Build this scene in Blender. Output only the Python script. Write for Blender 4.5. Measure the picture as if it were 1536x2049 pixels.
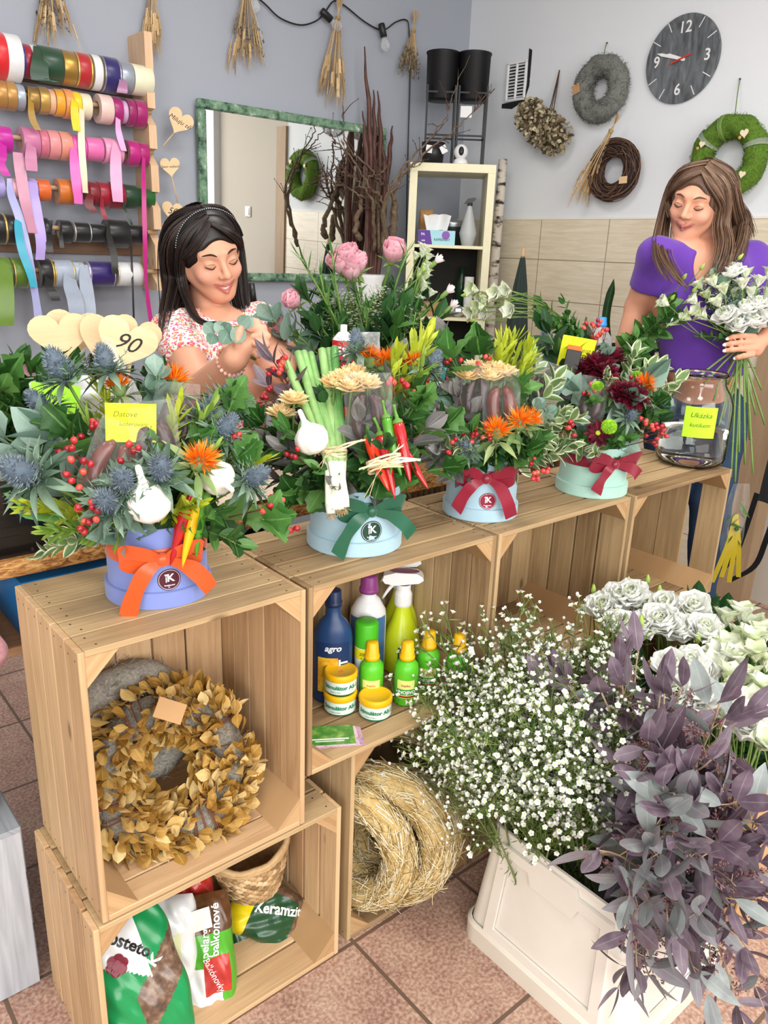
import bpy, math, random
import numpy as np
from mathutils import Vector, Matrix
for o in list(bpy.data.objects):
 bpy.data.objects.remove(o, do_unlink=True)
SC=bpy.context.scene
COL=SC.collection
rnd=random.Random(7)
PI=math.pi
YAW, PITCH, ROLL, FPX=math.radians(40.53), math.radians(18.27), math.radians(2.17), 1579.0
CAM=np.array([-0.33, -1.06, 1.462])
_d=np.array([math.sin(YAW)*math.cos(PITCH), math.cos(YAW)*math.cos(PITCH), -math.sin(PITCH)])
_r0=np.array([math.cos(YAW), -math.sin(YAW), 0.0])
_u0=np.cross(_r0, _d)
VR=math.cos(ROLL)*_r0+math.sin(ROLL)*_u0
VU=-math.sin(ROLL)*_r0+math.cos(ROLL)*_u0
VD=_d
cam=bpy.data.cameras.new('camera')
camo=bpy.data.objects.new('camera', cam)
COL.objects.link(camo)
camo.matrix_world=Matrix(((VR[0], VU[0], -VD[0], CAM[0]), (VR[1], VU[1], -VD[1], CAM[1]), (VR[2], VU[2], -VD[2], CAM[2]), (0, 0, 0, 1)))
cam.sensor_fit='VERTICAL'
cam.sensor_height=36.0
cam.lens=FPX/2049.0*36.0
cam.clip_start=0.02
SC.camera=camo
SC.view_settings.view_transform='Standard'
SC.view_settings.look='None'
SC.view_settings.gamma=1.0
SC.view_settings.use_curve_mapping=False
SC.view_settings.exposure=-0.12
SC.cycles.max_bounces=8
SC.cycles.diffuse_bounces=3
SC.cycles.transparent_max_bounces=16
W=bpy.data.worlds.new('daylight')
SC.world=W
W.use_nodes=True
W.node_tree.nodes['Background'].inputs[0].default_value=(0.92, 0.96, 1.0, 1)
W.node_tree.nodes['Background'].inputs[1].default_value=0.42
def area(name, loc, target, sx, sy, power, color=(1, 1, 1)):
 l=bpy.data.lights.new(name, 'AREA')
 l.shape='RECTANGLE'
 l.size, l.size_y, l.energy, l.color=sx, sy, power, color
 o=bpy.data.objects.new(name, l)
 COL.objects.link(o)
 o.location=loc
 o.rotation_euler=(Vector(target)-Vector(loc)).to_track_quat('-Z', 'Y').to_euler()
 return o
area('shop_window_light', (0.1, -3.4, 1.9), (0.9, 0.2, 0.7), 3.2, 2.2, 160, (1.0, 0.98, 0.95))
area('shop_door_light', (-2.3, -2.3, 1.6), (0.8, -0.2, 0.4), 1.6, 2.0, 85, (1.0, 0.985, 0.96))
area('ceiling_panel_light', (0.3, -0.9, 2.84), (0.3, -0.9, 0), 0.6, 0.6, 20, (1, 0.985, 0.96))
area('ceiling_panel_light', (1.8, -0.7, 2.84), (1.8, -0.7, 0), 0.6, 0.6, 20, (1, 0.985, 0.96))
area('ceiling_panel_light', (1.2, 0.95, 2.84), (1.2, 0.95, 0), 0.6, 0.6, 17, (1, 0.985, 0.96))
area('ceiling_panel_light', (-0.6, 0.6, 2.84), (-0.6, 0.6, 0), 0.6, 0.6, 15, (1, 0.985, 0.96))
def ray(px, py):
 return VD+VR*((px-768.0)/FPX)-VU*((py-1024.5)/FPX)
def at(px, py, x=None, y=None, z=None, d=None):
 q=ray(px, py)
 if d is not None:t=d
 elif x is not None:t=(x-CAM[0])/q[0]
 elif y is not None:t=(y-CAM[1])/q[1]
 else:t=(z-CAM[2])/q[2]
 return CAM+q*t
def depth_of(p):
 return float((np.asarray(p)-CAM)@VD)
def cv(a, b, c):
 v=a*VR+b*VU-c*VD
 return v/np.linalg.norm(v)
def nrm(v):
 v=np.asarray(v, float)
 return v/(np.linalg.norm(v)+1e-12)
def frame(z, up=(0, 0, 1)):
 z=nrm(z)
 x=np.cross(up, z)
 if np.linalg.norm(x)<1e-4:x=np.cross((1, 0.1, 0), z)
 x=nrm(x)
 return np.stack([x, np.cross(z, x), z], 1)
def rotz(a):
 c, s=math.cos(a), math.sin(a)
 return np.array([[c, -s, 0], [s, c, 0], [0, 0, 1.0]])
def rotx(a):
 c, s=math.cos(a), math.sin(a)
 return np.array([[1.0, 0, 0], [0, c, -s], [0, s, c]])
def roty(a):
 c, s=math.cos(a), math.sin(a)
 return np.array([[c, 0, s], [0, 1.0, 0], [-s, 0, c]])
def spline(pts, n=24):
 P=np.asarray(pts, float)
 if len(P)==2:
  return P[0]+(P[1]-P[0])*np.linspace(0, 1, n)[:, None]
 P=np.vstack([2*P[0]-P[1], P, 2*P[-1]-P[-2]])
 m=len(P)-3
 out=[]
 for s in np.linspace(0, m-1e-9, n):
  i=int(s);t=s-i
  a, b, c, e=P[i], P[i+1], P[i+2], P[i+3]
  out.append(0.5*((2*b)+(-a+c)*t+(2*a-5*b+4*c-e)*t*t+(-a+3*b-3*c+e)*t**3))
 return np.array(out)
class Thin(tuple):
 pass
class MB:
 def __init__(self):
  self.V, self.Lp, self.Sz, self.Mt, self.Ti, self.Uv, self.n=[], [], [], [], [], [], 0
  self.sh=False
 def add(self, V, F, mat=0, tint=0.5, uv=None):
  V=np.asarray(V, float).reshape(-1, 3)
  k=len(V)
  if isinstance(F, np.ndarray):
   self.Lp.append((F+self.n).ravel());self.Sz.append(np.full(len(F), F.shape[1]))
   nf=len(F)
  else:
   self.Lp.append(np.array([i+self.n for f in F for i in f], int));self.Sz.append(np.array([len(f) for f in F], int))
   nf=len(F)
  self.Mt.append(np.full(nf, mat) if np.isscalar(mat) else np.asarray(mat))
  self.Ti.append(np.full(k, tint) if np.isscalar(tint) else np.asarray(tint, float))
  self.Uv.append(np.zeros((k, 2)) if uv is None else np.asarray(uv, float))
  self.V.append(V);self.n+=k
  return self
 def g(self, geo, R=None, T=None, s=1.0, mat=0, tint=0.5):
  V, F, uv=geo
  self.sh|=isinstance(geo, Thin)
  V=V*s
  if R is not None:V=V@np.asarray(R).T
  if T is not None:V=V+np.asarray(T)
  return self.add(V, F, mat, tint, uv)
 def many(self, geo, Rs, Ts, ss, mat=0, tints=None):
  V, F, uv=geo
  Rs=np.asarray(Rs);Ts=np.asarray(Ts);N=len(Ts)
  if N==0:return self
  ss=np.asarray(ss, float)
  ss=ss.reshape(N, 1, -1) if ss.ndim else np.full((N, 1, 1), float(ss))
  W_=np.einsum('nij,nvj->nvi', Rs, V[None]*ss)+Ts[:, None, :]
  k=len(V)
  t=np.full(N, .5) if tints is None else np.asarray(tints, float)
  Fa=np.asarray(F) if isinstance(F, np.ndarray) else None
  if Fa is not None:
   FF=(Fa[None]+(np.arange(N)*k)[:, None, None]).reshape(-1, Fa.shape[1])
   self.add(W_.reshape(-1, 3), FF, mat, np.repeat(t, k), np.tile(uv, (N, 1)))
  else:
   for i in range(N):self.add(W_[i], F, mat, t[i], uv)
  return self
 def build(self, name, mats, parent=None, loc=None, smooth=True):
  me=bpy.data.meshes.new(name)
  V=np.vstack(self.V) if self.V else np.zeros((0, 3))
  if loc is not None:V=V-np.asarray(loc)
  Lp=np.concatenate(self.Lp);Sz=np.concatenate(self.Sz)
  me.vertices.add(len(V));me.vertices.foreach_set('co', V.astype(np.float32).ravel())
  me.loops.add(len(Lp));me.loops.foreach_set('vertex_index', Lp.astype(np.int32))
  me.polygons.add(len(Sz))
  st=np.concatenate([[0], np.cumsum(Sz)[:-1]])
  me.polygons.foreach_set('loop_start', st.astype(np.int32))
  me.polygons.foreach_set('material_index', np.concatenate(self.Mt).astype(np.int32))
  me.polygons.foreach_set('use_smooth', np.full(len(Sz), bool(smooth)))
  uvl=me.uv_layers.new(name='UVMap')
  uvl.data.foreach_set('uv', np.vstack(self.Uv)[Lp].astype(np.float32).ravel())
  at_=me.attributes.new('tint', 'FLOAT', 'POINT')
  at_.data.foreach_set('value', np.concatenate(self.Ti).astype(np.float32))
  me.update(calc_edges=True)
  if self.sh and smooth:me.set_sharp_from_angle(angle=math.radians(62))
  for m in (mats if isinstance(mats, (list, tuple)) else [mats]):me.materials.append(m)
  o=bpy.data.objects.new(name, me)
  COL.objects.link(o)
  if parent is not None:o.parent=parent
  if loc is not None:o.location=loc
  return o
def sharp(o, ang=35):
 o.data.set_sharp_from_angle(angle=math.radians(ang))
 return o
def tag(o, label, cat, group=None, kind=None):
 o['label']=label;o['category']=cat
 if group:o['group']=group
 if kind:o['kind']=kind
 return o
def thing(name, label, cat, loc=(0, 0, 0), rz=0.0, group=None):
 o=bpy.data.objects.new(name, None)
 o.empty_display_size=0.05
 COL.objects.link(o)
 o.location=loc;o.rotation_euler=(0, 0, rz)
 return tag(o, label, cat, group)
def struct(o):
 o['kind']='structure'
 return o
def copy_tree(o, parent=None):
 c=o.copy();COL.objects.link(c)
 if parent is not None:c.parent=parent
 for ch in list(o.children):copy_tree(ch, c)
 return c
def cbox(sx, sy, sz, c=0.0, grain=None):
 h=np.array([sx, sy, sz])/2
 c=min(c, h.min()*0.9)
 V, idx=[], {}
 for i in (-1, 1):
  for j in (-1, 1):
   for k in (-1, 1):
    s=np.array([i, j, k])
    for a in range(3):
     p=s*(h-c);p=p.astype(float);p[a]=s[a]*h[a]
     idx[(i, j, k, a)]=len(V);V.append(p)
 F=[]
 q=[(-1, -1), (1, -1), (1, 1), (-1, 1)]
 for a in range(3):
  b, e=(a+1)%3, (a+2)%3
  for s in (-1, 1):
   f=[]
   for (m, n) in q:
    k=[0, 0, 0];k[a]=s;k[b]=m;k[e]=n
    f.append(idx[(*k, a)])
   F.append(f if s>0 else f[::-1])
 if c>0:
  for a in range(3):
   b, e=(a+1)%3, (a+2)%3
   for m in (-1, 1):
    for n in (-1, 1):
     lo=[0, 0, 0];lo[a]=-1;lo[b]=m;lo[e]=n
     hi=list(lo);hi[a]=1
     f=[idx[(*lo, b)], idx[(*hi, b)], idx[(*hi, e)], idx[(*lo, e)]]
     F.append(f if m*n<0 else f[::-1])
  for i in (-1, 1):
   for j in (-1, 1):
    for k in (-1, 1):
     f=[idx[(i, j, k, 0)], idx[(i, j, k, 1)], idx[(i, j, k, 2)]]
     F.append(f if i*j*k>0 else f[::-1])
 V=np.array(V)
 if grain is None:grain=int(np.argmax([sx, sy, sz]))
 o=[a for a in range(3) if a!=grain]
 uv=np.stack([V[:, grain], V[:, o[0]]+V[:, o[1]]], 1)+np.array([rnd.uniform(0, 50), rnd.uniform(0, 50)])
 return V, F, uv
def tube(path, r, n=6, cap=True):
 P=np.asarray(path, float);m=len(P)
 r=np.full(m, r) if np.isscalar(r) else np.asarray(r, float)
 if len(r)!=m:r=np.interp(np.linspace(0, 1, m), np.linspace(0, 1, len(r)), r)
 T=np.gradient(P, axis=0);T/=(np.linalg.norm(T, axis=1, keepdims=True)+1e-12)
 x=np.cross(T[0], (0.3, 0.2, 0.93));x=nrm(x)
 V=[]
 a=np.linspace(0, 2*PI, n, endpoint=False)
 L=0
 uv=[]
 for i in range(m):
  x=x-T[i]*(x@T[i]);x=nrm(x);y=np.cross(T[i], x)
  V.append(P[i]+r[i]*(np.cos(a)[:, None]*x+np.sin(a)[:, None]*y))
  if i:L+=np.linalg.norm(P[i]-P[i-1])
  uv+=[(L, k/n) for k in range(n)]
 V=np.vstack(V)
 F=[[i*n+k, i*n+(k+1)%n, (i+1)*n+(k+1)%n, (i+1)*n+k] for i in range(m-1) for k in range(n)]
 if cap:
  F.append(list(range(n))[::-1]);F.append([(m-1)*n+k for k in range(n)])
 return V, F, np.array(uv)
def lathe(prof, n=32, a0=0.0, a1=2*PI):
 P=np.asarray(prof, float);m=len(P)
 full=abs(a1-a0-2*PI)<1e-6
 k=n if full else n+1
 a=np.linspace(a0, a1, k, endpoint=not full)
 V=np.stack([P[:, None, 0]*np.cos(a), P[:, None, 0]*np.sin(a), np.repeat(P[:, 1:2], k, 1)], -1).reshape(-1, 3)
 F=[]
 for i in range(m-1):
  for j in range(n):
   j2=(j+1)%k
   F.append([i*k+j, i*k+j2, (i+1)*k+j2, (i+1)*k+j])
 uv=np.stack([np.tile(a, m)/(2*PI), np.repeat(P[:, 1], k)], 1)
 return V, np.array(F), uv
def ball(rx, ry=None, rz=None, n=12, m=8):
 ry=rx if ry is None else ry;rz=rx if rz is None else rz
 t=np.linspace(-PI/2, PI/2, m+1)
 V, F, uv=lathe(np.stack([np.cos(t), np.sin(t)], 1), n)
 return V*np.array([rx, ry, rz]), F, uv
def disc(r, n=32, z=0.0, sx=1, sy=1):
 a=np.linspace(0, 2*PI, n, endpoint=False)
 V=np.stack([r*sx*np.cos(a), r*sy*np.sin(a), np.full(n, z)], 1)
 return V, [list(range(n))], V[:, :2]
def prism(poly, h, z=0.0):
 P=np.asarray(poly, float);n=len(P)
 V=np.vstack([np.c_[P, np.full(n, z)], np.c_[P, np.full(n, z+h)]])
 F=[list(range(n))[::-1], [n+i for i in range(n)]]+[[i, (i+1)%n, n+(i+1)%n, n+i] for i in range(n)]
 return V, F, V[:, :2]+V[:, 2:3]
def strip(path, side, w, thick=0.0006):
 P=np.asarray(path, float);S=np.asarray(side, float)
 if S.ndim==1:S=np.repeat(S[None], len(P), 0)
 S=S/(np.linalg.norm(S, axis=1, keepdims=True)+1e-12)
 w=np.full(len(P), w) if np.isscalar(w) else np.interp(np.linspace(0, 1, len(P)), np.linspace(0, 1, len(w)), w)
 T=np.gradient(P, axis=0);N=np.cross(T, S);N/=(np.linalg.norm(N, axis=1, keepdims=True)+1e-12)
 m=len(P);V=[]
 for off in (N*thick/2, -N*thick/2):
  V+=[P+off-S*w[:, None]/2, P+off+S*w[:, None]/2]
 V=np.vstack(V)
 F=[]
 for i in range(m-1):
  F+=[[i, i+1, m+i+1, m+i], [2*m+i, 3*m+i, 3*m+i+1, 2*m+i+1], [i, 2*m+i, 2*m+i+1, i+1], [m+i, m+i+1, 3*m+i+1, 3*m+i]]
 F+=[[0, m, 3*m, 2*m], [m-1, 3*m-1, 4*m-1, 2*m-1]]
 L=np.concatenate([[0], np.cumsum(np.linalg.norm(np.diff(P, axis=0), axis=1))])
 uv=np.vstack([np.c_[L, np.zeros(m)], np.c_[L, np.ones(m)]]*2)
 return Thin((V, F, uv))
def leaf(l, w, ns=6, cup=0.15, bend=0.15, shape='oval', stalk=0.0):
 t=np.linspace(0, 1, ns+1)
 if shape=='oval':k=np.sin(PI*t**0.9)**0.75
 elif shape=='round':k=np.sqrt(np.clip(1-(2*t-1)**2, 0, 1))
 elif shape=='lance':k=np.sin(PI*t**0.75)**1.1
 elif shape=='obov':k=np.sin(PI*t**1.35)**0.8
 elif shape=='heart':k=np.sin(PI*t**0.6)**0.8
 elif shape=='lobed':k=np.sin(PI*t**0.8)**.6*(1+.28*np.cos(t*PI*6))
 elif shape=='strap':k=np.minimum(1, np.minimum(.6+t*3, (1-t)*5+.05))
 else:k=np.ones(ns+1)
 k[0]=max(k[0], 0.06);k[-1]=max(k[-1], 0.04)
 y=t*l
 z=-bend*l*(t**2)+stalk
 V=[]
 for c, u in ((-1, -1), (-.5, -.5), (0, 0), (.5, .5), (1, 1)):
  V.append(np.stack([k*w/2*u, y, z+cup*w*k*(u*u)*0.9], 1))
 V=np.vstack(V);m=ns+1
 F=[[c*m+i, (c+1)*m+i, (c+1)*m+i+1, c*m+i+1] for c in range(4) for i in range(ns)]
 uv=np.vstack([np.c_[np.full(m, u), t] for u in (-1, -.5, 0, .5, 1)])
 return V, np.array(F), uv
def text_geo(s, size=1.0, shear=0.0, align='CENTER', space=1.0, bold=0.0):
 c=bpy.data.curves.new('t', 'FONT')
 c.body=s;c.size=size;c.shear=shear;c.align_x=align;c.align_y='CENTER'
 c.space_character=space;c.offset=bold;c.resolution_u=3;c.fill_mode='FRONT'
 o=bpy.data.objects.new('t', c);COL.objects.link(o)
 dg=bpy.context.evaluated_depsgraph_get()
 me=o.evaluated_get(dg).to_mesh()
 V=np.array([v.co[:] for v in me.vertices]).reshape(-1, 3);F=[list(p.vertices) for p in me.polygons]
 o.evaluated_get(dg).to_mesh_clear()
 bpy.data.objects.remove(o);bpy.data.curves.remove(c)
 return V, F, V[:, :2].copy()
def wrap(geo, r, a0=0.0, z0=0.0, off=0.0005):
 V, F, uv=geo
 a=a0+V[:, 0]/r
 rr=r+off+V[:, 2]
 return np.stack([rr*np.cos(a), rr*np.sin(a), V[:, 1]+z0], 1), F, uv
def grid_geo(w, h, nx=8, ny=4):
 x=np.linspace(-w/2, w/2, nx+1);y=np.linspace(-h/2, h/2, ny+1)
 X, Y=np.meshgrid(x, y)
 V=np.stack([X.ravel(), Y.ravel(), np.zeros(X.size)], 1)
 F=[[j*(nx+1)+i, j*(nx+1)+i+1, (j+1)*(nx+1)+i+1, (j+1)*(nx+1)+i] for j in range(ny) for i in range(nx)]
 return V, np.array(F), V[:, :2].copy()
def srgb(h):
 if isinstance(h, str):
  h=h.lstrip('#');c=[int(h[i:i+2], 16)/255 for i in (0, 2, 4)]
 else:c=list(h)
 return tuple((x/12.92 if x<=0.04045 else ((x+0.055)/1.055)**2.4) for x in c)+(1.0,)
def newmat(name):
 m=bpy.data.materials.new(name);m.use_nodes=True
 nt=m.node_tree
 return m, nt, nt.nodes['Principled BSDF']
def N(nt, t, **kw):
 n=nt.nodes.new(t)
 for k, v in kw.items():
  if hasattr(n, k):setattr(n, k, v)
 return n
def tintmix(nt, cols, noise_amt=0.25, scale=40.0, coord='Object'):
 a=N(nt, 'ShaderNodeAttribute', attribute_name='tint')
 tc=N(nt, 'ShaderNodeTexCoord');nz=N(nt, 'ShaderNodeTexNoise')
 nz.inputs['Scale'].default_value=scale;nz.inputs['Detail'].default_value=3
 nt.links.new(tc.outputs[coord], nz.inputs['Vector'])
 ma=N(nt, 'ShaderNodeMath', operation='MULTIPLY_ADD')
 nt.links.new(nz.outputs[0], ma.inputs[0]);ma.inputs[1].default_value=noise_amt*2;ma.inputs[2].default_value=-noise_amt
 ad=N(nt, 'ShaderNodeMath', operation='ADD')
 nt.links.new(ma.outputs[0], ad.inputs[0]);nt.links.new(a.outputs['Fac'], ad.inputs[1])
 cr=N(nt, 'ShaderNodeValToRGB')
 el=cr.color_ramp.elements
 for i, c in enumerate(cols):
  p=i/max(1, len(cols)-1)
  e=el[i] if i<2 and len(cols)>=2 and i==0 else (el.new(p) if 0<i<len(cols)-1 else el[-1])
  e.position=p;e.color=srgb(c)
 nt.links.new(ad.outputs[0], cr.inputs[0])
 return cr
_mc={}
def mat(name, col, rough=0.5, cols=None, noise_amt=0.12, scale=40, metal=0.0, bump=0.0, bscale=200, spec=0.5, sheen=0.0, trans=0.0, alpha=1.0, ior=1.45, coat=0.0, sss=0.0, aniso=0.0):
 if name in _mc:return _mc[name]
 m, nt, b=newmat(name)
 cr=tintmix(nt, cols or [tuple(max(0, x*.86) for x in _rgb(col)), tuple(min(1, x*1.1) for x in _rgb(col))], noise_amt, scale)
 nt.links.new(cr.outputs[0], b.inputs['Base Color'])
 b.inputs['Roughness'].default_value=rough;b.inputs['Metallic'].default_value=metal
 b.inputs['Specular IOR Level'].default_value=spec;b.inputs['Sheen Weight'].default_value=sheen
 b.inputs['Transmission Weight'].default_value=trans;b.inputs['Alpha'].default_value=alpha
 b.inputs['IOR'].default_value=ior;b.inputs['Coat Weight'].default_value=coat
 if sss:
  b.inputs['Subsurface Weight'].default_value=sss
  b.inputs['Subsurface Radius'].default_value=(0.012, 0.005, 0.003)
  b.inputs['Subsurface Scale'].default_value=0.6
 if bump:
  tc=N(nt, 'ShaderNodeTexCoord');nz=N(nt, 'ShaderNodeTexNoise');nz.inputs['Scale'].default_value=bscale
  nz.inputs['Detail'].default_value=4
  bp=N(nt, 'ShaderNodeBump');bp.inputs['Strength'].default_value=bump;bp.inputs['Distance'].default_value=0.004
  nt.links.new(tc.outputs['Object'], nz.inputs['Vector']);nt.links.new(nz.outputs[0], bp.inputs['Height'])
  nt.links.new(bp.outputs[0], b.inputs['Normal'])
 _mc[name]=m
 return m
def _rgb(h):
 if isinstance(h, str):
  h=h.lstrip('#');return [int(h[i:i+2], 16)/255 for i in (0, 2, 4)]
 return list(h)
def leafmat(name, cols, rough=0.5, edge=None, vein=0.0, transl=0.25, noise_amt=0.2, scale=60, spec=0.4):
 if name in _mc:return _mc[name]
 m, nt, b=newmat(name)
 cr=tintmix(nt, cols, noise_amt, scale)
 out=cr.outputs[0]
 if edge or vein:
  uv=N(nt, 'ShaderNodeUVMap');sp=N(nt, 'ShaderNodeSeparateXYZ');nt.links.new(uv.outputs[0], sp.inputs[0])
  ab=N(nt, 'ShaderNodeMath', operation='ABSOLUTE');nt.links.new(sp.outputs[0], ab.inputs[0])
  mx=N(nt, 'ShaderNodeMix', data_type='RGBA')
  rp=N(nt, 'ShaderNodeMapRange')
  if edge:
   rp.inputs[1].default_value=0.55;rp.inputs[2].default_value=0.8
   mx.inputs[7].default_value=srgb(edge)
  else:
   rp.inputs[1].default_value=0.09;rp.inputs[2].default_value=0.0;rp.inputs[4].default_value=vein
   mx.inputs[7].default_value=srgb([min(1, x*1.25+.06) for x in _rgb(cols[-1])])
  nt.links.new(ab.outputs[0], rp.inputs[0]);nt.links.new(rp.outputs[0], mx.inputs[0])
  nt.links.new(out, mx.inputs[6]);out=mx.outputs[2]
 nt.links.new(out, b.inputs['Base Color'])
 b.inputs['Roughness'].default_value=rough;b.inputs['Specular IOR Level'].default_value=spec
 if transl:
  tr=N(nt, 'ShaderNodeBsdfTranslucent');nt.links.new(out, tr.inputs[0])
  ms=N(nt, 'ShaderNodeMixShader');ms.inputs[0].default_value=transl
  nt.links.new(b.outputs[0], ms.inputs[1]);nt.links.new(tr.outputs[0], ms.inputs[2])
  nt.links.new(ms.outputs[0], nt.nodes['Material Output'].inputs[0])
 _mc[name]=m
 return m
def woodmat(name, dark, light, rough=0.6, streak=14.0, knots=True, plankvar=0.5):
 if name in _mc:return _mc[name]
 m, nt, b=newmat(name)
 uv=N(nt, 'ShaderNodeUVMap');mp=N(nt, 'ShaderNodeMapping');mp.inputs['Scale'].default_value=(2.2, 42, 1)
 nt.links.new(uv.outputs[0], mp.inputs[0])
 n1=N(nt, 'ShaderNodeTexNoise');n1.inputs['Scale'].default_value=1.6;n1.inputs['Detail'].default_value=6;n1.inputs['Distortion'].default_value=1.2
 nt.links.new(mp.outputs[0], n1.inputs['Vector'])
 mp2=N(nt, 'ShaderNodeMapping');mp2.inputs['Scale'].default_value=(4, 9, 1);nt.links.new(uv.outputs[0], mp2.inputs[0])
 n2=N(nt, 'ShaderNodeTexNoise');n2.inputs['Scale'].default_value=1.0;n2.inputs['Detail'].default_value=3
 nt.links.new(mp2.outputs[0], n2.inputs['Vector'])
 at_=N(nt, 'ShaderNodeAttribute', attribute_name='tint')
 s1=N(nt, 'ShaderNodeMath', operation='MULTIPLY');s1.inputs[1].default_value=0.55;nt.links.new(n1.outputs[0], s1.inputs[0])
 s2=N(nt, 'ShaderNodeMath', operation='MULTIPLY_ADD');s2.inputs[1].default_value=0.3;nt.links.new(n2.outputs[0], s2.inputs[0]);nt.links.new(s1.outputs[0], s2.inputs[2])
 s3=N(nt, 'ShaderNodeMath', operation='MULTIPLY_ADD');s3.inputs[1].default_value=plankvar;nt.links.new(at_.outputs['Fac'], s3.inputs[0]);nt.links.new(s2.outputs[0], s3.inputs[2])
 cr=N(nt, 'ShaderNodeValToRGB');e=cr.color_ramp.elements
 e[0].position=0.3;e[0].color=srgb(dark);e[1].position=0.98;e[1].color=srgb(light)
 nt.links.new(s3.outputs[0], cr.inputs[0])
 out=cr.outputs[0]
 if knots:
  vo=N(nt, 'ShaderNodeTexVoronoi');mp3=N(nt, 'ShaderNodeMapping');mp3.inputs['Scale'].default_value=(4.5, 11, 1)
  nt.links.new(uv.outputs[0], mp3.inputs[0]);nt.links.new(mp3.outputs[0], vo.inputs['Vector']);vo.inputs['Scale'].default_value=1.0
  mr=N(nt, 'ShaderNodeMapRange');mr.inputs[1].default_value=0.05;mr.inputs[2].default_value=0.11;mr.inputs[3].default_value=0.65;mr.inputs[4].default_value=0
  nt.links.new(vo.outputs['Distance'], mr.inputs[0])
  mx=N(nt, 'ShaderNodeMix', data_type='RGBA');mx.inputs[7].default_value=srgb([x*.55 for x in _rgb(dark)])
  nt.links.new(mr.outputs[0], mx.inputs[0]);nt.links.new(out, mx.inputs[6]);out=mx.outputs[2]
 nt.links.new(out, b.inputs['Base Color'])
 b.inputs['Roughness'].default_value=rough;b.inputs['Specular IOR Level'].default_value=0.3
 bp=N(nt, 'ShaderNodeBump');bp.inputs['Strength'].default_value=0.25;bp.inputs['Distance'].default_value=0.002
 nt.links.new(n1.outputs[0], bp.inputs['Height']);nt.links.new(bp.outputs[0], b.inputs['Normal'])
 _mc[name]=m
 return m
def clearmat(name, tintc=(1, 1, 1), thick=False, rough=0.03, film=0.22, ior=1.45):
 if name in _mc:return _mc[name]
 m, nt, b=newmat(name)
 if thick:
  b.inputs['Base Color'].default_value=(*tintc, 1);b.inputs['Transmission Weight'].default_value=1
  b.inputs['Roughness'].default_value=rough;b.inputs['IOR'].default_value=ior
 else:
  tr=N(nt, 'ShaderNodeBsdfTransparent');tr.inputs[0].default_value=(*tintc, 1)
  b.inputs['Base Color'].default_value=(0.85, 0.87, 0.88, 1);b.inputs['Roughness'].default_value=0.12
  b.inputs['Specular IOR Level'].default_value=0.9
  tc=N(nt, 'ShaderNodeTexCoord');nz=N(nt, 'ShaderNodeTexNoise');nz.inputs['Scale'].default_value=26;nz.inputs['Detail'].default_value=2
  nt.links.new(tc.outputs['Object'], nz.inputs['Vector'])
  bp=N(nt, 'ShaderNodeBump');bp.inputs['Strength'].default_value=0.9;bp.inputs['Distance'].default_value=0.02
  nt.links.new(nz.outputs[0], bp.inputs['Height']);nt.links.new(bp.outputs[0], b.inputs['Normal'])
  lw=N(nt, 'ShaderNodeLayerWeight');lw.inputs[0].default_value=0.4;nt.links.new(bp.outputs[0], lw.inputs[1])
  mr=N(nt, 'ShaderNodeMapRange');mr.inputs[3].default_value=film*0.45;mr.inputs[4].default_value=min(1, film*2.4)
  nt.links.new(lw.outputs['Facing'], mr.inputs[0])
  ms=N(nt, 'ShaderNodeMixShader');nt.links.new(mr.outputs[0], ms.inputs[0])
  nt.links.new(tr.outputs[0], ms.inputs[1]);nt.links.new(b.outputs[0], ms.inputs[2])
  nt.links.new(ms.outputs[0], nt.nodes['Material Output'].inputs[0])
 _mc[name]=m
 return m

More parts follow.
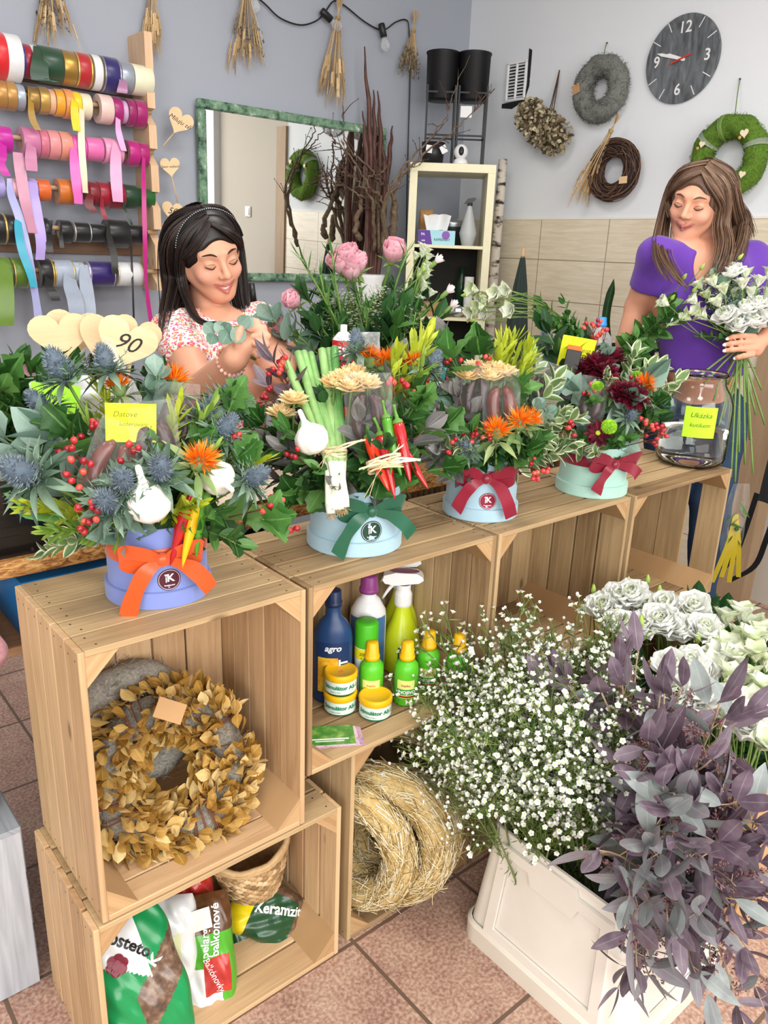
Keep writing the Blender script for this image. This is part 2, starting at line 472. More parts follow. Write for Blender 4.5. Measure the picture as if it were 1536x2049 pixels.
# ================================================================== THE ROOM
XW, YB=3.06, 2.35
M_blue=mat('blue_paint', '#a0a8b8', 0.75, cols=['#989da8', '#a9aeb8'], noise_amt=0.2, scale=1.5, bump=0.08, bscale=350)
M_white=mat('white_paint', '#dfe2e6', 0.75, cols=['#d6dadf', '#e4e7ea'], noise_amt=0.2, scale=2, bump=0.08, bscale=350)
M_beige=mat('beige_paint', '#b9b2a6', 0.8, cols=['#b3aca0', '#bfb8ad'], noise_amt=0.2, scale=2)
M_ceil=mat('ceiling_paint', '#e8e8e6', 0.85)
def floor_material():
 m, nt, b=newmat('floor_tile')
 tc=N(nt, 'ShaderNodeTexCoord');mp=N(nt, 'ShaderNodeMapping');mp.inputs['Location'].default_value=(-0.535+3.2, 3.3, 0)
 nt.links.new(tc.outputs['Object'], mp.inputs[0])
 br=N(nt, 'ShaderNodeTexBrick');br.offset=0.0;br.squash=1.0
 for k, v in (('Scale', 1.0), ('Mortar Size', 0.0045), ('Mortar Smooth', 0.1), ('Bias', 0.0), ('Brick Width', 0.32), ('Row Height', 0.33)):
  br.inputs[k].default_value=v
 br.inputs['Color1'].default_value=(0.1, 0.1, 0.1, 1);br.inputs['Color2'].default_value=(0.9, 0.9, 0.9, 1);br.inputs['Mortar'].default_value=(0, 0, 0, 1)
 nt.links.new(mp.outputs[0], br.inputs['Vector'])
 n1=N(nt, 'ShaderNodeTexNoise');n1.inputs['Scale'].default_value=7;n1.inputs['Detail'].default_value=6;n1.inputs['Roughness'].default_value=0.65
 n2=N(nt, 'ShaderNodeTexNoise');n2.inputs['Scale'].default_value=130;n2.inputs['Detail'].default_value=3
 for n in (n1, n2):nt.links.new(tc.outputs['Object'], n.inputs['Vector'])
 cr=N(nt, 'ShaderNodeValToRGB');e=cr.color_ramp.elements
 e[0].position=0.3;e[0].color=srgb('#84594b');e[1].position=0.72;e[1].color=srgb('#c8aa92')
 k=e.new(0.5);k.color=srgb('#ad8472')
 nt.links.new(n1.outputs[0], cr.inputs[0])
 cr2=N(nt, 'ShaderNodeValToRGB');e=cr2.color_ramp.elements
 e[0].position=0.36;e[0].color=srgb('#7a5548');e[1].position=0.66;e[1].color=srgb('#dcc6b4')
 nt.links.new(n2.outputs[0], cr2.inputs[0])
 mx=N(nt, 'ShaderNodeMix', data_type='RGBA');mx.inputs[0].default_value=0.45
 nt.links.new(cr.outputs[0], mx.inputs[6]);nt.links.new(cr2.outputs[0], mx.inputs[7])
 mg=N(nt, 'ShaderNodeMix', data_type='RGBA');mg.inputs[7].default_value=srgb('#6b5648')
 nt.links.new(br.outputs['Fac'], mg.inputs[0]);nt.links.new(mx.outputs[2], mg.inputs[6])
 nt.links.new(mg.outputs[2], b.inputs['Base Color'])
 b.inputs['Roughness'].default_value=0.42;b.inputs['Specular IOR Level'].default_value=0.4
 ma=N(nt, 'ShaderNodeMath', operation='MULTIPLY_ADD');ma.inputs[1].default_value=-1.0;ma.inputs[2].default_value=1.0
 nt.links.new(br.outputs['Fac'], ma.inputs[0])
 ad=N(nt, 'ShaderNodeMath', operation='MULTIPLY_ADD');ad.inputs[1].default_value=0.25
 nt.links.new(n2.outputs[0], ad.inputs[0]);nt.links.new(ma.outputs[0], ad.inputs[2])
 bp=N(nt, 'ShaderNodeBump');bp.inputs['Strength'].default_value=0.4;bp.inputs['Distance'].default_value=0.003
 nt.links.new(ad.outputs[0], bp.inputs['Height']);nt.links.new(bp.outputs[0], b.inputs['Normal'])
 return m
def walltile_material(y0):
 m, nt, b=newmat('cream_wall_tile')
 tc=N(nt, 'ShaderNodeTexCoord');sp=N(nt, 'ShaderNodeSeparateXYZ');nt.links.new(tc.outputs['Object'], sp.inputs[0])
 cb=N(nt, 'ShaderNodeCombineXYZ')
 nt.links.new(sp.outputs[1], cb.inputs[0]);nt.links.new(sp.outputs[2], cb.inputs[1])
 mp=N(nt, 'ShaderNodeMapping');mp.inputs['Location'].default_value=(4.12-y0, 2.0-1.652+.0135, 0)
 nt.links.new(cb.outputs[0], mp.inputs[0])
 br=N(nt, 'ShaderNodeTexBrick');br.offset=0.0
 for k, v in (('Scale', 1.0), ('Mortar Size', 0.0025), ('Mortar Smooth', 0.1), ('Brick Width', 0.412), ('Row Height', 0.2014)):
  br.inputs[k].default_value=v
 br.inputs['Color1'].default_value=(0.2, 0.2, 0.2, 1);br.inputs['Color2'].default_value=(0.8, 0.8, 0.8, 1)
 nt.links.new(mp.outputs[0], br.inputs['Vector'])
 m2=N(nt, 'ShaderNodeMapping');m2.inputs['Scale'].default_value=(3, 30, 1);nt.links.new(cb.outputs[0], m2.inputs[0])
 nz=N(nt, 'ShaderNodeTexNoise');nz.inputs['Scale'].default_value=2.2;nz.inputs['Detail'].default_value=4;nz.inputs['Distortion'].default_value=0.8
 nt.links.new(m2.outputs[0], nz.inputs['Vector'])
 cr=N(nt, 'ShaderNodeValToRGB');e=cr.color_ramp.elements
 e[0].position=0.25;e[0].color=srgb('#cfc1a6');e[1].position=0.75;e[1].color=srgb('#e2d8c3')
 nt.links.new(nz.outputs[0], cr.inputs[0])
 mg=N(nt, 'ShaderNodeMix', data_type='RGBA');mg.inputs[7].default_value=srgb('#9a8c76')
 nt.links.new(br.outputs['Fac'], mg.inputs[0]);nt.links.new(cr.outputs[0], mg.inputs[6]);nt.links.new(mg.outputs[2], b.inputs['Base Color'])
 b.inputs['Roughness'].default_value=0.25
 bp=N(nt, 'ShaderNodeBump');bp.inputs['Strength'].default_value=0.5;bp.inputs['Distance'].default_value=0.002;bp.invert=True
 nt.links.new(br.outputs['Fac'], bp.inputs['Height']);nt.links.new(bp.outputs[0], b.inputs['Normal'])
 return m
def block(name, x0, x1, y0, y1, z0, z1, m):
 b=MB();b.g(cbox(x1-x0, y1-y0, z1-z0), T=((x0+x1)/2, (y0+y1)/2, (z0+z1)/2))
 return struct(b.build(name, m, smooth=False))
fl=block('floor', -2.6, 5.2, -4.6, YB+.1, -0.05, 0.0, floor_material())
block('wall_back', -2.6, XW+.1, YB, YB+.1, 0, 2.9, M_blue)
block('wall_right', XW, XW+.1, 0.5, YB, 0, 2.9, M_white)
y_joint=at(1080, 480, x=XW-.008)[1]
tl=block('wall_right', XW-.008, XW, 0.5, YB, 0, 1.645, walltile_material(y_joint))
block('trim_1', XW-.011, XW, 0.5, YB, 1.645, 1.654, mat('trim_white', '#e6e2da', 0.4))
block('trim_2', XW-.02, XW+.11, 0.38, 0.5, 0, 2.2, woodmat('door_post_wood', '#8d7257', '#b59a7b', 0.5, knots=False))
block('wall_front', XW+.08, XW+.18, -0.62, 0.38, 0, 2.9, M_beige)
block('wall_front', XW+.02, XW+.18, -4.6, -0.62, 0, 2.9, M_white)
block('wall_left', -2.7, -2.6, -4.6, YB+.1, 0, 2.9, M_white)
block('ceiling', -2.6, 5.2, -4.6, YB+.1, 2.9, 2.95, M_ceil)
sw=thing('light_switch', 'white light switch on the beige wall, seen in the mirror', 'switch', (XW+.08, -0.17, 1.62))
b=MB();b.g(cbox(.012, .08, .08, .004), T=(-.006, 0, 0));b.build('switch_frame', mat('white_plastic', '#e9e9e6', 0.35), sw, smooth=False)
b=MB();b.g(cbox(.006, .055, .055, .002), R=roty(.06), T=(-.014, 0, 0));b.build('rocker', mat('white_plastic', '#e9e9e6', 0.35), sw, smooth=False)
def make_mirror():
 TL, BR_=at(388, 197, y=YB-.02), at(735, 562, y=YB-.02)
 w, h=1.04, TL[2]-1.305
 c=np.array([TL[0]+w/2, YB-.035, TL[2]-h/2])
 o=thing('wall_mirror', 'big landscape mirror in a distressed green frame on the blue wall', 'mirror', c)
 o.rotation_euler=(math.radians(1.2), 0, 0)
 m, nt, b=newmat('green_distressed')
 tc=N(nt, 'ShaderNodeTexCoord');nz=N(nt, 'ShaderNodeTexNoise');nz.inputs['Scale'].default_value=26;nz.inputs['Detail'].default_value=7
 nz.inputs['Roughness'].default_value=.7
 nt.links.new(tc.outputs['Object'], nz.inputs['Vector'])
 cr=N(nt, 'ShaderNodeValToRGB');e=cr.color_ramp.elements
 e[0].position=0.36;e[0].color=srgb('#24382f');e[1].position=0.6;e[1].color=srgb('#7f9c82')
 k=e.new(.47);k.color=srgb('#5f8268');k=e.new(.68);k.color=srgb('#d3dccf')
 nt.links.new(nz.outputs[0], cr.inputs[0]);nt.links.new(cr.outputs[0], b.inputs['Base Color']);b.inputs['Roughness'].default_value=.6
 fw=0.038
 f=MB()
 for s in (-1, 1):
  f.g(cbox(w, .03, fw, .006), T=(0, 0, s*(h/2-fw/2)));f.g(cbox(fw, .03, h-2*fw, .006), T=(s*(w/2-fw/2), 0, 0))
 f.build('mirror_frame', m, o, smooth=False)
 mm, nt, b=newmat('mirror_silver');b.inputs['Base Color'].default_value=(.88, .9, .88, 1);b.inputs['Metallic'].default_value=1;b.inputs['Roughness'].default_value=0.0
 g=MB();g.g(cbox(w-2*fw+.01, .006, h-2*fw+.01));g.build('mirror_glass', mm, o, smooth=False)
make_mirror()
M_pine=woodmat('pine', '#c99f78', '#ecd2b2', 0.5, plankvar=.25)
M_rod=mat('beech_rod', '#d2b088', 0.55, cols=['#c49d74', '#dfc19b'])
M_rail=woodmat('dark_rail', '#6e5442', '#9c7a60', 0.6, plankvar=.2)
xb=at(268, 300, y=YB)[0]
yf=at(300, 300, x=xb)[1]
yrod=yf+.035
rack=thing('ribbon_rack', 'pine wall rack with notched side board holding ribbon spools on rods', 'rack', (xb, YB, 1.3))
ROWS=[((0, 120), (280, 155)), ((0, 190), (290, 224)), ((10, 283), (280, 303)), ((7, 369), (294, 390)), ((10, 463), (300, 464)), ((34, 543), (280, 543))]
def row_y(i, px):
 (a, b_), (c, d_)=ROWS[i]
 return b_+(d_-b_)*(px-a)/(c-a)
row_z=[at(285, row_y(i, 285), y=yrod)[2] for i in range(6)]
ztop, zbot=at(300, 55, x=xb)[2], at(325, 583, x=xb)[2]
poly=[(YB, zbot), (yf, zbot)]
for z in row_z[::-1]:
 poly+=[(yf, z-.05), (yf+.045, z-.012), (yf+.045, z+.004), (yf+.012, z-.018+.03), (yf, z+.012)]
poly+=[(yf, ztop-.004), (yf+.004, ztop), (YB, ztop)]
V, F, uv=prism([(p[1], p[0]) for p in poly], .032)
V2=np.stack([V[:, 2]+xb, V[:, 1], V[:, 0]], 1)
b=MB();b.add(V2, F, 0, .6, np.c_[V[:, 0], V[:, 1]+V[:, 2]])
so=b.build('side_board', M_pine, None, smooth=False);so.parent=rack;so.matrix_parent_inverse=Matrix.Translation(-rack.location)
for i, z in enumerate(row_z):
 b=MB();b.g(tube([(xb-1.75, yrod, z), (xb+.028, yrod, z)], .0085, 12))
 o=b.build('rod', M_rod);o.parent=rack;o.matrix_parent_inverse=Matrix.Translation(-rack.location)
for pz in (at(150, 160, y=YB)[2], at(150, 490, y=YB)[2]):
 b=MB();b.g(cbox(1.8, .02, .07, .002), T=(xb-.9, YB-.012, pz), tint=.3)
 o=b.build('wall_rail', M_rail, smooth=False);o.parent=rack;o.matrix_parent_inverse=Matrix.Translation(-rack.location)
SATIN={}
def satin(col, metal=0.0):
 k=('satin', col)
 if k not in SATIN:
  SATIN[k]=mat('satin_'+col.strip('#'), col, 0.32, cols=[[x*.8 for x in _rgb(col)], [min(1, x*1.12) for x in _rgb(col)]], noise_amt=.15, scale=25, metal=metal, sheen=.3)
 return SATIN[k]
M_core=mat('cardboard_core', '#b59b7c', 0.8)
def spool(row, x0, x1, dia, stripes, label, tail=None):
 py=row_y(row, (x0+x1)/2)
 a, c=at(x0, py, y=yrod), at(x1, py, y=yrod)
 ctr=np.array([(a[0]+c[0])/2, yrod, row_z[row]])
 wd=max(.006, (c[0]-a[0])*.97)
 R=dia/2*depth_of(ctr)/FPX
 ctr[2]-=max(0, min(.012, .022-.0085))
 o=thing('ribbon_spool', label, 'ribbon spool', ctr, 0, ['wide ribbon spools on the top rod', 'satin ribbon spools on the second rod', 'satin ribbon spools on the third rod', 'satin ribbon spools on the fourth rod', 'black ribbon spools on the fifth rod', 'wide ribbon spools on the bottom rod'][row])
 rot=roty(PI/2)
 mats=[satin(s[1], s[2] if len(s)>2 else 0) for s in stripes]
 b=MB();pos=-wd/2;tot=sum(s[0] for s in stripes)
 for k, s in enumerate(stripes):
  ww=wd*s[0]/tot
  b.g(lathe([(R*.985, pos), (R, pos+min(.002, ww*.2)), (R, pos+ww-min(.002, ww*.2)), (R*.985, pos+ww)], 36), R=rot, mat=k)
  pos+=ww
 for sgn in (-1, 1):
  ring=lathe([(R*.985, sgn*wd/2), (R*.8, sgn*(wd/2-.0006)), (R*.62, sgn*wd/2), (.026 if R>.04 else .02, sgn*(wd/2-.0006))], 36)
  b.g(ring, R=rot, mat=0 if sgn<0 else len(stripes)-1)
 b.build('ribbon_roll', mats, o)
 b=MB();rc=.026 if R>.04 else .02
 b.g(lathe([(rc, -wd/2), (rc, wd/2), (rc-.003, wd/2), (rc-.003, -wd/2), (rc, -wd/2)], 24), R=rot)
 b.build('core', M_core, o)
 if tail:
  pts, tw, col=tail
  P=[np.array([ctr[0]+(at(pts[0][0], pts[0][1], y=yrod)[0]-ctr[0]), yrod-R*.6, ctr[2]+R*.8]), ]
  P+=[at(p[0], p[1], y=yrod-R-.004-(.006*i)) for i, p in enumerate(pts)]
  path=spline(P, 5*len(P))-ctr
  tm=tw*depth_of(ctr)/FPX
  side=np.array([[math.cos(.5*math.sin(i*.35)), .5*math.sin(i*.35)*.6, 0] for i in range(len(path))])
  b=MB();b.g(strip(path, side, tm));b.build('ribbon_tail', satin(col), o)
 return o
G1, G2='#b08a3e', '#d9b55f'
SP=[ (0, -24, 36, 88, [(1, '#d8262e'), (1.05, '#eef0f2')], 'very wide red and white ribbon roll at the left end of the top rod'), (0, 37, 74, 62, [(.6, '#2b3a8c'), (1.4, '#a01c32'), (1.5, '#dfe4ea')], 'blue, red and white tricolour ribbon roll on the top rod'), (0, 76, 118, 66, [(1, '#21452f')], 'dark green wide ribbon roll with a loose loop on the top rod', ([(80, 120), (82, 160), (112, 160)], 34, '#21452f')), (0, 119, 145, 64, [(1, G1, .6)], 'metallic gold ribbon roll on the top rod'), (0, 146, 176, 64, [(.15, G2, .6), (1, '#b3262c'), (.15, G2, .6)], 'red ribbon roll with gold edges on the top rod'), (0, 177, 197, 64, [(.12, '#8a7550'), (1, '#e8e8ea'), (.12, '#8a7550')], 'white ribbon roll with thin brown edges on the top rod'), (0, 198, 232, 66, [(.12, '#9a9aa5', .6), (1, '#2c2566'), (.12, '#9a9aa5', .6)], 'navy ribbon roll with silver edges on the top rod'), (0, 234, 258, 58, [(1, '#9fa6b2', .35)], 'silver grey ribbon roll next to the cream roll on the top rod', ([(246, 170), (244, 186)], 20, '#a8779a')), (0, 259, 298, 56, [(1, '#ece2c4')], 'cream wide ribbon roll at the right end of the top rod'), (1, -12, 28, 54, [(1, '#b98a4a', .3), (.05, '#7a5a2c'), (1, '#b98a4a', .3)], 'bronze gold ribbon roll at the left end of the second rod'), (1, 29, 45, 48, [(1, '#a9b2bf', .3)], 'silver ribbon roll on the second rod'), (1, 54, 73, 46, [(1, '#9d7a3c', .35)], 'dark gold ribbon spool with a hanging end on the second rod', ([(62, 215), (66, 240), (76, 260)], 13, '#a5812f')), (1, 74, 93, 50, [(1, '#c09a4f', .35)], 'bright gold ribbon spool on the second rod'), (1, 94, 105, 46, [(1, '#e9b08c')], 'peach ribbon spool on the second rod'), (1, 106, 123, 50, [(1, '#f0a226')], 'amber yellow ribbon spool on the second rod'), (1, 124, 141, 54, [(1, '#ef9450')], 'orange ribbon spool on the second rod'), (1, 142, 156, 50, [(1, '#f0cc12')], 'lemon yellow ribbon spool with a short cut tail', ([(149, 205), (150, 235), (154, 262)], 15, '#f2cd10')), (1, 157, 177, 48, [(1, '#f1dcbc')], 'ivory ribbon spool with a very long hanging tail', ([(163, 235), (163, 290), (168, 350), (171, 386)], 13, '#f3e0c0')), (1, 193, 219, 54, [(1, '#f0c6bd')], 'pale pink ribbon spool on the second rod'), (1, 220, 238, 52, [(1, '#a31c6c')], 'magenta ribbon spool left of the clear one on the second rod'), (1, 239, 249, 42, [(1, '#cfa9cc')], 'narrow lilac ribbon spool with a twisted tail on the second rod', ([(236, 250), (240, 275), (248, 302)], 12, '#e3a8d6')), (1, 250, 264, 50, [(1, '#97185f')], 'magenta ribbon spool in the middle of the three on the second rod'), (1, 265, 285, 52, [(1, '#a01b66')], 'magenta ribbon spool at the right end of the second rod'), (2, -16, 20, 50, [(1, '#c01f9b')], 'fuchsia ribbon spool at the left end of the third rod', ([(6, 310), (2, 328), (14, 352)], 16, '#c41fa0')), (2, 40, 74, 56, [(1, '#c4709a')], 'dusty pink ribbon spool with a hanging end', ([(62, 300), (62, 320), (64, 342)], 22, '#c57fa2')), (2, 75, 91, 54, [(1, '#cf6f86')], 'rose ribbon spool on the third rod'), (2, 92, 114, 54, [(1, '#e08f92')], 'salmon pink ribbon spool on the third rod'), (2, 115, 138, 54, [(1, '#e0907c')], 'salmon orange ribbon spool on the third rod'), (2, 140, 167, 46, [(1, '#ee5fb4')], 'bright pink ribbon spool with a long tail', ([(149, 300), (151, 340), (155, 380), (157, 408)], 20, '#ee6abc')), (2, 168, 201, 44, [(1, '#f06fae')], 'candy pink wide ribbon spool on the third rod'), (2, 203, 240, 48, [(1, '#f094b8')], 'light pink ribbon spool with a long cut tail', ([(232, 300), (232, 350), (236, 404)], 22, '#f0a5cb')), (2, 251, 272, 48, [(1, '#b81878')], 'left magenta ribbon spool at the right end of the third rod'), (2, 273, 291, 44, [(1, '#a81668')], 'right magenta ribbon spool trailing a long narrow tail to the bench', ([(287, 330), (288, 400), (290, 480), (292, 560), (300, 630), (312, 690)], 9, '#c01c80')), (3, -16, 5, 42, [(1, '#a9a0d8')], 'lilac ribbon spool at the left end of the fourth rod', ([(22, 388), (40, 440), (58, 520), (72, 600), (79, 655)], 17, '#b3b6ee')), (3, 20, 36, 40, [(1, '#d9a3b0')], 'mauve pink ribbon spool with a tail crossing the fourth rod', ([(36, 305), (42, 350), (52, 410), (66, 466)], 21, '#cf93ac')), (3, 55, 70, 42, [(1, '#b79ee0')], 'lavender ribbon spool with a broad tail', ([(64, 372), (72, 420), (82, 480), (80, 520)], 21, '#b9a4ea')), (3, 71, 96, 42, [(1, '#d9652a')], 'burnt orange ribbon spool on the fourth rod'), (3, 112, 145, 48, [(1, '#cc6e22')], 'copper orange ribbon spool on the fourth rod'), (3, 173, 192, 46, [(1, '#7d1020')], 'dark red ribbon spool with a short end', ([(180, 392), (178, 410), (190, 425)], 17, '#6c0d1b')), (3, 193, 216, 48, [(1, '#99132a')], 'crimson ribbon spool on the fourth rod', ([(204, 410), (206, 422), (212, 440)], 9, '#8d1226')), (3, 217, 243, 50, [(1, '#8e1128')], 'wine red ribbon spool behind the light pink tail'), (3, 244, 269, 46, [(1, '#10391f')], 'bottle green ribbon spool on the fourth rod', ([(248, 412), (256, 430), (264, 450)], 6, '#0e2f1b')), (3, 272, 304, 36, [(1, '#1f5a24')], 'shiny green ribbon spool at the right end of the fourth rod'), (4, -20, 9, 60, [(1, '#1b1b1d'), (.15, G2, .6)], 'black and gold ribbon spool at the left end of the fifth rod'), (4, 10, 29, 58, [(1, '#17171a'), (.15, '#a08040', .5)], 'black ribbon spool with one gold edge on the fifth rod', ([(36, 450), (44, 500), (60, 545), (68, 575)], 16, '#3fb0cc')), (4, 84, 94, 50, [(1, '#151517')], 'narrow black ribbon spool with a cut end behind the lavender tail', ([(98, 480), (100, 505)], 13, '#151517')), (4, 117, 139, 44, [(1, '#131315')], 'lone narrow black ribbon spool between bare stretches of the fifth rod', ([(122, 470), (124, 496)], 8, '#131315')), (4, 144, 178, 38, [(.08, '#b8b8b8', .5), (1, '#161618'), (.08, '#b8b8b8', .5)], 'black ribbon spool with silver edges on the fifth rod'), (4, 179, 209, 34, [(1, '#1a1a1c')], 'glossy black ribbon spool in the middle of the fifth rod'), (4, 210, 252, 54, [(1, '#141416')], 'large black ribbon spool with a gold edged tail', ([(218, 470), (228, 510), (230, 548)], 13, '#1b1a16')), (4, 253, 289, 36, [(1, '#121214')], 'black ribbon spool at the right end of the fifth rod', ([(262, 480), (265, 560), (268, 650)], 4, '#17171b')), (5, -22, 20, 62, [(.1, '#3c4f1a'), (1, '#5f7f2a'), (.1, '#3c4f1a')], 'olive green ribbon roll with a broad tail at the left end of the bottom rod', ([(8, 540), (10, 600), (10, 652)], 34, '#6d8f35')), (5, 21, 50, 60, [(.1, G2, .5), (1, '#5a7a28'), (.1, G2, .5)], 'olive green ribbon roll with gold edges'), (5, 74, 101, 58, [(1, '#18181b'), (.12, G2, .6)], 'black ribbon roll with a cut end on the bottom rod', ([(98, 570), (106, 585), (112, 602)], 18, '#131316')), (5, 102, 143, 52, [(.08, '#c9b878', .4), (1, '#a9b4c6'), (.08, '#c9b878', .4)], 'sheer pale blue ribbon roll with gold edges', ([(140, 565), (150, 600), (156, 640)], 30, '#aab6c8')), (5, 144, 166, 44, [(1, '#b4bfd0'), (.08, '#c9b878', .4)], 'sheer pale blue narrow ribbon roll with a hanging end', ([(170, 548), (176, 600), (180, 632)], 26, '#b4c0d2')), (5, 170, 224, 48, [(.1, '#b8b2c8', .5), (1, '#32206a'), (.06, '#b8b2c8', .5)], 'violet ribbon roll with silver edges on the bottom rod'), (5, 228, 280, 46, [(.06, '#d8d0b0', .4), (1, '#e9ebee'), (.06, '#d8d0b0', .4)], 'white ribbon roll with gold edges at the right end of the bottom rod'), ]
for s in SP:spool(*s)
M_straw=mat('dry_straw', '#c2a277', 0.7, cols=['#8f7450', '#c9a97c', '#e6cfa6'], noise_amt=.25, scale=90)
M_ear=mat('wheat_ear', '#c9a97c', 0.7, cols=['#a68556', '#d2b283', '#ead2a8'], noise_amt=.3, scale=160)
M_dry=mat('dry_grey_flower', '#6b6256', 0.8, cols=['#3c352e', '#7a6d58', '#a08c68'], noise_amt=.35, scale=150)
M_twine=mat('twine', '#b79c6c', 0.8)
def ear_geo():
 b=MB()
 for i in range(9):
  for s in (-1, 1):
   b.g(ball(.0028, .0022, .0055, 5, 4), R=frame((s*.5, .2, 1)), T=(s*.0028, 0, i*.0055), tint=rnd.random())
 for i in range(10):
  a=rnd.uniform(0, 2*PI)
  b.g(tube([(0, 0, .01+i*.004), (.012*math.cos(a), .008*math.sin(a), .075+i*.003)], .0003, 3, cap=False), tint=.8)
 return np.vstack(b.V), [[int(x) for x in f] for f in _split(b)], np.vstack(b.Uv)
def _split(b):
 L=np.concatenate(b.Lp);S=np.concatenate(b.Sz);o=[];i=0
 for s in S:o.append(L[i:i+s]);i+=s
 return o
EAR=ear_geo()
def dried_bunch(tie, tip, spread, n, kind, label, stem_top=.1, name='dried_bunch', wall_y=True):
 tie=np.asarray(tie);tip=np.asarray(tip)
 o=thing(name, label, 'dried bunch', tie, 0, 'dried bunches hanging on the walls')
 ax=nrm(tip-tie);L=np.linalg.norm(tip-tie)
 sd=nrm(np.cross(ax, (0.2, 1, .1)));nn=np.cross(ax, sd)
 st, ea, dr=MB(), MB(), MB()
 for i in range(n):
  a=rnd.uniform(-1, 1);c=rnd.uniform(-.35, .35);ll=L*rnd.uniform(.55, 1)
  e=ax*ll+sd*a*spread*(ll/L)+nn*c*spread
  t0=-ax*stem_top*rnd.uniform(.7, 1.1)-sd*a*spread*.25-nn*c*.02
  st.g(tube(spline([t0, sd*a*.008+nn*c*.008, e*.55+sd*a*spread*.05, e], 7), rnd.uniform(.0008, .0014), 4, cap=False), tint=rnd.random())
  dirn=nrm(e-e*.5+np.array([0, 0, -.3])*L*.4)
  if kind=='wheat' or (kind=='mixed' and rnd.random()<.45):
   ea.g(EAR, R=frame(dirn), T=e, tint=rnd.random(), s=rnd.uniform(.85, 1.25))
  else:
   for k in range(9):
    p=e+dirn*(k-5)*.007+np.array([rnd.gauss(0, .004) for _ in range(3)])
    dr.g(leaf(.016, .006, 3, shape='lance'), R=frame([rnd.gauss(0, 1), rnd.gauss(0, 1), rnd.gauss(0, 1)]), T=p, tint=rnd.random())
 st.build('stems', M_straw, o)
 if ea.n:ea.build('wheat_ears', M_ear, o)
 if dr.n:dr.build('dried_flowers', M_dry, o)
 b=MB()
 for k in range(4):
  b.g(tube([np.array([.0105*math.cos(t)*1, .0105*math.sin(t), (k-1.5)*.003])@frame(ax).T for t in np.linspace(0, 2*PI, 13)], .0015, 5, cap=False))
 b.build('tie', M_twine, o)
 return o
yw=YB-.045
dried_bunch(at(98, -70, y=yw), at(112, 55, y=yw), .07, 34, 'mixed', 'dried bunch cut off by the photo edge, above the ribbon rack', .05)
dried_bunch(at(306, -50, y=yw), at(304, 58, y=yw), .035, 26, 'wheat', 'wheat bunch hanging right above the notched rack board', .05)
dried_bunch(at(492, -18, y=yw), at(494, 104, y=yw), .085, 46, 'mixed', 'wheat and lavender bunch nearest the left end of the mirror', .06)
dried_bunch(at(676, 36, y=yw), at(662, 168, y=yw), .065, 40, 'wheat', 'plain wheat bunch beside the left light bulb of the string', .09)
dried_bunch(at(827, 62, y=yw), at(816, 148, y=yw), .065, 40, 'flowers', 'dark dried flower bunch right of the string lights near the corner', .09)
M_blk=mat('black_plastic', '#1a1a1c', 0.4)
M_glass=clearmat('bulb_glass', film=.3)
sl=thing('string_light', 'black festoon cable with clear bulbs strung along the blue wall', 'string light', at(652, 30, y=YB-.03))
o0=np.array(sl.location)
ys=YB-.02
cp=[(470, -40), (505, -12), (530, 8), (560, 36), (600, 50), (632, 42), (650, 24), (668, 2), (690, 12), (730, 44), (765, 60), (792, 44), (812, 40), (818, 60), (820, 150), (817, 260), (814, 380), (812, 520)]
b=MB();b.g(tube(spline([at(x, y, y=ys) for x, y in cp], 90)-o0, .0035, 6));b.build('cable', M_blk, sl)
for (sx_, sy_), (bx_, by_) in (((652, 30), (672, 50)), ((765, 60), (771, 92)), ((508, -22), (510, 14))):
 s0=at(sx_, sy_, y=ys-.02)-o0;s1=at(bx_, by_, y=ys-.03)-o0;ax=nrm(s1-s0)
 b=MB();b.g(lathe([(0, -.028), (.014, -.028), (.0165, -.02), (.0165, .03), (.013, .032), (0, .032)], 20), R=frame(ax), T=s0);sk=b.build('socket', M_blk, sl)
 b=MB();b.g(lathe([(.009, .03), (.011, .04), (.018, .052), (.0225, .066), (.021, .08), (.013, .09), (0, .0935)], 20), R=frame(ax), T=s0);b.build('bulb', M_glass, sl)
def heart_poly(w, h, n=40):
 t=np.linspace(0, 2*PI, n, endpoint=False)
 x=16*np.sin(t)**3;y=13*np.cos(t)-5*np.cos(2*t)-2*np.cos(3*t)-np.cos(4*t)
 return np.stack([x/32*w, (y+2.5)/29*h], 1)
M_ply=woodmat('plywood_heart', '#d3b184', '#f0dcb4', 0.55, knots=False, plankvar=.2)
M_ink=mat('black_ink', '#14110f', 0.6)
M_edge=mat('burnt_edge', '#3a2415', 0.7)
def heart_pick(c, w, tilt, stick_end, label, text=None, tsize=.02, face=None, wood=None, h=None, th=.003, name='heart_pick', group='wooden heart picks', cat='heart pick', stick_r=.0025, edge=False):
 c=np.asarray(c, float);f=nrm(face if face is not None else (0, -1, 0.05))
 x=nrm(np.cross((0, 0, 1), f));y=np.cross(f, x)
 x2=math.cos(tilt)*x+math.sin(tilt)*y;y2=-math.sin(tilt)*x+math.cos(tilt)*y
 R=np.stack([x2, y2, f], 1)
 o=thing(name, label, cat, c, 0, group)
 V, F, uv=prism(heart_poly(w, h or w*.95), th, -th/2)
 n=len(V)//2
 b=MB();b.add(V@R.T, F, [0, 0]+[1 if edge else 0]*n, .5, np.c_[V[:, 0]+rnd.random(), V[:, 1]])
 b.build('heart', [wood or M_ply, M_edge], o, smooth=False)
 e=np.asarray(stick_end)-c
 b=MB();b.g(tube([R@np.array([0, -(h or w)*.42, 0]), e], stick_r, 6));b.build('stick', M_rod if not edge else M_ply, o)
 if text:
  V, F, uv=text_geo(text, tsize, shear=.35, bold=0.0)
  b=MB();b.add((V+np.array([0, .06*w, th/2+.0004]))@R.T, F, 0, .5, uv);b.build('lettering', M_ink, o, smooth=False)
 return o
vd=lambda p:nrm(CAM-np.asarray(p))
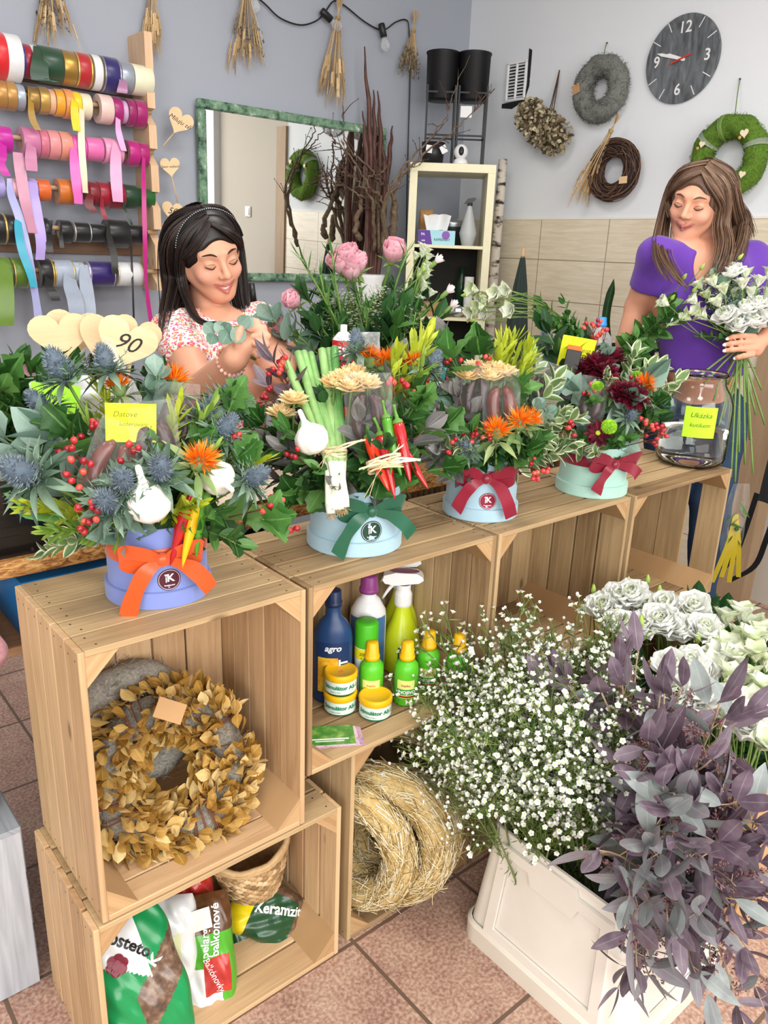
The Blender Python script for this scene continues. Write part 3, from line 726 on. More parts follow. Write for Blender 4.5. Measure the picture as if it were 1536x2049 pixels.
c=at(358, 246, y=YB-.1);heart_pick(c, .105, -.5, at(325, 293, y=YB-.1), 'wooden heart pick reading Miluju te beside the rack board', 'Miluju tě', .026, face=(-.35, -1, 0))
c=at(341, 336, y=YB-.1);heart_pick(c, .08, .1, at(356, 408, y=YB-.1), 'wooden heart pick with black script just below the topmost one', 'Jsem nejlepší', .014, face=(-.35, -1, 0))
c=at(344, 425, y=YB-.1);heart_pick(c, .085, -.15, at(322, 450, y=YB-.1), 'wooden heart pick showing 50 above the dark-haired woman', '50', .036, face=(-.35, -1, 0))

# ================================================================== CRATES
M_crate=woodmat('crate_pine', '#926a44', '#dfbd92', 0.62, plankvar=.5)
M_weath_shade=woodmat('weathered_shaded_pine', '#75593b', '#cdb084', 0.65, plankvar=.5)  # weathered tops, plus the shade inside the crates put into the brown
M_nail=mat('nail_head', '#4a3b30', 0.5, metal=.4)
M_post=woodmat('crate_post', '#9c764e', '#d6b588', 0.65, plankvar=.2)
def crate(label, x0, x1, y0, y1, z0, z1, tone=.5, ntop=5, nside=5, nback=5, gaps=(.004, .0015, .004), side_gap_right=False, rz=0.0, post=.052, group='slatted apple crates of the counter'):
 cx, cy=(x0+x1)/2, (y0+y1)/2
 o=thing('wooden_crate', label, 'crate', (cx, cy, z0), rz, group)
 X, Y, Z=x1-x0, y1-y0, z1-z0
 t=.0105
 Mw=M_weath_shade if tone<.5 else M_crate  # low-tone crates: worn wood with interior shade painted into its colour
 def planks(axis_len, n, gap, place, vertical, depth):
  b=MB();w=(depth-gap*(n-1))/n
  ws=[w*rnd.uniform(.9, 1.1) for _ in range(n)]
  k=(depth-gap*(n-1))/sum(ws);ws=[q*k for q in ws]
  p=-depth/2
  for i in range(n):
   c=p+ws[i]/2;p+=ws[i]+gap
   place(b, c, ws[i], min(1, max(0, tone+rnd.uniform(-.35, .35))))
  return b
 for s in (-1, 1):
  def put(b, c, w, ti, s=s):
   g=cbox(t, w, Z-.002, .0012, grain=2)
   b.g(g, T=(s*(X/2-t/2), c, Z/2), tint=ti)
   for zz in (.018, Z-.018):
    for d in (-w*.25, w*.25):
     b.g(ball(.0004, .002, .002, 6, 4), T=(s*(X/2), c+d, zz+rnd.uniform(-.004, .004)), mat=1)
  if s==1 and side_gap_right:
   b=MB()
   for (ya, yb_) in ((-Y/2, -Y/2+.078), (-Y/2+.118, -Y/2+.205), (-Y/2+.207, Y/2)):
    put(b, (ya+yb_)/2, yb_-ya, tone+rnd.uniform(-.2, .2))
  else:
   b=planks(Z, nside, gaps[1], put, True, Y)
  b.build('side_panel', [Mw, M_nail], o, smooth=False)
 for nm, zc, gp in (('top_panel', Z-t/2, gaps[0]), ('bottom_panel', t/2, gaps[2])):
  def put(b, c, w, ti, zc=zc):
   b.g(cbox(X-2*t, w, t, .0012, grain=0), T=(0, c, zc), tint=ti)
   if zc>Z/2:
    for xx in (-X/2+t+.018, X/2-t-.018):
     for d in (-w*.25, w*.25):
      b.g(ball(.0022, .0022, .0004, 6, 4), T=(xx+rnd.uniform(-.005, .005), c+d, Z), mat=1)
  planks(X, ntop, gp, put, False, Y-.001).build(nm, [M_weath_shade if nm=='top_panel' else Mw, M_nail], o, smooth=False)
 def put(b, c, w, ti):
  b.g(cbox(w, .008, Z-2*t-.004, .0012, grain=2), T=(c, Y/2-.005, Z/2), tint=ti*.9)
 planks(Z, nback, .004, put, True, X-2*t-.004).build('back_panel', [Mw, M_nail], o, smooth=False)
 for sx in (-1, 1):
  for sz in (-1, 1):
   tri=np.array([(0, 0), (post, 0), (post*.62, post*.38), (0, post)])
   tri=np.array([(0, 0), (post, 0), (0, post)])
   V, F, uv=prism(tri, Y-.012)
   px=sx*(X/2-t-V[:, 0]);pz=(Z-t-V[:, 1]) if sz>0 else (t+V[:, 1])
   V2=np.stack([px, -Y/2+.002+V[:, 2], pz], 1)
   if sx*sz>0:F=[f[::-1] for f in F]
   b=MB();b.add(V2, F, 0, tone+rnd.uniform(-.15, .2), np.c_[V[:, 2]+rnd.random()*9, V[:, 0]+V[:, 1]])
   b.build('corner_post', M_post, o, smooth=False)
 return o
HT=0.89
crate('tall light pine crate under the lilac hatbox, holding the golden leaf wreath', 0, .402, 0, .302, .388, HT, .62, 5, 5, 5)
crate('bottom left floor crate holding bags of plant substrate and a wicker basket', -.018, .491, -.002, .300, 0, .386, .55, 4, 5, 6, gaps=(.006, .007, .006))
crate('wide crate under the big light blue hatbox, shelving the fertiliser bottles', .408, .90, 0, .302, .492, HT, .36, 5, 5, 6, gaps=(.009, .003, .006))
crate('floor crate standing upright with straw wreath rings inside', .524, .905, .01, .306, 0, .49, .4, 4, 4, 5)
crate('empty crate under the light blue hatbox with the wine red bow', .908, 1.405, 0, .302, .492, HT, .3, 5, 4, 6, gaps=(.009, .006, .006))  # low tone darkens the planks to stand for the shaded inside
crate('floor crate behind the white waxflowers', .912, 1.40, .01, .306, 0, .49, .22, 4, 4, 5)
crate('empty crate under the glass jar, with a missing slat in its right side', 1.417, 1.918, -.004, .298, .492, HT, .33, 5, 3, 5, gaps=(.009, .004, .006), side_gap_right=True)  # plank tone lowered here too, painting in the interior shade
crate('floor crate at the right end of the counter, behind the white lisianthus', 1.41, 1.91, .01, .306, 0, .49, .22, 4, 4, 5)
M_wash=woodmat('white_washed', '#8e949c', '#e4e8ee', 0.7, plankvar=.25)
wc=thing('wooden_crate', 'whitewashed grey crate on the floor at the left edge of the photo', 'crate', (-.30, .56, 0), 0)
zt=at(72, 1641, y=.322)[2]
b=MB()
for i in range(5):
 w=.112;b.g(cbox(w-.013, .014, zt-.012, .001, grain=2), T=(.27-w/2-i*w, -.232, (zt-.012)/2+.001), tint=rnd.uniform(.3, .9))
b.build('front_panel', M_wash, wc, smooth=False)
b=MB()
for i in range(5):
 w=.112;b.g(cbox(w-.013, .48, .012, .001, grain=1), T=(.27-w/2-i*w, 0, zt-.006), tint=rnd.uniform(.1, .5))
b.build('top_panel', M_wash, wc, smooth=False)
for s in (-1, 1):
 b=MB()
 for i in range(3):b.g(cbox(.012, .45, zt/3-.02, .001, grain=1), T=(s*.262, 0, zt/6+i*zt/3), tint=rnd.uniform(.2, .6))
 b.build('side_panel', M_wash, wc, smooth=False)
M_osb=None
def osb():
 m, nt, b=newmat('osb_board')
 tc=N(nt, 'ShaderNodeTexCoord');mp=N(nt, 'ShaderNodeMapping');mp.inputs['Scale'].default_value=(22, 60, 60)
 nt.links.new(tc.outputs['Object'], mp.inputs[0])
 nz=N(nt, 'ShaderNodeTexNoise');nz.inputs['Scale'].default_value=2.0;nz.inputs['Detail'].default_value=5;nz.inputs['Distortion'].default_value=1.5
 nt.links.new(mp.outputs[0], nz.inputs['Vector'])
 cr=N(nt, 'ShaderNodeValToRGB');e=cr.color_ramp.elements
 e[0].position=0.32;e[0].color=srgb('#6b3f1c');e[1].position=0.68;e[1].color=srgb('#dcae6c');k=e.new(.5);k.color=srgb('#b27a3d')
 nt.links.new(nz.outputs[0], cr.inputs[0]);nt.links.new(cr.outputs[0], b.inputs['Base Color']);b.inputs['Roughness'].default_value=.55
 bp=N(nt, 'ShaderNodeBump');bp.inputs['Strength'].default_value=.6;bp.inputs['Distance'].default_value=.004
 nt.links.new(nz.outputs[0], bp.inputs['Height']);nt.links.new(bp.outputs[0], b.inputs['Normal'])
 return m
M_osb=osb()
BZ=0.905
BY0, BY1=.385, .74
be=thing('work_bench', 'OSB work bench running behind the crates', 'bench', (.8, .56, 0))
b=MB();b.g(cbox(2.3, BY1-BY0, .034, .002), T=(0, 0, BZ-.017));b.build('bench_top', M_osb, be, smooth=False)
b=MB();b.g(cbox(1.1, .3, .018, .001), T=(-.55, .02, .70));b.build('lower_shelf', woodmat('shelf_board', '#a5764e', '#cfa67c', .6), be, smooth=False)
for x in (-1.1, -.02, 1.1):
 for y in (-.13, .13):
  b=MB();b.g(cbox(.045, .045, BZ-.034, .002), T=(x, y, (BZ-.034)/2), tint=.3);b.build('leg', M_crate, be, smooth=False)
b=MB()
for i in range(52):
 b.g(tube([(.05+i*.0195, -.155, .5), (.05+i*.0195, -.155, BZ-.036)], .0085, 8), tint=rnd.random())
b.build('reed_front', mat('reed', '#8d6b48', .6, cols=['#5f4630', '#a9825a']), be)
pp=MB();V, F, uv=grid_geo(.52, .26, 26, 14)
V[:, 2]=.004+.005*np.sin(V[:, 0]*23)*np.cos(V[:, 1]*31)+.003*np.sin(V[:, 0]*71+V[:, 1]*40)
V[:, 2]-=V[:, 2].min()-.0008
pp.add(V, F, 0, .5, uv)
o=pp.build('packing_paper', mat('brown_white_paper', '#e6d3bc', .8), None);o.location=(.55, .55, BZ);o.rotation_euler=(0, 0, .12)
tag(o, 'crumpled pale packing paper spread on the bench between the woman and the counter', 'paper')
pr=thing('paper_roll', 'pink wrapping paper roll lying under the bench at the left edge', 'paper roll', (-.045, .50, .709+.036))
b=MB();b.g(lathe([(.016, -.14), (.036, -.14), (.036, .2), (.016, .2)], 32), R=rotx(-PI/2));b.build('wrapping_paper', mat('pink_paper', '#e3a3ad', .5, cols=['#c46f80', '#f0c3c8'], noise_amt=.6, scale=60), pr)
b=MB();b.g(lathe([(.0155, -.1405), (.0155, .2), (.013, .2), (.013, -.1405), (.0155, -.1405)], 24), R=rotx(-PI/2));b.build('core', mat('dark_core', '#4c4340', .8), pr)
gb=thing('storage_bin', 'dark green plastic bin under the bench on the whitewashed crate', 'bin', (-.17, .52, zt))
b=MB()
V, F, uv=prism(np.array([(-.1, -.14), (.1, -.14), (.1, .14), (-.1, .14)]), .25);V[4:, :2]*=1.1;b.add(V, F[:1]+F[2:], 0, .4, uv)
V3=V.copy();V3[:, :2]*=.96;V3[:, 2]+=.004;b.add(V3, [f[::-1] for f in (F[:1]+F[2:])], 0, .4, uv)
b.g(cbox(.235, .32, .012, .003), T=(0, 0, .25));b.build('bin_body', mat('green_plastic_bin', '#1f6a4c', .4), gb, smooth=False)
bb=thing('storage_box', 'blue plastic box glimpsed under the bench behind the lilac hatbox', 'box', (.14, .52, .709))
b=MB();b.g(cbox(.2, .2, .12, .006), T=(0, 0, .06));b.build('box_body', mat('blue_plastic', '#1f7fc4', .35), bb, smooth=False)
b=MB();b.g(cbox(.21, .21, .014, .004), T=(0, 0, .127));b.build('lid', mat('blue_plastic', '#1f7fc4', .35), bb, smooth=False)

# ================================================================== GOODS IN THE CRATES
M_gold=leafmat('golden_leaf', ['#84601f', '#b68a3a', '#d3ae62', '#ecd49a'], .55, vein=.3)
M_lichen=mat('grey_lichen', '#8c877c', .9, cols=['#4e4a42', '#9a958a', '#cfcabd'], noise_amt=.4, scale=220)
M_twig=mat('red_twig', '#6a3a26', .7, cols=['#4a2617', '#8a5238'])
LF={k:leaf(*a) for k, a in { 'gold':(1, .62, 6, .16, .18, 'obov'), 'round':(1, .9, 6, .1, .12, 'round'), 'oval':(1, .5, 6, .14, .18, 'oval'), 'lance':(1, .26, 6, .18, .2, 'lance'), 'euc':(1, .34, 7, .1, .22, 'oval'), 'needle':(1, .09, 3, .1, .1, 'lance'), 'small':(1, .5, 4, .15, .15, 'oval'), 'strap':(1, .12, 6, .15, .25, 'strap'), 'lobed':(1, .85, 8, .12, .2, 'lobed'), 'petal':(1, .42, 4, .28, -.25, 'obov'), 'petalw':(1, .8, 5, .22, -.3, 'obov'), 'rosep':(1, 1.1, 6, .32, -.42, 'obov'), 'heart':(1, .8, 6, .12, .2, 'heart')}.items()}
def rand_rot(n, axis=None, spread=1.0):
 out=[]
 for i in range(n):
  a=np.array(axis[i] if axis is not None and np.ndim(axis)==2 else (axis if axis is not None else (0, 0, 1)), float)
  v=nrm(nrm(a)+spread*np.array([rnd.gauss(0, 1), rnd.gauss(0, 1), rnd.gauss(0, 1)]))
  f=frame(v, (rnd.gauss(0, 1), rnd.gauss(0, 1), rnd.gauss(0, 1)+.6))
  out.append(np.stack([f[:, 0], f[:, 2], -f[:, 1]], 1))
 return np.array(out)
def ring_frame(n, up=(0, 0, 1)):
 n=nrm(n);x=nrm(np.cross(up, n));return np.stack([x, np.cross(n, x), n], 1)
def torus_geo(R, r, n=40, m=14, wob=.08):
 V=[];F=[]
 for i in range(n):
  a=2*PI*i/n
  for j in range(m):
   c=2*PI*j/m
   rr=r*(1+wob*math.sin(a*7+c*3)+wob*rnd.uniform(-.5, .5))
   V.append(((R+rr*math.cos(c))*math.cos(a), (R+rr*math.cos(c))*math.sin(a), rr*math.sin(c)))
   F.append([i*m+j, ((i+1)%n)*m+j, ((i+1)%n)*m+(j+1)%m, i*m+(j+1)%m])
 V=np.array(V)
 return V, np.array(F), np.stack([np.arctan2(V[:, 1], V[:, 0]), V[:, 2]], 1)
def fuzz(b, R, r, n, length, rad, rings, spread=.9, tang=.5):
 for i in range(n):
  a=rnd.uniform(0, 2*PI);c=rnd.uniform(0, 2*PI)
  nn=np.array([math.cos(c)*math.cos(a), math.cos(c)*math.sin(a), math.sin(c)])
  p=np.array([R*math.cos(a), R*math.sin(a), 0])+nn*r*rnd.uniform(.85, 1.05)
  tg=np.array([-math.sin(a), math.cos(a), 0])*rnd.choice((-1, 1))
  d=nrm(nn*(1-tang)+tg*tang+spread*.5*np.array([rnd.gauss(0, 1), rnd.gauss(0, 1), rnd.gauss(0, 1)]))
  l=length*rnd.uniform(.5, 1.2)
  b.g(tube([p, p+d*l*.55, p+d*l+nn*rnd.uniform(-.3, .3)*l*.4], rad*rnd.uniform(.6, 1.2), 3, cap=False), tint=rnd.random())
wr=thing('leaf_wreath', 'wreath of golden preserved leaves leaning inside the tall left crate', 'wreath', at(338, 1540, y=.15))
Rw=ring_frame((-.2, -.9, .42))
b=MB();b.g(torus_geo(.112, .036), R=Rw, tint=.3);fz=MB();fuzz(fz, .112, .036, 700, .022, .0006, 0)
for i, v in enumerate(fz.V):fz.V[i]=v@Rw.T
b.V+=fz.V;b.Ti+=fz.Ti;b.Uv+=fz.Uv;b.Sz+=fz.Sz;b.Mt+=fz.Mt;b.Lp+=[l+b.n for l in fz.Lp];b.n+=fz.n
b.build('lichen_ring', M_lichen, wr)
P, A=[], []
for i in range(1500):
 a=rnd.uniform(0, 2*PI);c=rnd.uniform(-.9, 3.9)
 if math.sin(a*4+.5)>.72 and rnd.random()<.75:continue
 nn=np.array([math.cos(c)*math.cos(a), math.cos(c)*math.sin(a), math.sin(c)])
 p=np.array([.112*math.cos(a), .112*math.sin(a), 0])+nn*.036*rnd.uniform(.9, 1.4)
 P.append(p@Rw.T);A.append((nn+.9*np.array([-math.sin(a), math.cos(a), .1]))@Rw.T)
b=MB();b.many(LF['gold'], rand_rot(len(P), np.array(A), .35), P, [rnd.uniform(.026, .042) for _ in P], tints=[rnd.uniform(.1, 1) for _ in P])
b.build('golden_leaves', M_gold, wr)
b=MB()
for k in range(26):
 a=rnd.choice((.3, 1.85, 3.4, 5.0))+rnd.uniform(-.25, .25);c=np.linspace(-.5, 3.4, 9)
 pts=[(np.array([.112*math.cos(a+q*.06), .112*math.sin(a+q*.06), 0])+np.array([math.cos(q)*math.cos(a), math.cos(q)*math.sin(a), math.sin(q)])*.044)@Rw.T for q in c]
 b.g(tube(pts, .0013, 5))
b.build('binding_twigs', M_twig, wr)
b=MB();tp=at(340, 1422, y=.09)-np.array(wr.location)
b.g(cbox(.05, .036, .0012), R=ring_frame((-.2, -.8, .6))@rotz(-.5), T=tp);b.build('kraft_tag', mat('kraft', '#b48d62', .8), wr, smooth=False)
w2=thing('lichen_wreath', 'grey lichen wreath mostly hidden behind the golden leaf wreath', 'wreath', at(262, 1452, y=.25))
b=MB();b.g(torus_geo(.10, .032), R=ring_frame((-.1, -1, .1)), tint=.4);fz=MB();fuzz(fz, .10, .034, 900, .02, .0006, 0)
for v, l, s_, m_, t_, u_ in zip(fz.V, fz.Lp, fz.Sz, fz.Mt, fz.Ti, fz.Uv):
 pass
FR=ring_frame((-.1, -1, .1))
b.V+=[v@FR.T for v in fz.V];b.Ti+=fz.Ti;b.Uv+=fz.Uv;b.Sz+=fz.Sz;b.Mt+=fz.Mt;b.Lp+=[l+b.n for l in fz.Lp];b.n+=fz.n
b.build('lichen_ring', M_lichen, w2)
M_strawr=mat('straw_ring', '#c9b184', .7, cols=['#7e6438', '#c4a564', '#e0cfa0', '#f2ead2'], noise_amt=.3, scale=120)
def straw_ring(x, lean, label, yaw=0.0, R=.165, r=.045, yc=.115, tag_=None):
 o=thing('straw_wreath', label, 'straw wreath', (x, yc, R+r+.014), 0, 'straw wreath rings in the floor crate')
 FRm=ring_frame(rotz(yaw)@np.array([-math.cos(lean), -.12, math.sin(lean)]))
 b=MB();b.g(torus_geo(R, r*.93, 44, 14, .05), R=FRm, tint=.4)
 for i in range(1500):
  a=rnd.uniform(0, 2*PI);c=rnd.uniform(0, 2*PI);l=rnd.uniform(.1, .42);dv=rnd.gauss(0, .35)
  pts=[]
  for q in (0, .5, 1):
   aa=a+l*(q-.5);cc=c+dv*(q-.5)
   rr=r*(.97+.06*rnd.random())+(.012*rnd.random()**6 if q==1 else 0)
   pts.append(((R+rr*math.cos(cc))*math.cos(aa), (R+rr*math.cos(cc))*math.sin(aa), rr*math.sin(cc)))
  b.g(tube(np.array(pts)@FRm.T, rnd.uniform(.0008, .0019), 3, cap=False), tint=min(1, max(0, rnd.gauss(.6, .28))))
 for i in range(170):
  a=rnd.uniform(0, 2*PI);c=rnd.uniform(0, 2*PI)
  nn=np.array([math.cos(c)*math.cos(a), math.cos(c)*math.sin(a), math.sin(c)])
  p=np.array([R*math.cos(a), R*math.sin(a), 0])+nn*r;tg=np.array([-math.sin(a), math.cos(a), 0])*rnd.choice((-1, 1))
  d=nrm(nn*.6+tg+.4*np.array([rnd.gauss(0, 1) for _ in range(3)]))
  b.g(tube(np.array([p-d*.01, p+d*rnd.uniform(.01, .04)])@FRm.T, .0009, 3, cap=False), tint=rnd.random())
 b.build('straw', M_strawr, o)
 b=MB()
 for k in range(30):
  a=2*PI*k/30;c=np.linspace(0, 2*PI, 12)
  b.g(tube(np.array([((R+r*1.02*math.cos(q))*math.cos(a+q*.033), (R+r*1.02*math.cos(q))*math.sin(a+q*.033), r*1.02*math.sin(q)) for q in c])@FRm.T, .0005, 3, cap=False), tint=.9)
 b.build('binding_thread', mat('nylon_thread', '#e6e2d6', .3), o)
 if tag_:
  b=MB();b.g(cbox(.034, .045, .001), R=ring_frame((-.8, -.6, .2)), T=tag_);b.build('price_tag', mat('pale_green_note', '#cfd8a0', .8), o, smooth=False)
 return o
straw_ring(.775, .0, 'rightmost straw wreath ring, whose dark hole is in view', yaw=.62, yc=.165, R=.17, r=.044)
straw_ring(.715, .10, 'straw wreath ring second from the right in the floor crate', yc=.07, R=.115, r=.042, yaw=.5)
straw_ring(.650, .05, 'straw wreath ring with the pale green price note', yc=.06, R=.14, r=.04, yaw=.4, tag_=(-.05, -.06, .08))
straw_ring(.585, .0, 'leftmost straw wreath ring against the crate wall', yc=.09, R=.13, r=.038, yaw=.3)
ZB=.492+.0108
M_wl=mat('white_label', '#f2f2ee', .45)
def lab(o, name, r, a0, da, z0, z1, m, sy=1.0, off=.0006):
 b=MB();b.g(lathe([(r+off, z0), (r+off, z1)], 16, a0-da, a0+da));b.V[0]=b.V[0]*np.array([1, sy, 1])
 return b.build(name, m, o)
def lettering(o, s, r, a0, z, size, m, sy=1.0, rot=0.0, shear=0.0, bold=0.0, space=1.0, name='lettering', off=.0012):
 V, F, uv=text_geo(s, size, shear, bold=bold, space=space)
 V=V@rotz(rot).T
 V, F, uv=wrap((V, F, uv), r, a0, z, off);V=V*np.array([1, sy, 1])
 b=MB();b.add(V, F, 0, .5, uv);return b.build(name, m, o, smooth=False)
facing=lambda p:math.atan2(CAM[1]-p[1], CAM[0]-p[0])
M_g=mat('green_hdpe', '#5cc22a', .35, spec=.5)
M_y=mat('yellow_cap', '#f2b50c', .4)
M_rd=mat('red_print', '#a81f22', .4)
M_dg=mat('green_print', '#0d7a55', .45)
M_lime=mat('lime_print', '#d9e65a', .45)
M_wp=mat('white_print', '#f4f4f4', .4)
M_bk=mat('black_print', '#16181c', .4)
def cap_ribbed(r0, r1, h, n=40):
 g=lathe([(0, h), (r1*.9, h), (r1, h-.002), (r0, .004), (r0*1.12, .003), (r0*1.12, -.006), (r0, -.006)], n)
 V=g[0];a=np.arctan2(V[:, 1], V[:, 0]);k=1+.025*np.sign(np.sin(a*n/2))*(V[:, 2]>.003)*(V[:, 2]<h-.001)
 V[:, :2]*=k[:, None]
 return g
def fert_bottle(p, label):
 a=facing(p)
 o=thing('fertiliser_bottle', label, 'bottle', (p[0], p[1], ZB), 0, 'small green fertiliser bottles with yellow caps')
 b=MB();b.g(lathe([(0, 0), (.024, 0), (.027, .004), (.027, .082), (.0255, .094), (.018, .103), (.0125, .106), (.0125, .112), (0, .112)], 32));b.V[0]=b.V[0]*np.array([1, .8, 1])@rotz(a-PI/2+PI/2).T if False else b.V[0]
 b.build('bottle_body', M_g, o)
 b=MB();b.g(cap_ribbed(.0155, .0128, .036), T=(0, 0, .113));b.build('cap', M_y, o)
 lab(o, 'label', .027, a, .75, .022, .066, mat('lime_label', '#e6ea8a', .45))
 lab(o, 'label_band', .0272, a, .75, .030, .044, mat('mid_green_label', '#2f9a3a', .45), off=.0009)
 lettering(o, 'HNOJIVO', .0275, a, .037, .0105, M_wp, bold=.0004)
 lettering(o, 'kapka', .0275, a, .054, .0085, M_rd)
 lab(o, 'red_stripe', .0272, a, .75, .0235, .028, M_rd, off=.0009)
 return o
for px, py, lb in ((741, 1402, 'green fertiliser bottle with yellow cap, leftmost of the four'), (810, 1402, 'green fertiliser bottle with yellow cap, second from the left'), (853, 1378, 'green fertiliser bottle set back between its neighbours'), (912, 1385, 'rightmost green fertiliser bottle, half hidden by waxflowers')):
 fert_bottle(at(px, py, z=ZB), lb)
def tub(p, z, label, rim=True):
 a=facing(p)
 o=thing('stimulator_tub', label, 'tub', (p[0], p[1], z), 0, 'stimulator tubs with yellow lids')
 b=MB();b.g(lathe([(0, 0), (.030, 0), (.033, .003), (.0345, .036), (0, .036)], 40));b.build('tub_body', mat('tub_green', '#148a6a', .4), o)
 lab(o, 'label', .0338, a, 1.45, .006, .036, mat('mint_label', '#d6ebdd', .5), off=.0012)
 lettering(o, 'Stimulátor AS-1', .0352, a+.08, .022, .0125, M_dg, bold=.0004)
 lettering(o, 'podpora růstu', .0352, a-.3, .0115, .004, M_bk)
 b=MB();b.g(lathe([(.0355, .034), (.0368, .036), (.0368, .046), (.035, .049), (.031, .0488), (.030, .0475), (0, .0475)], 40));b.build('lid', M_y, o)
 return o
p1=at(680, 1418, z=ZB);tub(p1, ZB, 'lower stimulator tub of the stack of two')
tub(p1, ZB+.0492, 'upper stimulator tub with an orange price sticker')
b=MB();b.g(cbox(.011, .008, .0004), T=(p1[0]-.004, p1[1]-.006, ZB+.0492+.0478));st=b.build('price_sticker', mat('orange_sticker', '#f28a1c', .5), None, smooth=False)
tag(st, 'small orange price sticker on the upper stacked tub', 'sticker')
tub(at(750, 1428, z=ZB), ZB, 'single stimulator tub beside the stack')
p=at(664, 1395, z=ZB);a=facing(p)
o=thing('plant_food_bottle', 'large dark blue plant food bottle at the left crate wall', 'bottle', (p[0], p[1], ZB))
M_bl=mat('dark_blue_hdpe', '#20406e', .35)
b=MB();b.g(lathe([(0, 0), (.040, 0), (.043, .005), (.043, .15), (.040, .172), (.030, .192), (.017, .205), (.015, .23), (.015, .25), (0, .25)], 40))
b.V[0]=(b.V[0]@rotz(-a-PI/2).T*np.array([1.0, .7, 1]))@rotz(a+PI/2).T;b.build('bottle_body', M_bl, o)
def olab(name, z0, z1, w0, w1, m, off=.0304):
 b=MB();V, F, uv=grid_geo(w1-w0, z1-z0, 6, 3)
 x=V[:, 0]+(w0+w1)/2;y=-.7*np.sqrt(np.maximum(.0436**2-x**2, 1e-6))-(off-.0304)
 P_=np.stack([x, y, V[:, 1]+(z0+z1)/2], 1)@rotz(a+PI/2).T
 b.add(P_, F, 0, .5, uv);return b.build(name, m, o)
def otext(s, x0, z, size, m, rot=0, **k):
 V, F, uv=text_geo(s, size, **k);V=V@rotz(rot).T
 x=V[:, 0]+x0;y=-.7*np.sqrt(np.maximum(.0436**2-x**2, 1e-6))-.0016
 b=MB();b.add(np.stack([x, y, V[:, 1]+z], 1)@rotz(a+PI/2).T, F, 0, .5, uv);b.build('lettering', m, o, smooth=False)
olab('label', .02, .15, -.035, .035, mat('blue_label', '#16325f', .4), .0307)
olab('label_picture', .03, .115, -.032, .012, mat('harvest_picture', '#caa52e', .5, cols=['#a8281c', '#d98a1c', '#e6c02c', '#3c7a2a'], noise_amt=.6, scale=60), .031)
otext('agro', 0, .138, .02, mat('pale_print', '#dfeaf2', .4), shear=.25, bold=.0006)
otext('MERIT', .024, .075, .026, M_wp, rot=PI/2, bold=.001)
b=MB();b.g(cap_ribbed(.017, .016, .03), T=(0, 0, .235));b.build('cap', mat('navy_cap', '#1b2c52', .4), o)
p=at(735, 1335, z=ZB);p=(p[0], .235, ZB);p=at(733, 1330, y=.225);a=facing(p)
o=thing('plant_food_bottle', 'white plant food bottle with purple cap at the back of the crate', 'bottle', (p[0], p[1], ZB))
b=MB();b.g(lathe([(0, 0), (.04, 0), (.042, .004), (.042, .155), (.04, .172), (.026, .198), (.017, .206), (.017, .215), (0, .215)], 36));b.build('bottle_body', mat('white_hdpe', '#eeeeec', .35), o)
b=MB();b.g(cap_ribbed(.02, .0185, .034), T=(0, 0, .222));b.build('cap', mat('purple_cap', '#8c3d80', .4), o)
lab(o, 'label', .042, a, 1.2, .03, .165, mat('blue_sky_label', '#2a5a94', .4, cols=['#1b3f76', '#5f92c4'], noise_amt=.5, scale=30))
lettering(o, 'agro', .0425, a, .145, .018, M_wp, shear=.25, bold=.0005)
p=at(731, 1352, z=ZB);p=at(731, 1345, y=.16);a=facing(p)
o=thing('spray_can', 'plant spray can with bright green cap behind the fertiliser bottles', 'spray can', (p[0], p[1], ZB))
b=MB();b.g(lathe([(0, 0), (.0245, 0), (.026, .004), (.026, .135), (.0235, .142), (0, .142)], 32));b.build('can_body', mat('white_can', '#efefef', .3), o)
b=MB();b.g(lathe([(.0262, .125), (.0262, .178), (.024, .183), (.012, .184), (0, .184)], 32));b.build('cap', mat('cap_green', '#46b41e', .4), o)
lab(o, 'label_band', .026, a, 2.0, .098, .123, mat('yellow_label', '#f0e018', .45))
lettering(o, '200 ml', .0266, a, .112, .011, M_bk)
lettering(o, '+ 50 %', .0266, a, .102, .009, M_bk)
def sprayer(p, z, label, body):
 a=facing(p)
 o=thing('trigger_sprayer', label, 'sprayer', (p[0], p[1], z), 0, 'trigger sprayers with white heads')
 b=MB();b.g(lathe([(0, 0), (.042, 0), (.045, .006), (.045, .07), (.038, .10), (.024, .135), (.0165, .165), (.016, .18), (0, .18)], 36))
 b.build('bottle_body', body, o)
 Wm=mat('white_head', '#f0f0ee', .35)
 b=MB();b.g(lathe([(.019, .165), (.021, .17), (.021, .195), (.017, .205), (.017, .22)], 28))
 R=rotz(a+PI/2)
 prof=np.array([(-.05, 0), (-.047, .012), (-.02, .02), (.03, .02), (.043, .012), (.046, .004), (.035, -.004), (-.02, -.012), (-.044, -.008)])
 V, F, uv=prism(prof, .034, -.017);V=np.stack([V[:, 0], V[:, 2], V[:, 1]+.232], 1);b.add(V@R.T, F, 0, .5, uv)
 b.build('spray_head', Wm, o, smooth=False)
 b=MB();b.g(tube(spline([(-.018, 0, .225), (-.034, 0, .205), (-.05, 0, .178)], 7)@R.T, [.006, .0045, .003], 8));b.build('trigger', Wm, o)
 b=MB();b.g(disc(.036, 24, .2525, 1, .42), R=R);b.build('head_label', mat('plum_label', '#7d3550', .45), o, smooth=False)
 lab(o, 'label', .0452, a+.3, .45, .02, .075, mat('dark_green_label', '#0f5a3a', .45))
 return o
M_yb=mat('yellow_green_bottle', '#c8d81c', .3, spec=.6)
p=at(800, 1330, y=.205);sprayer(p, ZB, 'front trigger sprayer with yellow green bottle and white head', M_yb)
p=at(790, 1300, y=.262);sprayer((p[0], .25, 0), ZB+.02, 'rear trigger sprayer, its white head just below the crate top', M_yb)
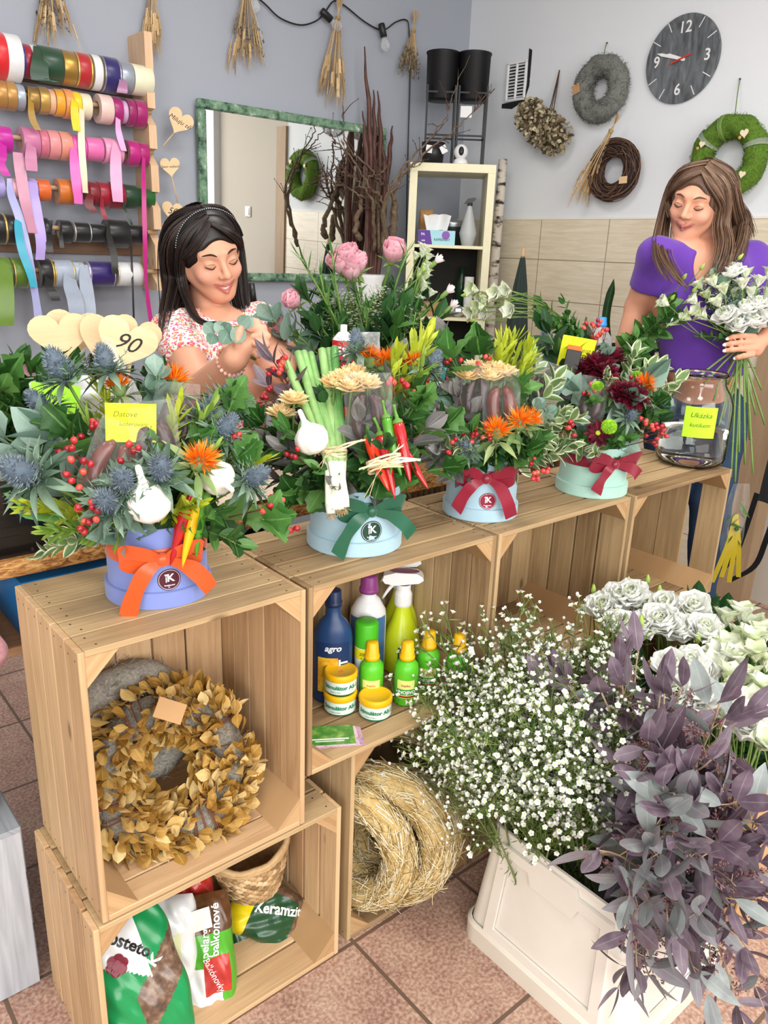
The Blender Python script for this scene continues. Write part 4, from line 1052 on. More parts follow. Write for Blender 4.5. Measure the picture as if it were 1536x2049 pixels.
p=at(862, 1300, y=.22);a=facing(p)
o=thing('insecticide_bottle', 'slim white bottle with a red dot leaning at the back', 'bottle', (p[0]+.012, p[1], ZB));o.rotation_euler=(0, -.14, 0)
b=MB();b.g(lathe([(0, 0), (.028, 0), (.03, .004), (.029, .12), (.022, .15), (.0215, .152), (.0205, .2), (.018, .21), (0, .21)], 32));b.build('bottle_body', mat('white_hdpe', '#eeeeec', .35), o)
b=MB();b.g(disc(.014, 24));b.V[0]=wrap((b.V[0]@rotz(0).T, 0, 0), .0275, a, .135, .001)[0];b.build('red_dot', M_rd, o, smooth=False)
lettering(o, 'BRING', .0275, a, .105, .022, M_bk, bold=.0008)
lab(o, 'label_picture', .0297, a, .8, .03, .09, mat('green_speckle', '#7ab08a', .5, cols=['#0f5a3a', '#cfe0d2'], noise_amt=.7, scale=90))
for i, (dx, dy, rz_, c, lb) in enumerate(((.012, -.012, -.5, ['#5a1f3a', '#c9a0b8', '#3b3a7a'], 'bottom seed leaflet with purple picture on the crate floor'), (.004, -.005, -.52, ['#7a2030', '#e0c8d0', '#40408a'], 'middle seed leaflet showing a plum edge'), (0, .002, -.55, ['#0f3d1c', '#4f8f3a', '#b9cf6a'], 'top leaflet with green aloe picture'))):
 p=at(664, 1478, z=ZB)
 b=MB();b.g(cbox(.125, .066, .0012, 0));b.g(cbox(.08, .004, .0003), T=(.01, -.015, .0008), mat=1);b.g(cbox(.06, .003, .0003), T=(.01, -.022, .0008), mat=1)
 q=b.build('leaflet', [mat('leaflet_print%d'%i, c[0], .3, cols=c, noise_amt=.6, scale=45), M_wp], None, smooth=False)
 q.location=(p[0]-.01+dx, p[1]+.012+dy, ZB+.001+.0016*i);q.rotation_euler=(0, 0, rz_)
 tag(q, lb, 'leaflet', 'seed leaflets on the crate floor')
def pillow(w, h, t, n=22, wr=.006, seed=0, pinch=.35):
 rs=random.Random(seed);ph=[rs.uniform(0, 6) for _ in range(6)]
 def surf(u, v, side):
  bulge=(max(0, 1-abs(u)**3.0)*max(0, 1-abs(v)**3.0))**.55
  z=side*t/2*bulge
  edge=min(1, bulge*1.6)
  z+=side*wr*edge*(math.sin(5*u+3*v+ph[0])*math.sin(4*v-2*u+ph[1])+.6*math.sin(11*v+5*u+ph[2])*math.sin(9*u+ph[3]))
  k=1-pinch*.5*(abs(v)**4)
  return np.array([u*w/2*k*(1+.03*math.sin(7*v+ph[4])), v*h/2, z])
 V, F, uv=[], [], []
 for side in (1, -1):
  o=len(V)
  for j in range(n+1):
   for i in range(n+1):
    u, v=-1+2*i/n, -1+2*j/n
    V.append(surf(u, v, side));uv.append((u, v))
  for j in range(n):
   for i in range(n):
    f=[o+j*(n+1)+i, o+j*(n+1)+i+1, o+(j+1)*(n+1)+i+1, o+(j+1)*(n+1)+i]
    F.append(f if side>0 else f[::-1])
 return surf, (np.array(V), np.array(F), np.array(uv))
def bag(c, up, face, w, h, t, label, pick, mats, texts=(), seed=0, name='substrate_bag'):
 c=np.asarray(c, float);f=nrm(face);y=nrm(np.asarray(up, float)-f*(np.asarray(up, float)@f));x=np.cross(y, f)
 R=np.stack([x, y, f], 1)
 o=thing(name, label, 'bag', c, 0, 'bags of substrate in the bottom crate')
 surf, (V, F, uv)=pillow(w, h, t, 56, .005, seed)
 fc=uv[F].mean(1);front=np.arange(len(F))<len(F)//2
 mi=[pick(a_, b_) if fr else 0 for (a_, b_), fr in zip(fc, front)]
 b=MB();b.add(V@R.T, F, np.array(mi), .5, uv);b.build('bag_film', mats, o)
 for s, u0, v0, size, rot, m, kw in texts:
  T_, TF, tu=text_geo(s, size, **kw);T_=T_@rotz(rot).T
  P_=np.array([surf(max(-1, min(1, u0+q[0]/(w/2))), max(-1, min(1, v0+q[1]/(h/2))), 1)+(0, 0, .0015) for q in T_])
  b=MB();b.add(P_@R.T, TF, 0, .5, tu);b.build('lettering', m, o, smooth=False)
 return o, surf, R
Fm=lambda n, c, **k:mat(n, c, .25, spec=.6, **k)
B_gr, B_wh, B_dk=Fm('film_green', '#128a4c'), Fm('film_white', '#e6e8ea'), Fm('film_soil', '#3a2e28', cols=['#1c1714', '#6b5242', '#a58a72'], noise_amt=.7, scale=70)
B_dgn, B_yel, B_red, B_lim=Fm('film_dark_green', '#1d4a2c'), Fm('film_yellow', '#f0d21c'), Fm('film_red', '#b4202a', cols=['#7d0f1c', '#e0483c'], noise_amt=.5, scale=40), Fm('film_lime', '#4fa62c')
z0b=.012
bg=bag(at(282, 1960, y=.05)+np.array([0, .01, 0]), (-.15, .35, 1), (-.35, -.8, .45), .155, .25, .075, 'green and white soil bag with red rose emblem, front left in the bottom crate', lambda u, v:1 if (v>.15-.4*u and u<.35 and v>-.05) else (2 if (u>-.1 and v<.05-.6*(1-u)+.45 and v>-.75+.6*u) else 0), [B_gr, B_wh, B_dk], [('Rosteto', .02, .60, .03, -.75, M_bk, {'bold':.0008}), ('K', .5, .2, .03, .5, M_wp, {'bold':.001})], 3)
b=MB()
for k in range(7):
 q=(0, 0) if k==6 else (.011*math.cos(k*1.047), .011*math.sin(k*1.047));V, F, uv=disc(.009, 16)
 b.add(np.array([bg[1](-.3+(v[0]+q[0])/.0775, .36+(v[1]+q[1])/.125, 1)+(0, 0, .0016+.0002*k) for v in V])@bg[2].T, F, 0)
b.build('rose_emblem', mat('rose_emblem', '#7d1c34', .4), bg[0], smooth=False)
bag(at(335, 1880, y=.14), (.2, .3, 1), (-.4, -.8, .4), .12, .17, .08, 'crumpled white bag with a pale yellow patch behind the rose emblem bag', lambda u, v:1 if (abs(u)<.45 and v<.3) else 0, [B_wh, Fm('film_pale', '#dfe3b4')], (), 5)
o, sf, R=bag(at(418, 1915, y=.10), (.12, .32, 1), (-.35, -.85, .35), .105, .26, .07, 'pelargonium substrate bag with a red flower print, front middle of the bottom crate', lambda u, v:3 if v>.45 else (2 if (abs(u-.25)<.5 and abs(v+.18)<.3) else (0 if v>-.02 else (1 if u<.3-.2*v and v<0 else 0))), [B_lim, B_wh, B_red, Fm('film_brown', '#4a3a24', cols=['#2f2a1a', '#7a4a2a'], noise_amt=.6, scale=50)], [('balkonové', .3, .5, .024, PI/2-.1, M_wp, {'bold':.0005}), ('pelargonie', -.1, .5, .022, PI/2-.1, M_wp, {'bold':.0004}), ('Balkónovky', .1, -.15, .018, -1.2, M_wp, {'shear':.2})], 7)
b=MB();b.g(cbox(.042, .042, .0008), R=R@rotz(.1), T=R@(sf(-.25, .72, 1)+(0, 0, .006)));b.build('paper_note', mat('paper_note', '#e6e2d4', .8), o, smooth=False)
bag(at(480, 1862, y=.18), (.15, .2, 1), (-.4, -.8, .4), .10, .2, .07, 'dark green bag with a yellow corner, behind the pelargonium bag', lambda u, v:1 if (v<-.6 and u>-.2) else 0, [B_dgn, B_yel], (), 9)
bag(at(530, 1825, y=.15), (-.7, .1, .55), (-.3, -.8, .55), .12, .16, .075, 'dark green clay pebble bag with yellow end at the right of the bottom crate', lambda u, v:1 if v>.45 and u<.5 else (2 if u>.75 or v<-.8 else 0), [B_dgn, B_yel, B_dk], [('Keramzit', .3, -.25, .03, 1.75+PI, M_wp, {'bold':.0008})], 11)
bag(at(372, 1790, y=.20), (.1, .2, 1), (-.4, -.8, .4), .11, .16, .06, 'dark red bag in the shade under the upper crate', lambda u, v:0, [B_red], (), 13)
bs=thing('woven_basket', 'woven water hyacinth basket lying at the back of the bottom crate', 'basket', at(500, 1722, y=.19))
b=MB()
nst, nrow=22, 14
for j in range(nrow):
 for i in range(nst):
  a=2*PI*(i+.5*(j%2))/nst;r=.052+.026*(j/nrow)**.8;z=-.06+j*.0095
  b.g(ball(.0095, .005, .0062, 8, 5), R=rotz(a+PI/2)@roty(.15), T=(r*math.cos(a), r*math.sin(a), z), tint=rnd.random())
b.g(lathe([(0, -.06), (.05, -.06), (.076, .07), (.07, .07), (.046, -.05), (0, -.05)], 24), tint=.2)
for k in range(2):b.g(tube([((.078)*math.cos(t), .078*math.sin(t), .07+.006*k+.002*math.sin(9*t)) for t in np.linspace(0, 2*PI, 40)], .006, 6), tint=.6)
bo=b.build('weave', mat('hyacinth', '#b79468', .65, cols=['#7d5f3e', '#bd9a6c', '#dcc195'], noise_amt=.3, scale=120), bs)
bs.rotation_euler=(.15, -.2, 0);bs.scale=(1.15, 1.15, 1.15)

# ================================================================== PLANTS, FRUIT AND FLOWERS
PROTO={}
def place(kind, pos, zdir, s=1.0, label='', cat='', group=None, roll=None, up=(0, 0, 1)):
 pool=PROTO[kind]
 if not pool['ready']:
  pool['ready']=[f() for f in pool['make']];pool['fresh']=list(pool['ready'])
 src=rnd.choice(pool['ready'])
 if src in pool['fresh']:
  o=src;pool['fresh'].remove(src)
 else:
  o=copy_tree(src)
 F_=frame(zdir, up);F_=F_@rotz(rnd.uniform(0, 6.28) if roll is None else roll)
 M=Matrix([list(F_[i]*s)+[float(pos[i])] for i in range(3)]+[[0, 0, 0, 1]])
 o.matrix_world=M
 if 'group' in o:del o['group']
 return tag(o, label, cat, group)
def finish_protos():
 for p in PROTO.values():
  for o in p.get('fresh', []):
   for c in list(o.children):bpy.data.objects.remove(c)
   bpy.data.objects.remove(o)
def kind(name, n=1):
 def deco(f):
  PROTO[name]={'make':[f]*n, 'ready':[], 'fresh':[]}
  return f
 return deco
def root(name):
 o=bpy.data.objects.new(name, None);o.empty_display_size=.02;COL.objects.link(o);return o
M_stem=mat('green_stem', '#5f7f3a', .55, cols=['#47662a', '#7f9c4e'])
M_bract=leafmat('bract', ['#4d6a3c', '#7d9a5c', '#a5b67c'], .55)
M_orange=leafmat('safflower_orange', ['#e04a06', '#f57a0c', '#fba62a'], .5, transl=.3, noise_amt=.15)
M_thist=leafmat('thistle_blue', ['#3b4856', '#5b6a78', '#8d9a9e'], .6, transl=.05)
M_thb=leafmat('thistle_bract', ['#2f4438', '#56715c', '#87a08a'], .55, transl=.15)
M_mumc=leafmat('cream_petal', ['#e8bd78', '#f3d7a0', '#f8ecc4'], .6, transl=.35)
M_mumb=leafmat('burgundy_petal', ['#2c0812', '#570f22', '#7d1c34'], .5, transl=.2, noise_amt=.3)
M_btn=leafmat('button_green', ['#6aa81c', '#9bd02c', '#c8e860'], .55)
M_rose=leafmat('pink_rose_petal', ['#e7a0b4', '#f0bcc8', '#f7d8dc'], .5, transl=.35, noise_amt=.12)
M_rosem=leafmat('mauve_rose_petal', ['#b78a9a', '#cba0ac', '#dbbcc2'], .5, transl=.3)
M_whitep=leafmat('white_petal', ['#d3e0b0', '#eff3e3', '#fbfcf8'], .55, transl=.3, noise_amt=.08)
M_bud=leafmat('lime_bud', ['#8fb83a', '#b7d468', '#dde9a8'], .5, transl=.25)
M_leafg=leafmat('fresh_leaf', ['#234a1c', '#3f7030', '#64934a'], .42, vein=.5)
M_leafd=leafmat('dark_leaf', ['#162e16', '#28502a', '#406a3a'], .4, vein=.4)
M_eucs=leafmat('silver_euc', ['#5d7d6c', '#84a091', '#a9bfb2'], .6, vein=.15, transl=.15)
M_eucg=leafmat('grey_euc', ['#4c4a4a', '#6d6c6a', '#8c8a86'], .6, vein=.4, transl=.12)
M_eucp=leafmat('purple_euc', ['#3f2f38', '#6a5662', '#8f7c86', '#a59aa0'], .55, vein=.6, transl=.12)
M_leuc=leafmat('leucadendron', ['#8c9c1e', '#b3c234', '#d6dd5c'], .45, transl=.25)
M_leucg=leafmat('leucadendron_green', ['#56782a', '#7da03c', '#a6c45c'], .45, transl=.25)
M_pitt=leafmat('pittosporum', ['#4a6a3c', '#6b8a54', '#86a268'], .45, edge='#e6e8c8', transl=.2)
M_strapm=leafmat('leek_blade', ['#4a8f45', '#7db768', '#b4d58c'], .4, vein=.3, transl=.2)
M_berry=mat('red_berry', '#b3202c', .22, cols=['#7d1220', '#c22c34', '#d8604c'], noise_amt=.35, scale=40, spec=.6)
M_garlic=mat('garlic_skin', '#ece6dc', .45, cols=['#cfc0ac', '#efeae2', '#f7f4ee'], noise_amt=.3, scale=30, bump=.3, bscale=90)
M_root=mat('dry_root', '#b59a70', .8)
M_chr=mat('chili_red', '#b8121c', .18, cols=['#8e0c18', '#c81c22'], spec=.6, coat=.3)
M_cho=mat('chili_orange_red', '#d83a1c', .18, spec=.6, coat=.3)
M_chy=mat('chili_yellow', '#eeb80c', .18, spec=.6, coat=.3)
M_chg=mat('chili_green', '#3f8c1c', .2, cols=['#2c6c16', '#5fa82c'], spec=.6, coat=.3)
M_calyx=mat('pepper_calyx', '#5a8c34', .5)
M_raffia=mat('raffia', '#dcc9a0', .7, cols=['#c4ac7c', '#eee0bf'], noise_amt=.3, scale=80)
M_saus=mat('dark_sausage', '#3a1c1a', .35, cols=['#170a0b', '#331614', '#6d4238'], noise_amt=.4, scale=90, spec=.6)
M_sausr=mat('red_sausage', '#6a2a1e', .3, cols=['#34100b', '#5f2417', '#96563f'], noise_amt=.4, scale=80, spec=.6)
M_film=clearmat('clear_film', film=.08)
def petal_ring(b, geo, n, r0, tilt, s, z, jit=.15, mat=0, t=(.2, 1)):
 Rs, Ts, ss, ti=[], [], [], []
 for i in range(n):
  a=2*PI*(i+rnd.uniform(-.3, .3))/n;tt=tilt+rnd.uniform(-jit, jit)
  Rs.append(rotz(a-PI/2)@rotx(tt));Ts.append((r0*math.cos(a), r0*math.sin(a), z));ss.append(s*rnd.uniform(.88, 1.1));ti.append(rnd.uniform(*t))
 b.many(geo, Rs, Ts, ss, mat, ti)
def stemgeo(b, L, r, mat=0, bend=.0):
 b.g(tube(spline([(0, 0, 0), (bend*L*.5, 0, -L*.5), (bend*L, 0, -L)], 6), r, 6), mat=mat)
@kind('safflower', 3)
def _():
 o=root('safflower')
 b=MB();stemgeo(b, .09, .0022);b.build('stem', M_stem, o)
 b=MB();b.g(ball(.0125, .0125, .0135, 14, 8), T=(0, 0, .004), tint=.5)
 petal_ring(b, LF['lance'], 9, .009, .9, .03, -.004);petal_ring(b, LF['lance'], 8, .008, .1, .045, -.008, .3)
 b.build('bracts', M_bract, o)
 b=MB()
 for i in range(170):
  t=rnd.uniform(0, 1)**.6*1.35;a=rnd.uniform(0, 6.28)
  d=np.array([math.sin(t)*math.cos(a), math.sin(t)*math.sin(a), math.cos(t)])
  R=frame(d, (rnd.gauss(0, 1), rnd.gauss(0, 1), rnd.gauss(0, 1)))
  b.g((LF['needle'][0], LF['needle'][1], LF['needle'][2]), R=np.stack([R[:, 0], R[:, 2], -R[:, 1]], 1), T=d*.006+(0, 0, .009), s=rnd.uniform(.016, .026), tint=rnd.random())
 b.build('florets', M_orange, o)
 return o
@kind('thistle', 3)
def _():
 o=root('sea_holly')
 b=MB();stemgeo(b, .1, .002);b.build('stem', M_stem, o)
 b=MB();b.g(ball(.0125, .0125, .024, 14, 10), T=(0, 0, .022), tint=.4)
 for i in range(260):
  z=rnd.uniform(-.9, 1);a=i*2.39996
  rr=math.sqrt(1-z*z);d=nrm((rr*math.cos(a), rr*math.sin(a), z*.6+.35))
  p=np.array([.0125*rr*math.cos(a), .0125*rr*math.sin(a), .022+.024*z])
  b.g(tube([p, p+d*.0055], [.0011, .0002], 3, cap=False), tint=rnd.uniform(.3, 1))
 b.build('flower_cone', M_thist, o)
 b=MB()
 for n, tl, s in ((13, .25, .042), (9, .75, .034), (7, -.15, .05)):
  petal_ring(b, LF['lance'], n, .007, tl, s, .002, .25)
 for i in range(60):
  a=rnd.uniform(0, 6.28);t=rnd.uniform(0, .9);r=rnd.uniform(.012, .035)
  p=np.array([r*math.cos(a), r*math.sin(a), .002+r*math.sin(t)]);d=nrm((math.cos(a+rnd.choice((-.8, .8))), math.sin(a+rnd.choice((-.8, .8))), .5))
  b.g(tube([p, p+d*.011], [.0009, .0001], 3, cap=False), tint=.9)
 b.build('spiny_bracts', M_thb, o)
 return o
def mum(name, m, petal, layers, centre, cm):
 o=root(name)
 b=MB();stemgeo(b, .08, .0022);petal_ring(b, LF['small'], 7, .004, .4, .014, -.004);b.build('stem', M_stem, o)
 b=MB()
 for n, tl, s, z in layers:petal_ring(b, LF[petal], n, .0035, tl, s, z, .12)
 b.build('petals', m, o)
 if centre:
  b=MB();b.g(ball(centre, centre, centre*.6, 12, 6), T=(0, 0, .006));b.build('flower_centre', cm, o)
 return o
M_ctr=mat('mum_centre', '#d9a83a', .7, bump=.5, bscale=600)
@kind('cream_mum', 3)
def _():return mum('cream_chrysanthemum', M_mumc, 'petal', [(17, .15, .024, .002), (15, .4, .022, .004), (13, .7, .017, .006), (9, 1.05, .012, .007)], .004, M_ctr)
@kind('burgundy_mum', 3)
def _():return mum('burgundy_chrysanthemum', M_mumb, 'petal', [(16, .0, .036, .0), (15, .3, .034, .003), (14, .62, .029, .006), (11, .95, .023, .008), (8, 1.25, .017, .009)], 0, None)
@kind('burgundy_daisy', 1)
def _():return mum('burgundy_chrysanthemum', M_mumb, 'petal', [(12, .05, .03, .0), (10, .3, .026, .003)], .006, mat('lime_centre', '#b9c82c', .6))
@kind('button_mum', 2)
def _():
 o=root('green_button_chrysanthemum')
 b=MB();stemgeo(b, .08, .002);b.build('stem', M_stem, o)
 b=MB();b.g(ball(.010, .010, .008, 12, 8), T=(0, 0, .004), tint=.2)
 for i in range(150):
  z=i/150;rr=math.sqrt(1-z*z*.96);a=i*2.39996
  d=nrm((rr*math.cos(a), rr*math.sin(a), z+.1));R=frame(d, (math.cos(a), math.sin(a), 1))
  b.g(LF['small'], R=np.stack([R[:, 0], R[:, 2], -R[:, 1]], 1), T=np.array([rr*math.cos(a)*.009, rr*math.sin(a)*.009, .004+z*.0075]), s=.0068, tint=rnd.uniform(.2, 1))
 b.build('florets', M_btn, o)
 return o
def rose(name, m, open_=1.0):
 o=root(name)
 b=MB();stemgeo(b, .12, .0028);petal_ring(b, LF['lance'], 5, .006, .2, .026, -.004, .3);b.g(ball(.0075, .0075, .008, 10, 6), T=(0, 0, -.002));b.build('stem', M_stem, o)
 b=MB()
 for n, tl, s, z, r in ((6, .72/open_, .037, 0, .007), (6, .98, .038, .001, .0065), (5, 1.18, .037, .002, .006), (5, 1.34, .035, .004, .005), (4, 1.46, .032, .006, .004), (4, 1.56, .028, .009, .003), (3, 1.6, .024, .012, .002)):
  petal_ring(b, LF['rosep'], n, r, tl, s, z, .08, t=(.2, .9))
 b.build('petals', m, o)
 return o
@kind('pink_rose', 2)
def _():return rose('pink_rose', M_rose)
@kind('mauve_rose', 1)
def _():return rose('mauve_rose', M_rosem, .8)
@kind('carnation', 1)
def _():
 o=root('pale_carnation')
 b=MB();stemgeo(b, .12, .0016);b.g(lathe([(.003, -.012), (.0055, -.006), (.006, .008), (.004, .011)], 12));b.build('stem', M_stem, o)
 b=MB()
 for n, tl, s in ((7, .9, .02), (6, 1.2, .021), (5, 1.45, .022)):petal_ring(b, LF['petal'], n, .003, tl, s, .008)
 b.build('petals', leafmat('blush_petal', ['#eec8d0', '#f6e6e6', '#fbf6f4'], .5, transl=.3), o)
 return o
RUF={}
def ruffled(l, w, amp, seed):
 V, F, uv=leaf(l, w, 8, .25, -.18, 'obov')
 r=random.Random(seed);p=r.uniform(0, 6)
 e=np.clip(uv[:, 1], 0, 1)**2
 V=V.copy();V[:, 2]+=amp*e*np.sin(uv[:, 0]*7+p)+amp*.6*np.abs(uv[:, 0])*np.sin(uv[:, 1]*11+p)
 return V, F, uv
for i in range(4):RUF[i]=ruffled(1, .95, .09, i)
RUB={}
for i in range(4):
 V, F, uv=ruffled(1, .8, .05, i+9);V=V.copy();V[:, 2]-=.55*uv[:, 1]**2.6;RUB[i]=(V, F, uv)
@kind('lisianthus_double', 3)
def _():
 o=root('white_lisianthus')
 b=MB();stemgeo(b, .16, .0017, bend=rnd.uniform(-.15, .15));petal_ring(b, LF['needle'], 5, .004, .7, .02, -.004);b.build('stem', M_stem, o)
 b=MB()
 for n, tl, s, z, r in ((7, .35, .036, 0, .006), (7, .65, .036, .002, .006), (6, .95, .033, .004, .005), (5, 1.2, .029, .006, .004), (4, 1.4, .024, .008, .003)):
  for k in range(n):petal_ring(b, RUF[rnd.randrange(4)], 1, 0, 0, 0, 0) if False else None
  Rs, Ts, ss, ti=[], [], [], []
  for k in range(n):
   a=2*PI*(k+rnd.uniform(-.3, .3))/n
   b.g(RUF[rnd.randrange(4)], R=rotz(a-PI/2)@rotx(tl+rnd.uniform(-.15, .15)), T=(r*math.cos(a), r*math.sin(a), z), s=s*rnd.uniform(.9, 1.1), tint=min(1, .35+.65*(tl<1.2)*rnd.uniform(.6, 1)+.1))
 b.build('petals', M_whitep, o)
 return o
@kind('lisianthus_bell', 3)
def _():
 o=root('white_lisianthus')
 b=MB();stemgeo(b, .16, .0016, bend=rnd.uniform(-.2, .2));petal_ring(b, LF['needle'], 5, .003, .9, .018, -.002);b.build('stem', M_stem, o)
 b=MB()
 for n, tl, s, z, r in ((5, 1.28, .043, 0, .003), (5, 1.36, .040, .001, .002)):
  for k in range(n):
   a=2*PI*(k+rnd.uniform(-.2, .2))/n
   b.g(RUB[rnd.randrange(4)], R=rotz(a-PI/2)@rotx(tl+rnd.uniform(-.1, .1)), T=(r*math.cos(a), r*math.sin(a), z), s=s, tint=rnd.uniform(-.1, .6))
 b.build('petals', M_whitep, o)
 return o
@kind('lisianthus_bud', 2)
def _():
 o=root('lisianthus_bud')
 b=MB();stemgeo(b, .12, .0013);petal_ring(b, LF['needle'], 5, .003, 1.1, .02, -.002);b.build('stem', M_stem, o)
 b=MB();b.g(lathe([(.001, -.001), (.0055, .004), (.0075, .011), (.006, .02), (.002, .029), (0, .031)], 12));petal_ring(b, LF['petal'], 4, .003, 1.4, .024, .004);b.build('petals', M_bud, o)
 return o
@kind('berry_sprig', 4)
def _():
 o=root('berry_sprig')
 s, b=MB(), MB()
 s.g(tube(spline([(0, 0, -.07), (0, 0, -.02), (0, 0, 0)], 6), .0012, 5))
 for i in range(rnd.randint(4, 7)):
  a=rnd.uniform(0, 6.28);r=rnd.uniform(.006, .02);e=np.array([r*math.cos(a), r*math.sin(a), rnd.uniform(.004, .022)])
  s.g(tube(spline([(0, 0, -.012), e*.6+(0, 0, -.002), e], 5), .0006, 4, cap=False))
  b.g(ball(.0052, .0052, .0062, 12, 8), R=frame(e+(0, 0, .01)), T=e+nrm(e)*.004, tint=rnd.random())
  b.g(ball(.0009, .0009, .001, 5, 4), T=e+nrm(e)*.0102, tint=-.6)
 s.build('stalks', M_twig, o);b.build('berries', M_berry, o)
 return o
@kind('garlic', 2)
def _():
 o=root('garlic_bulb')
 V, F, uv=lathe([(0, -.026), (.006, -.0265), (.018, -.024), (.027, -.014), (.030, 0), (.027, .011), (.018, .020), (.009, .026), (.005, .034), (.0045, .05), (.003, .054), (0, .054)], 48)
 a=np.arctan2(V[:, 1], V[:, 0]);r=np.hypot(V[:, 0], V[:, 1])
 k=1+.045*np.abs(np.sin(a*4.5))*np.clip(r/.03, 0, 1)-.02
 V=V*np.stack([k, k, np.ones_like(k)], 1)
 b=MB();b.add(V, F, 0, .5+.3*np.sin(a*24), uv);b.build('bulb', M_garlic, o)
 b=MB();b.g(ball(.008, .008, .002, 12, 4), T=(0, 0, -.027))
 for i in range(22):
  t=rnd.uniform(0, 6.28);b.g(tube([(.004*math.cos(t), .004*math.sin(t), -.026), (.009*math.cos(t), .009*math.sin(t), -.031)], .0005, 3, cap=False))
 b.build('roots', M_root, o)
 return o
def chili(L, r, m, bend):
 o=root('chili_pepper')
 t=np.linspace(0, 1, 16)
 P=np.stack([bend*L*t**2, .1*bend*L*np.sin(t*5), -L*t], 1)
 rr=r*np.interp(t, [0, .06, .2, .55, .85, .97, 1], [.55, .95, 1, .82, .42, .14, .03])
 b=MB();b.g(tube(P, rr, 14));b.build('pod', m, o)
 b=MB();b.g(lathe([(r*.95, -.006), (r*.8, .001), (r*.35, .005), (r*.3, .012)], 12));b.g(tube(spline([(0, 0, .008), (.002, 0, .02), (.008, .002, .032)], 6), [r*.3, r*.24, r*.3], 7));b.build('calyx', M_calyx, o)
 return o
@kind('chili_red', 3)
def _():return chili(.13, .0125, M_chr, rnd.uniform(-.12, .12))
@kind('chili_orange', 1)
def _():return chili(.12, .0135, M_cho, .05)
@kind('chili_yellow', 1)
def _():return chili(.15, .0125, M_chy, -.12)
@kind('chili_green', 2)
def _():return chili(.14, .0115, M_chg, -.1)
def sausage_bag(m):
 o=root('sausage_packet')
 for s in (-1, 1):
  b=MB();P=spline([(s*.008, 0, -.032), (s*.015, .004, -.01), (s*.014, .004, .018), (s*.006, 0, .036)], 12)
  b.g(tube(P, [.004, .011, .0125, .0125, .011, .005], 14), tint=.5)
  V=b.V[0];b.V[0]=V+.0006*np.sin(V*700)
  b.build('sausage', m, o)
 sf, (V, F, uv)=pillow(.07, .11, .036, 14, .004, rnd.randint(0, 99), .25)
 V=np.stack([V[:, 0]*(1+.25*(uv[:, 1]>.4)*(uv[:, 1]-.4)), V[:, 2], V[:, 1]+.012], 1)
 b=MB();b.add(V, F, 0, .5, uv);b.build('clear_packet', M_film, o)
 return o
@kind('sausage_dark', 1)
def _():return sausage_bag(M_saus)
@kind('sausage_red', 1)
def _():return sausage_bag(M_sausr)
def sprig(name, m, geo, n, size, pairs=True, angle=.9, curve=.15, stem_r=.012, stem_m=None, start=.15, taper=.5, whorl=2, tipleaf=True, jit=.25):
 o=root(name)
 t=np.linspace(0, 1, 10);cx=curve*t**2;P=np.stack([cx, .03*np.sin(t*4), t], 1)
 b=MB();b.g(tube(P, [stem_r, stem_r*.45], 5));b.build('stem', stem_m or M_stem, o)
 Rs, Ts, ss, ti=[], [], [], []
 for i in range(n):
  q=start+(1-start)*(i/max(1, n-1))*(.97)
  p=np.array([np.interp(q, t, P[:, k]) for k in range(3)])
  for w in range(whorl):
   a=i*(PI/2 if pairs else 2.4)+w*2*PI/whorl+rnd.uniform(-.3, .3)
   an=angle*(1-.45*q)+rnd.uniform(-jit, jit)
   d=np.array([math.sin(an)*math.cos(a), math.sin(an)*math.sin(a), math.cos(an)])
   up=np.array([-math.cos(an)*math.cos(a), -math.cos(an)*math.sin(a), math.sin(an)])+.4*np.array([rnd.gauss(0, 1) for _ in range(3)])
   f=frame(d, up);x=np.cross(d, nrm(up));x=nrm(x);z=np.cross(x, d)
   Rs.append(np.stack([x, d, z], 1));Ts.append(p);ss.append(size*(1-taper*q)*rnd.uniform(.8, 1.15));ti.append(rnd.random())
 if tipleaf:
  for k in range(2):
   d=nrm((curve*2+rnd.gauss(0, .2), rnd.gauss(0, .2), 1));f=frame(d);Rs.append(np.stack([f[:, 0], f[:, 2], -f[:, 1]], 1));Ts.append(P[-1]);ss.append(size*(1-taper));ti.append(rnd.random())
 b=MB();b.many(geo, Rs, Ts, ss, 0, ti);b.build('leaves', m, o)
 return o
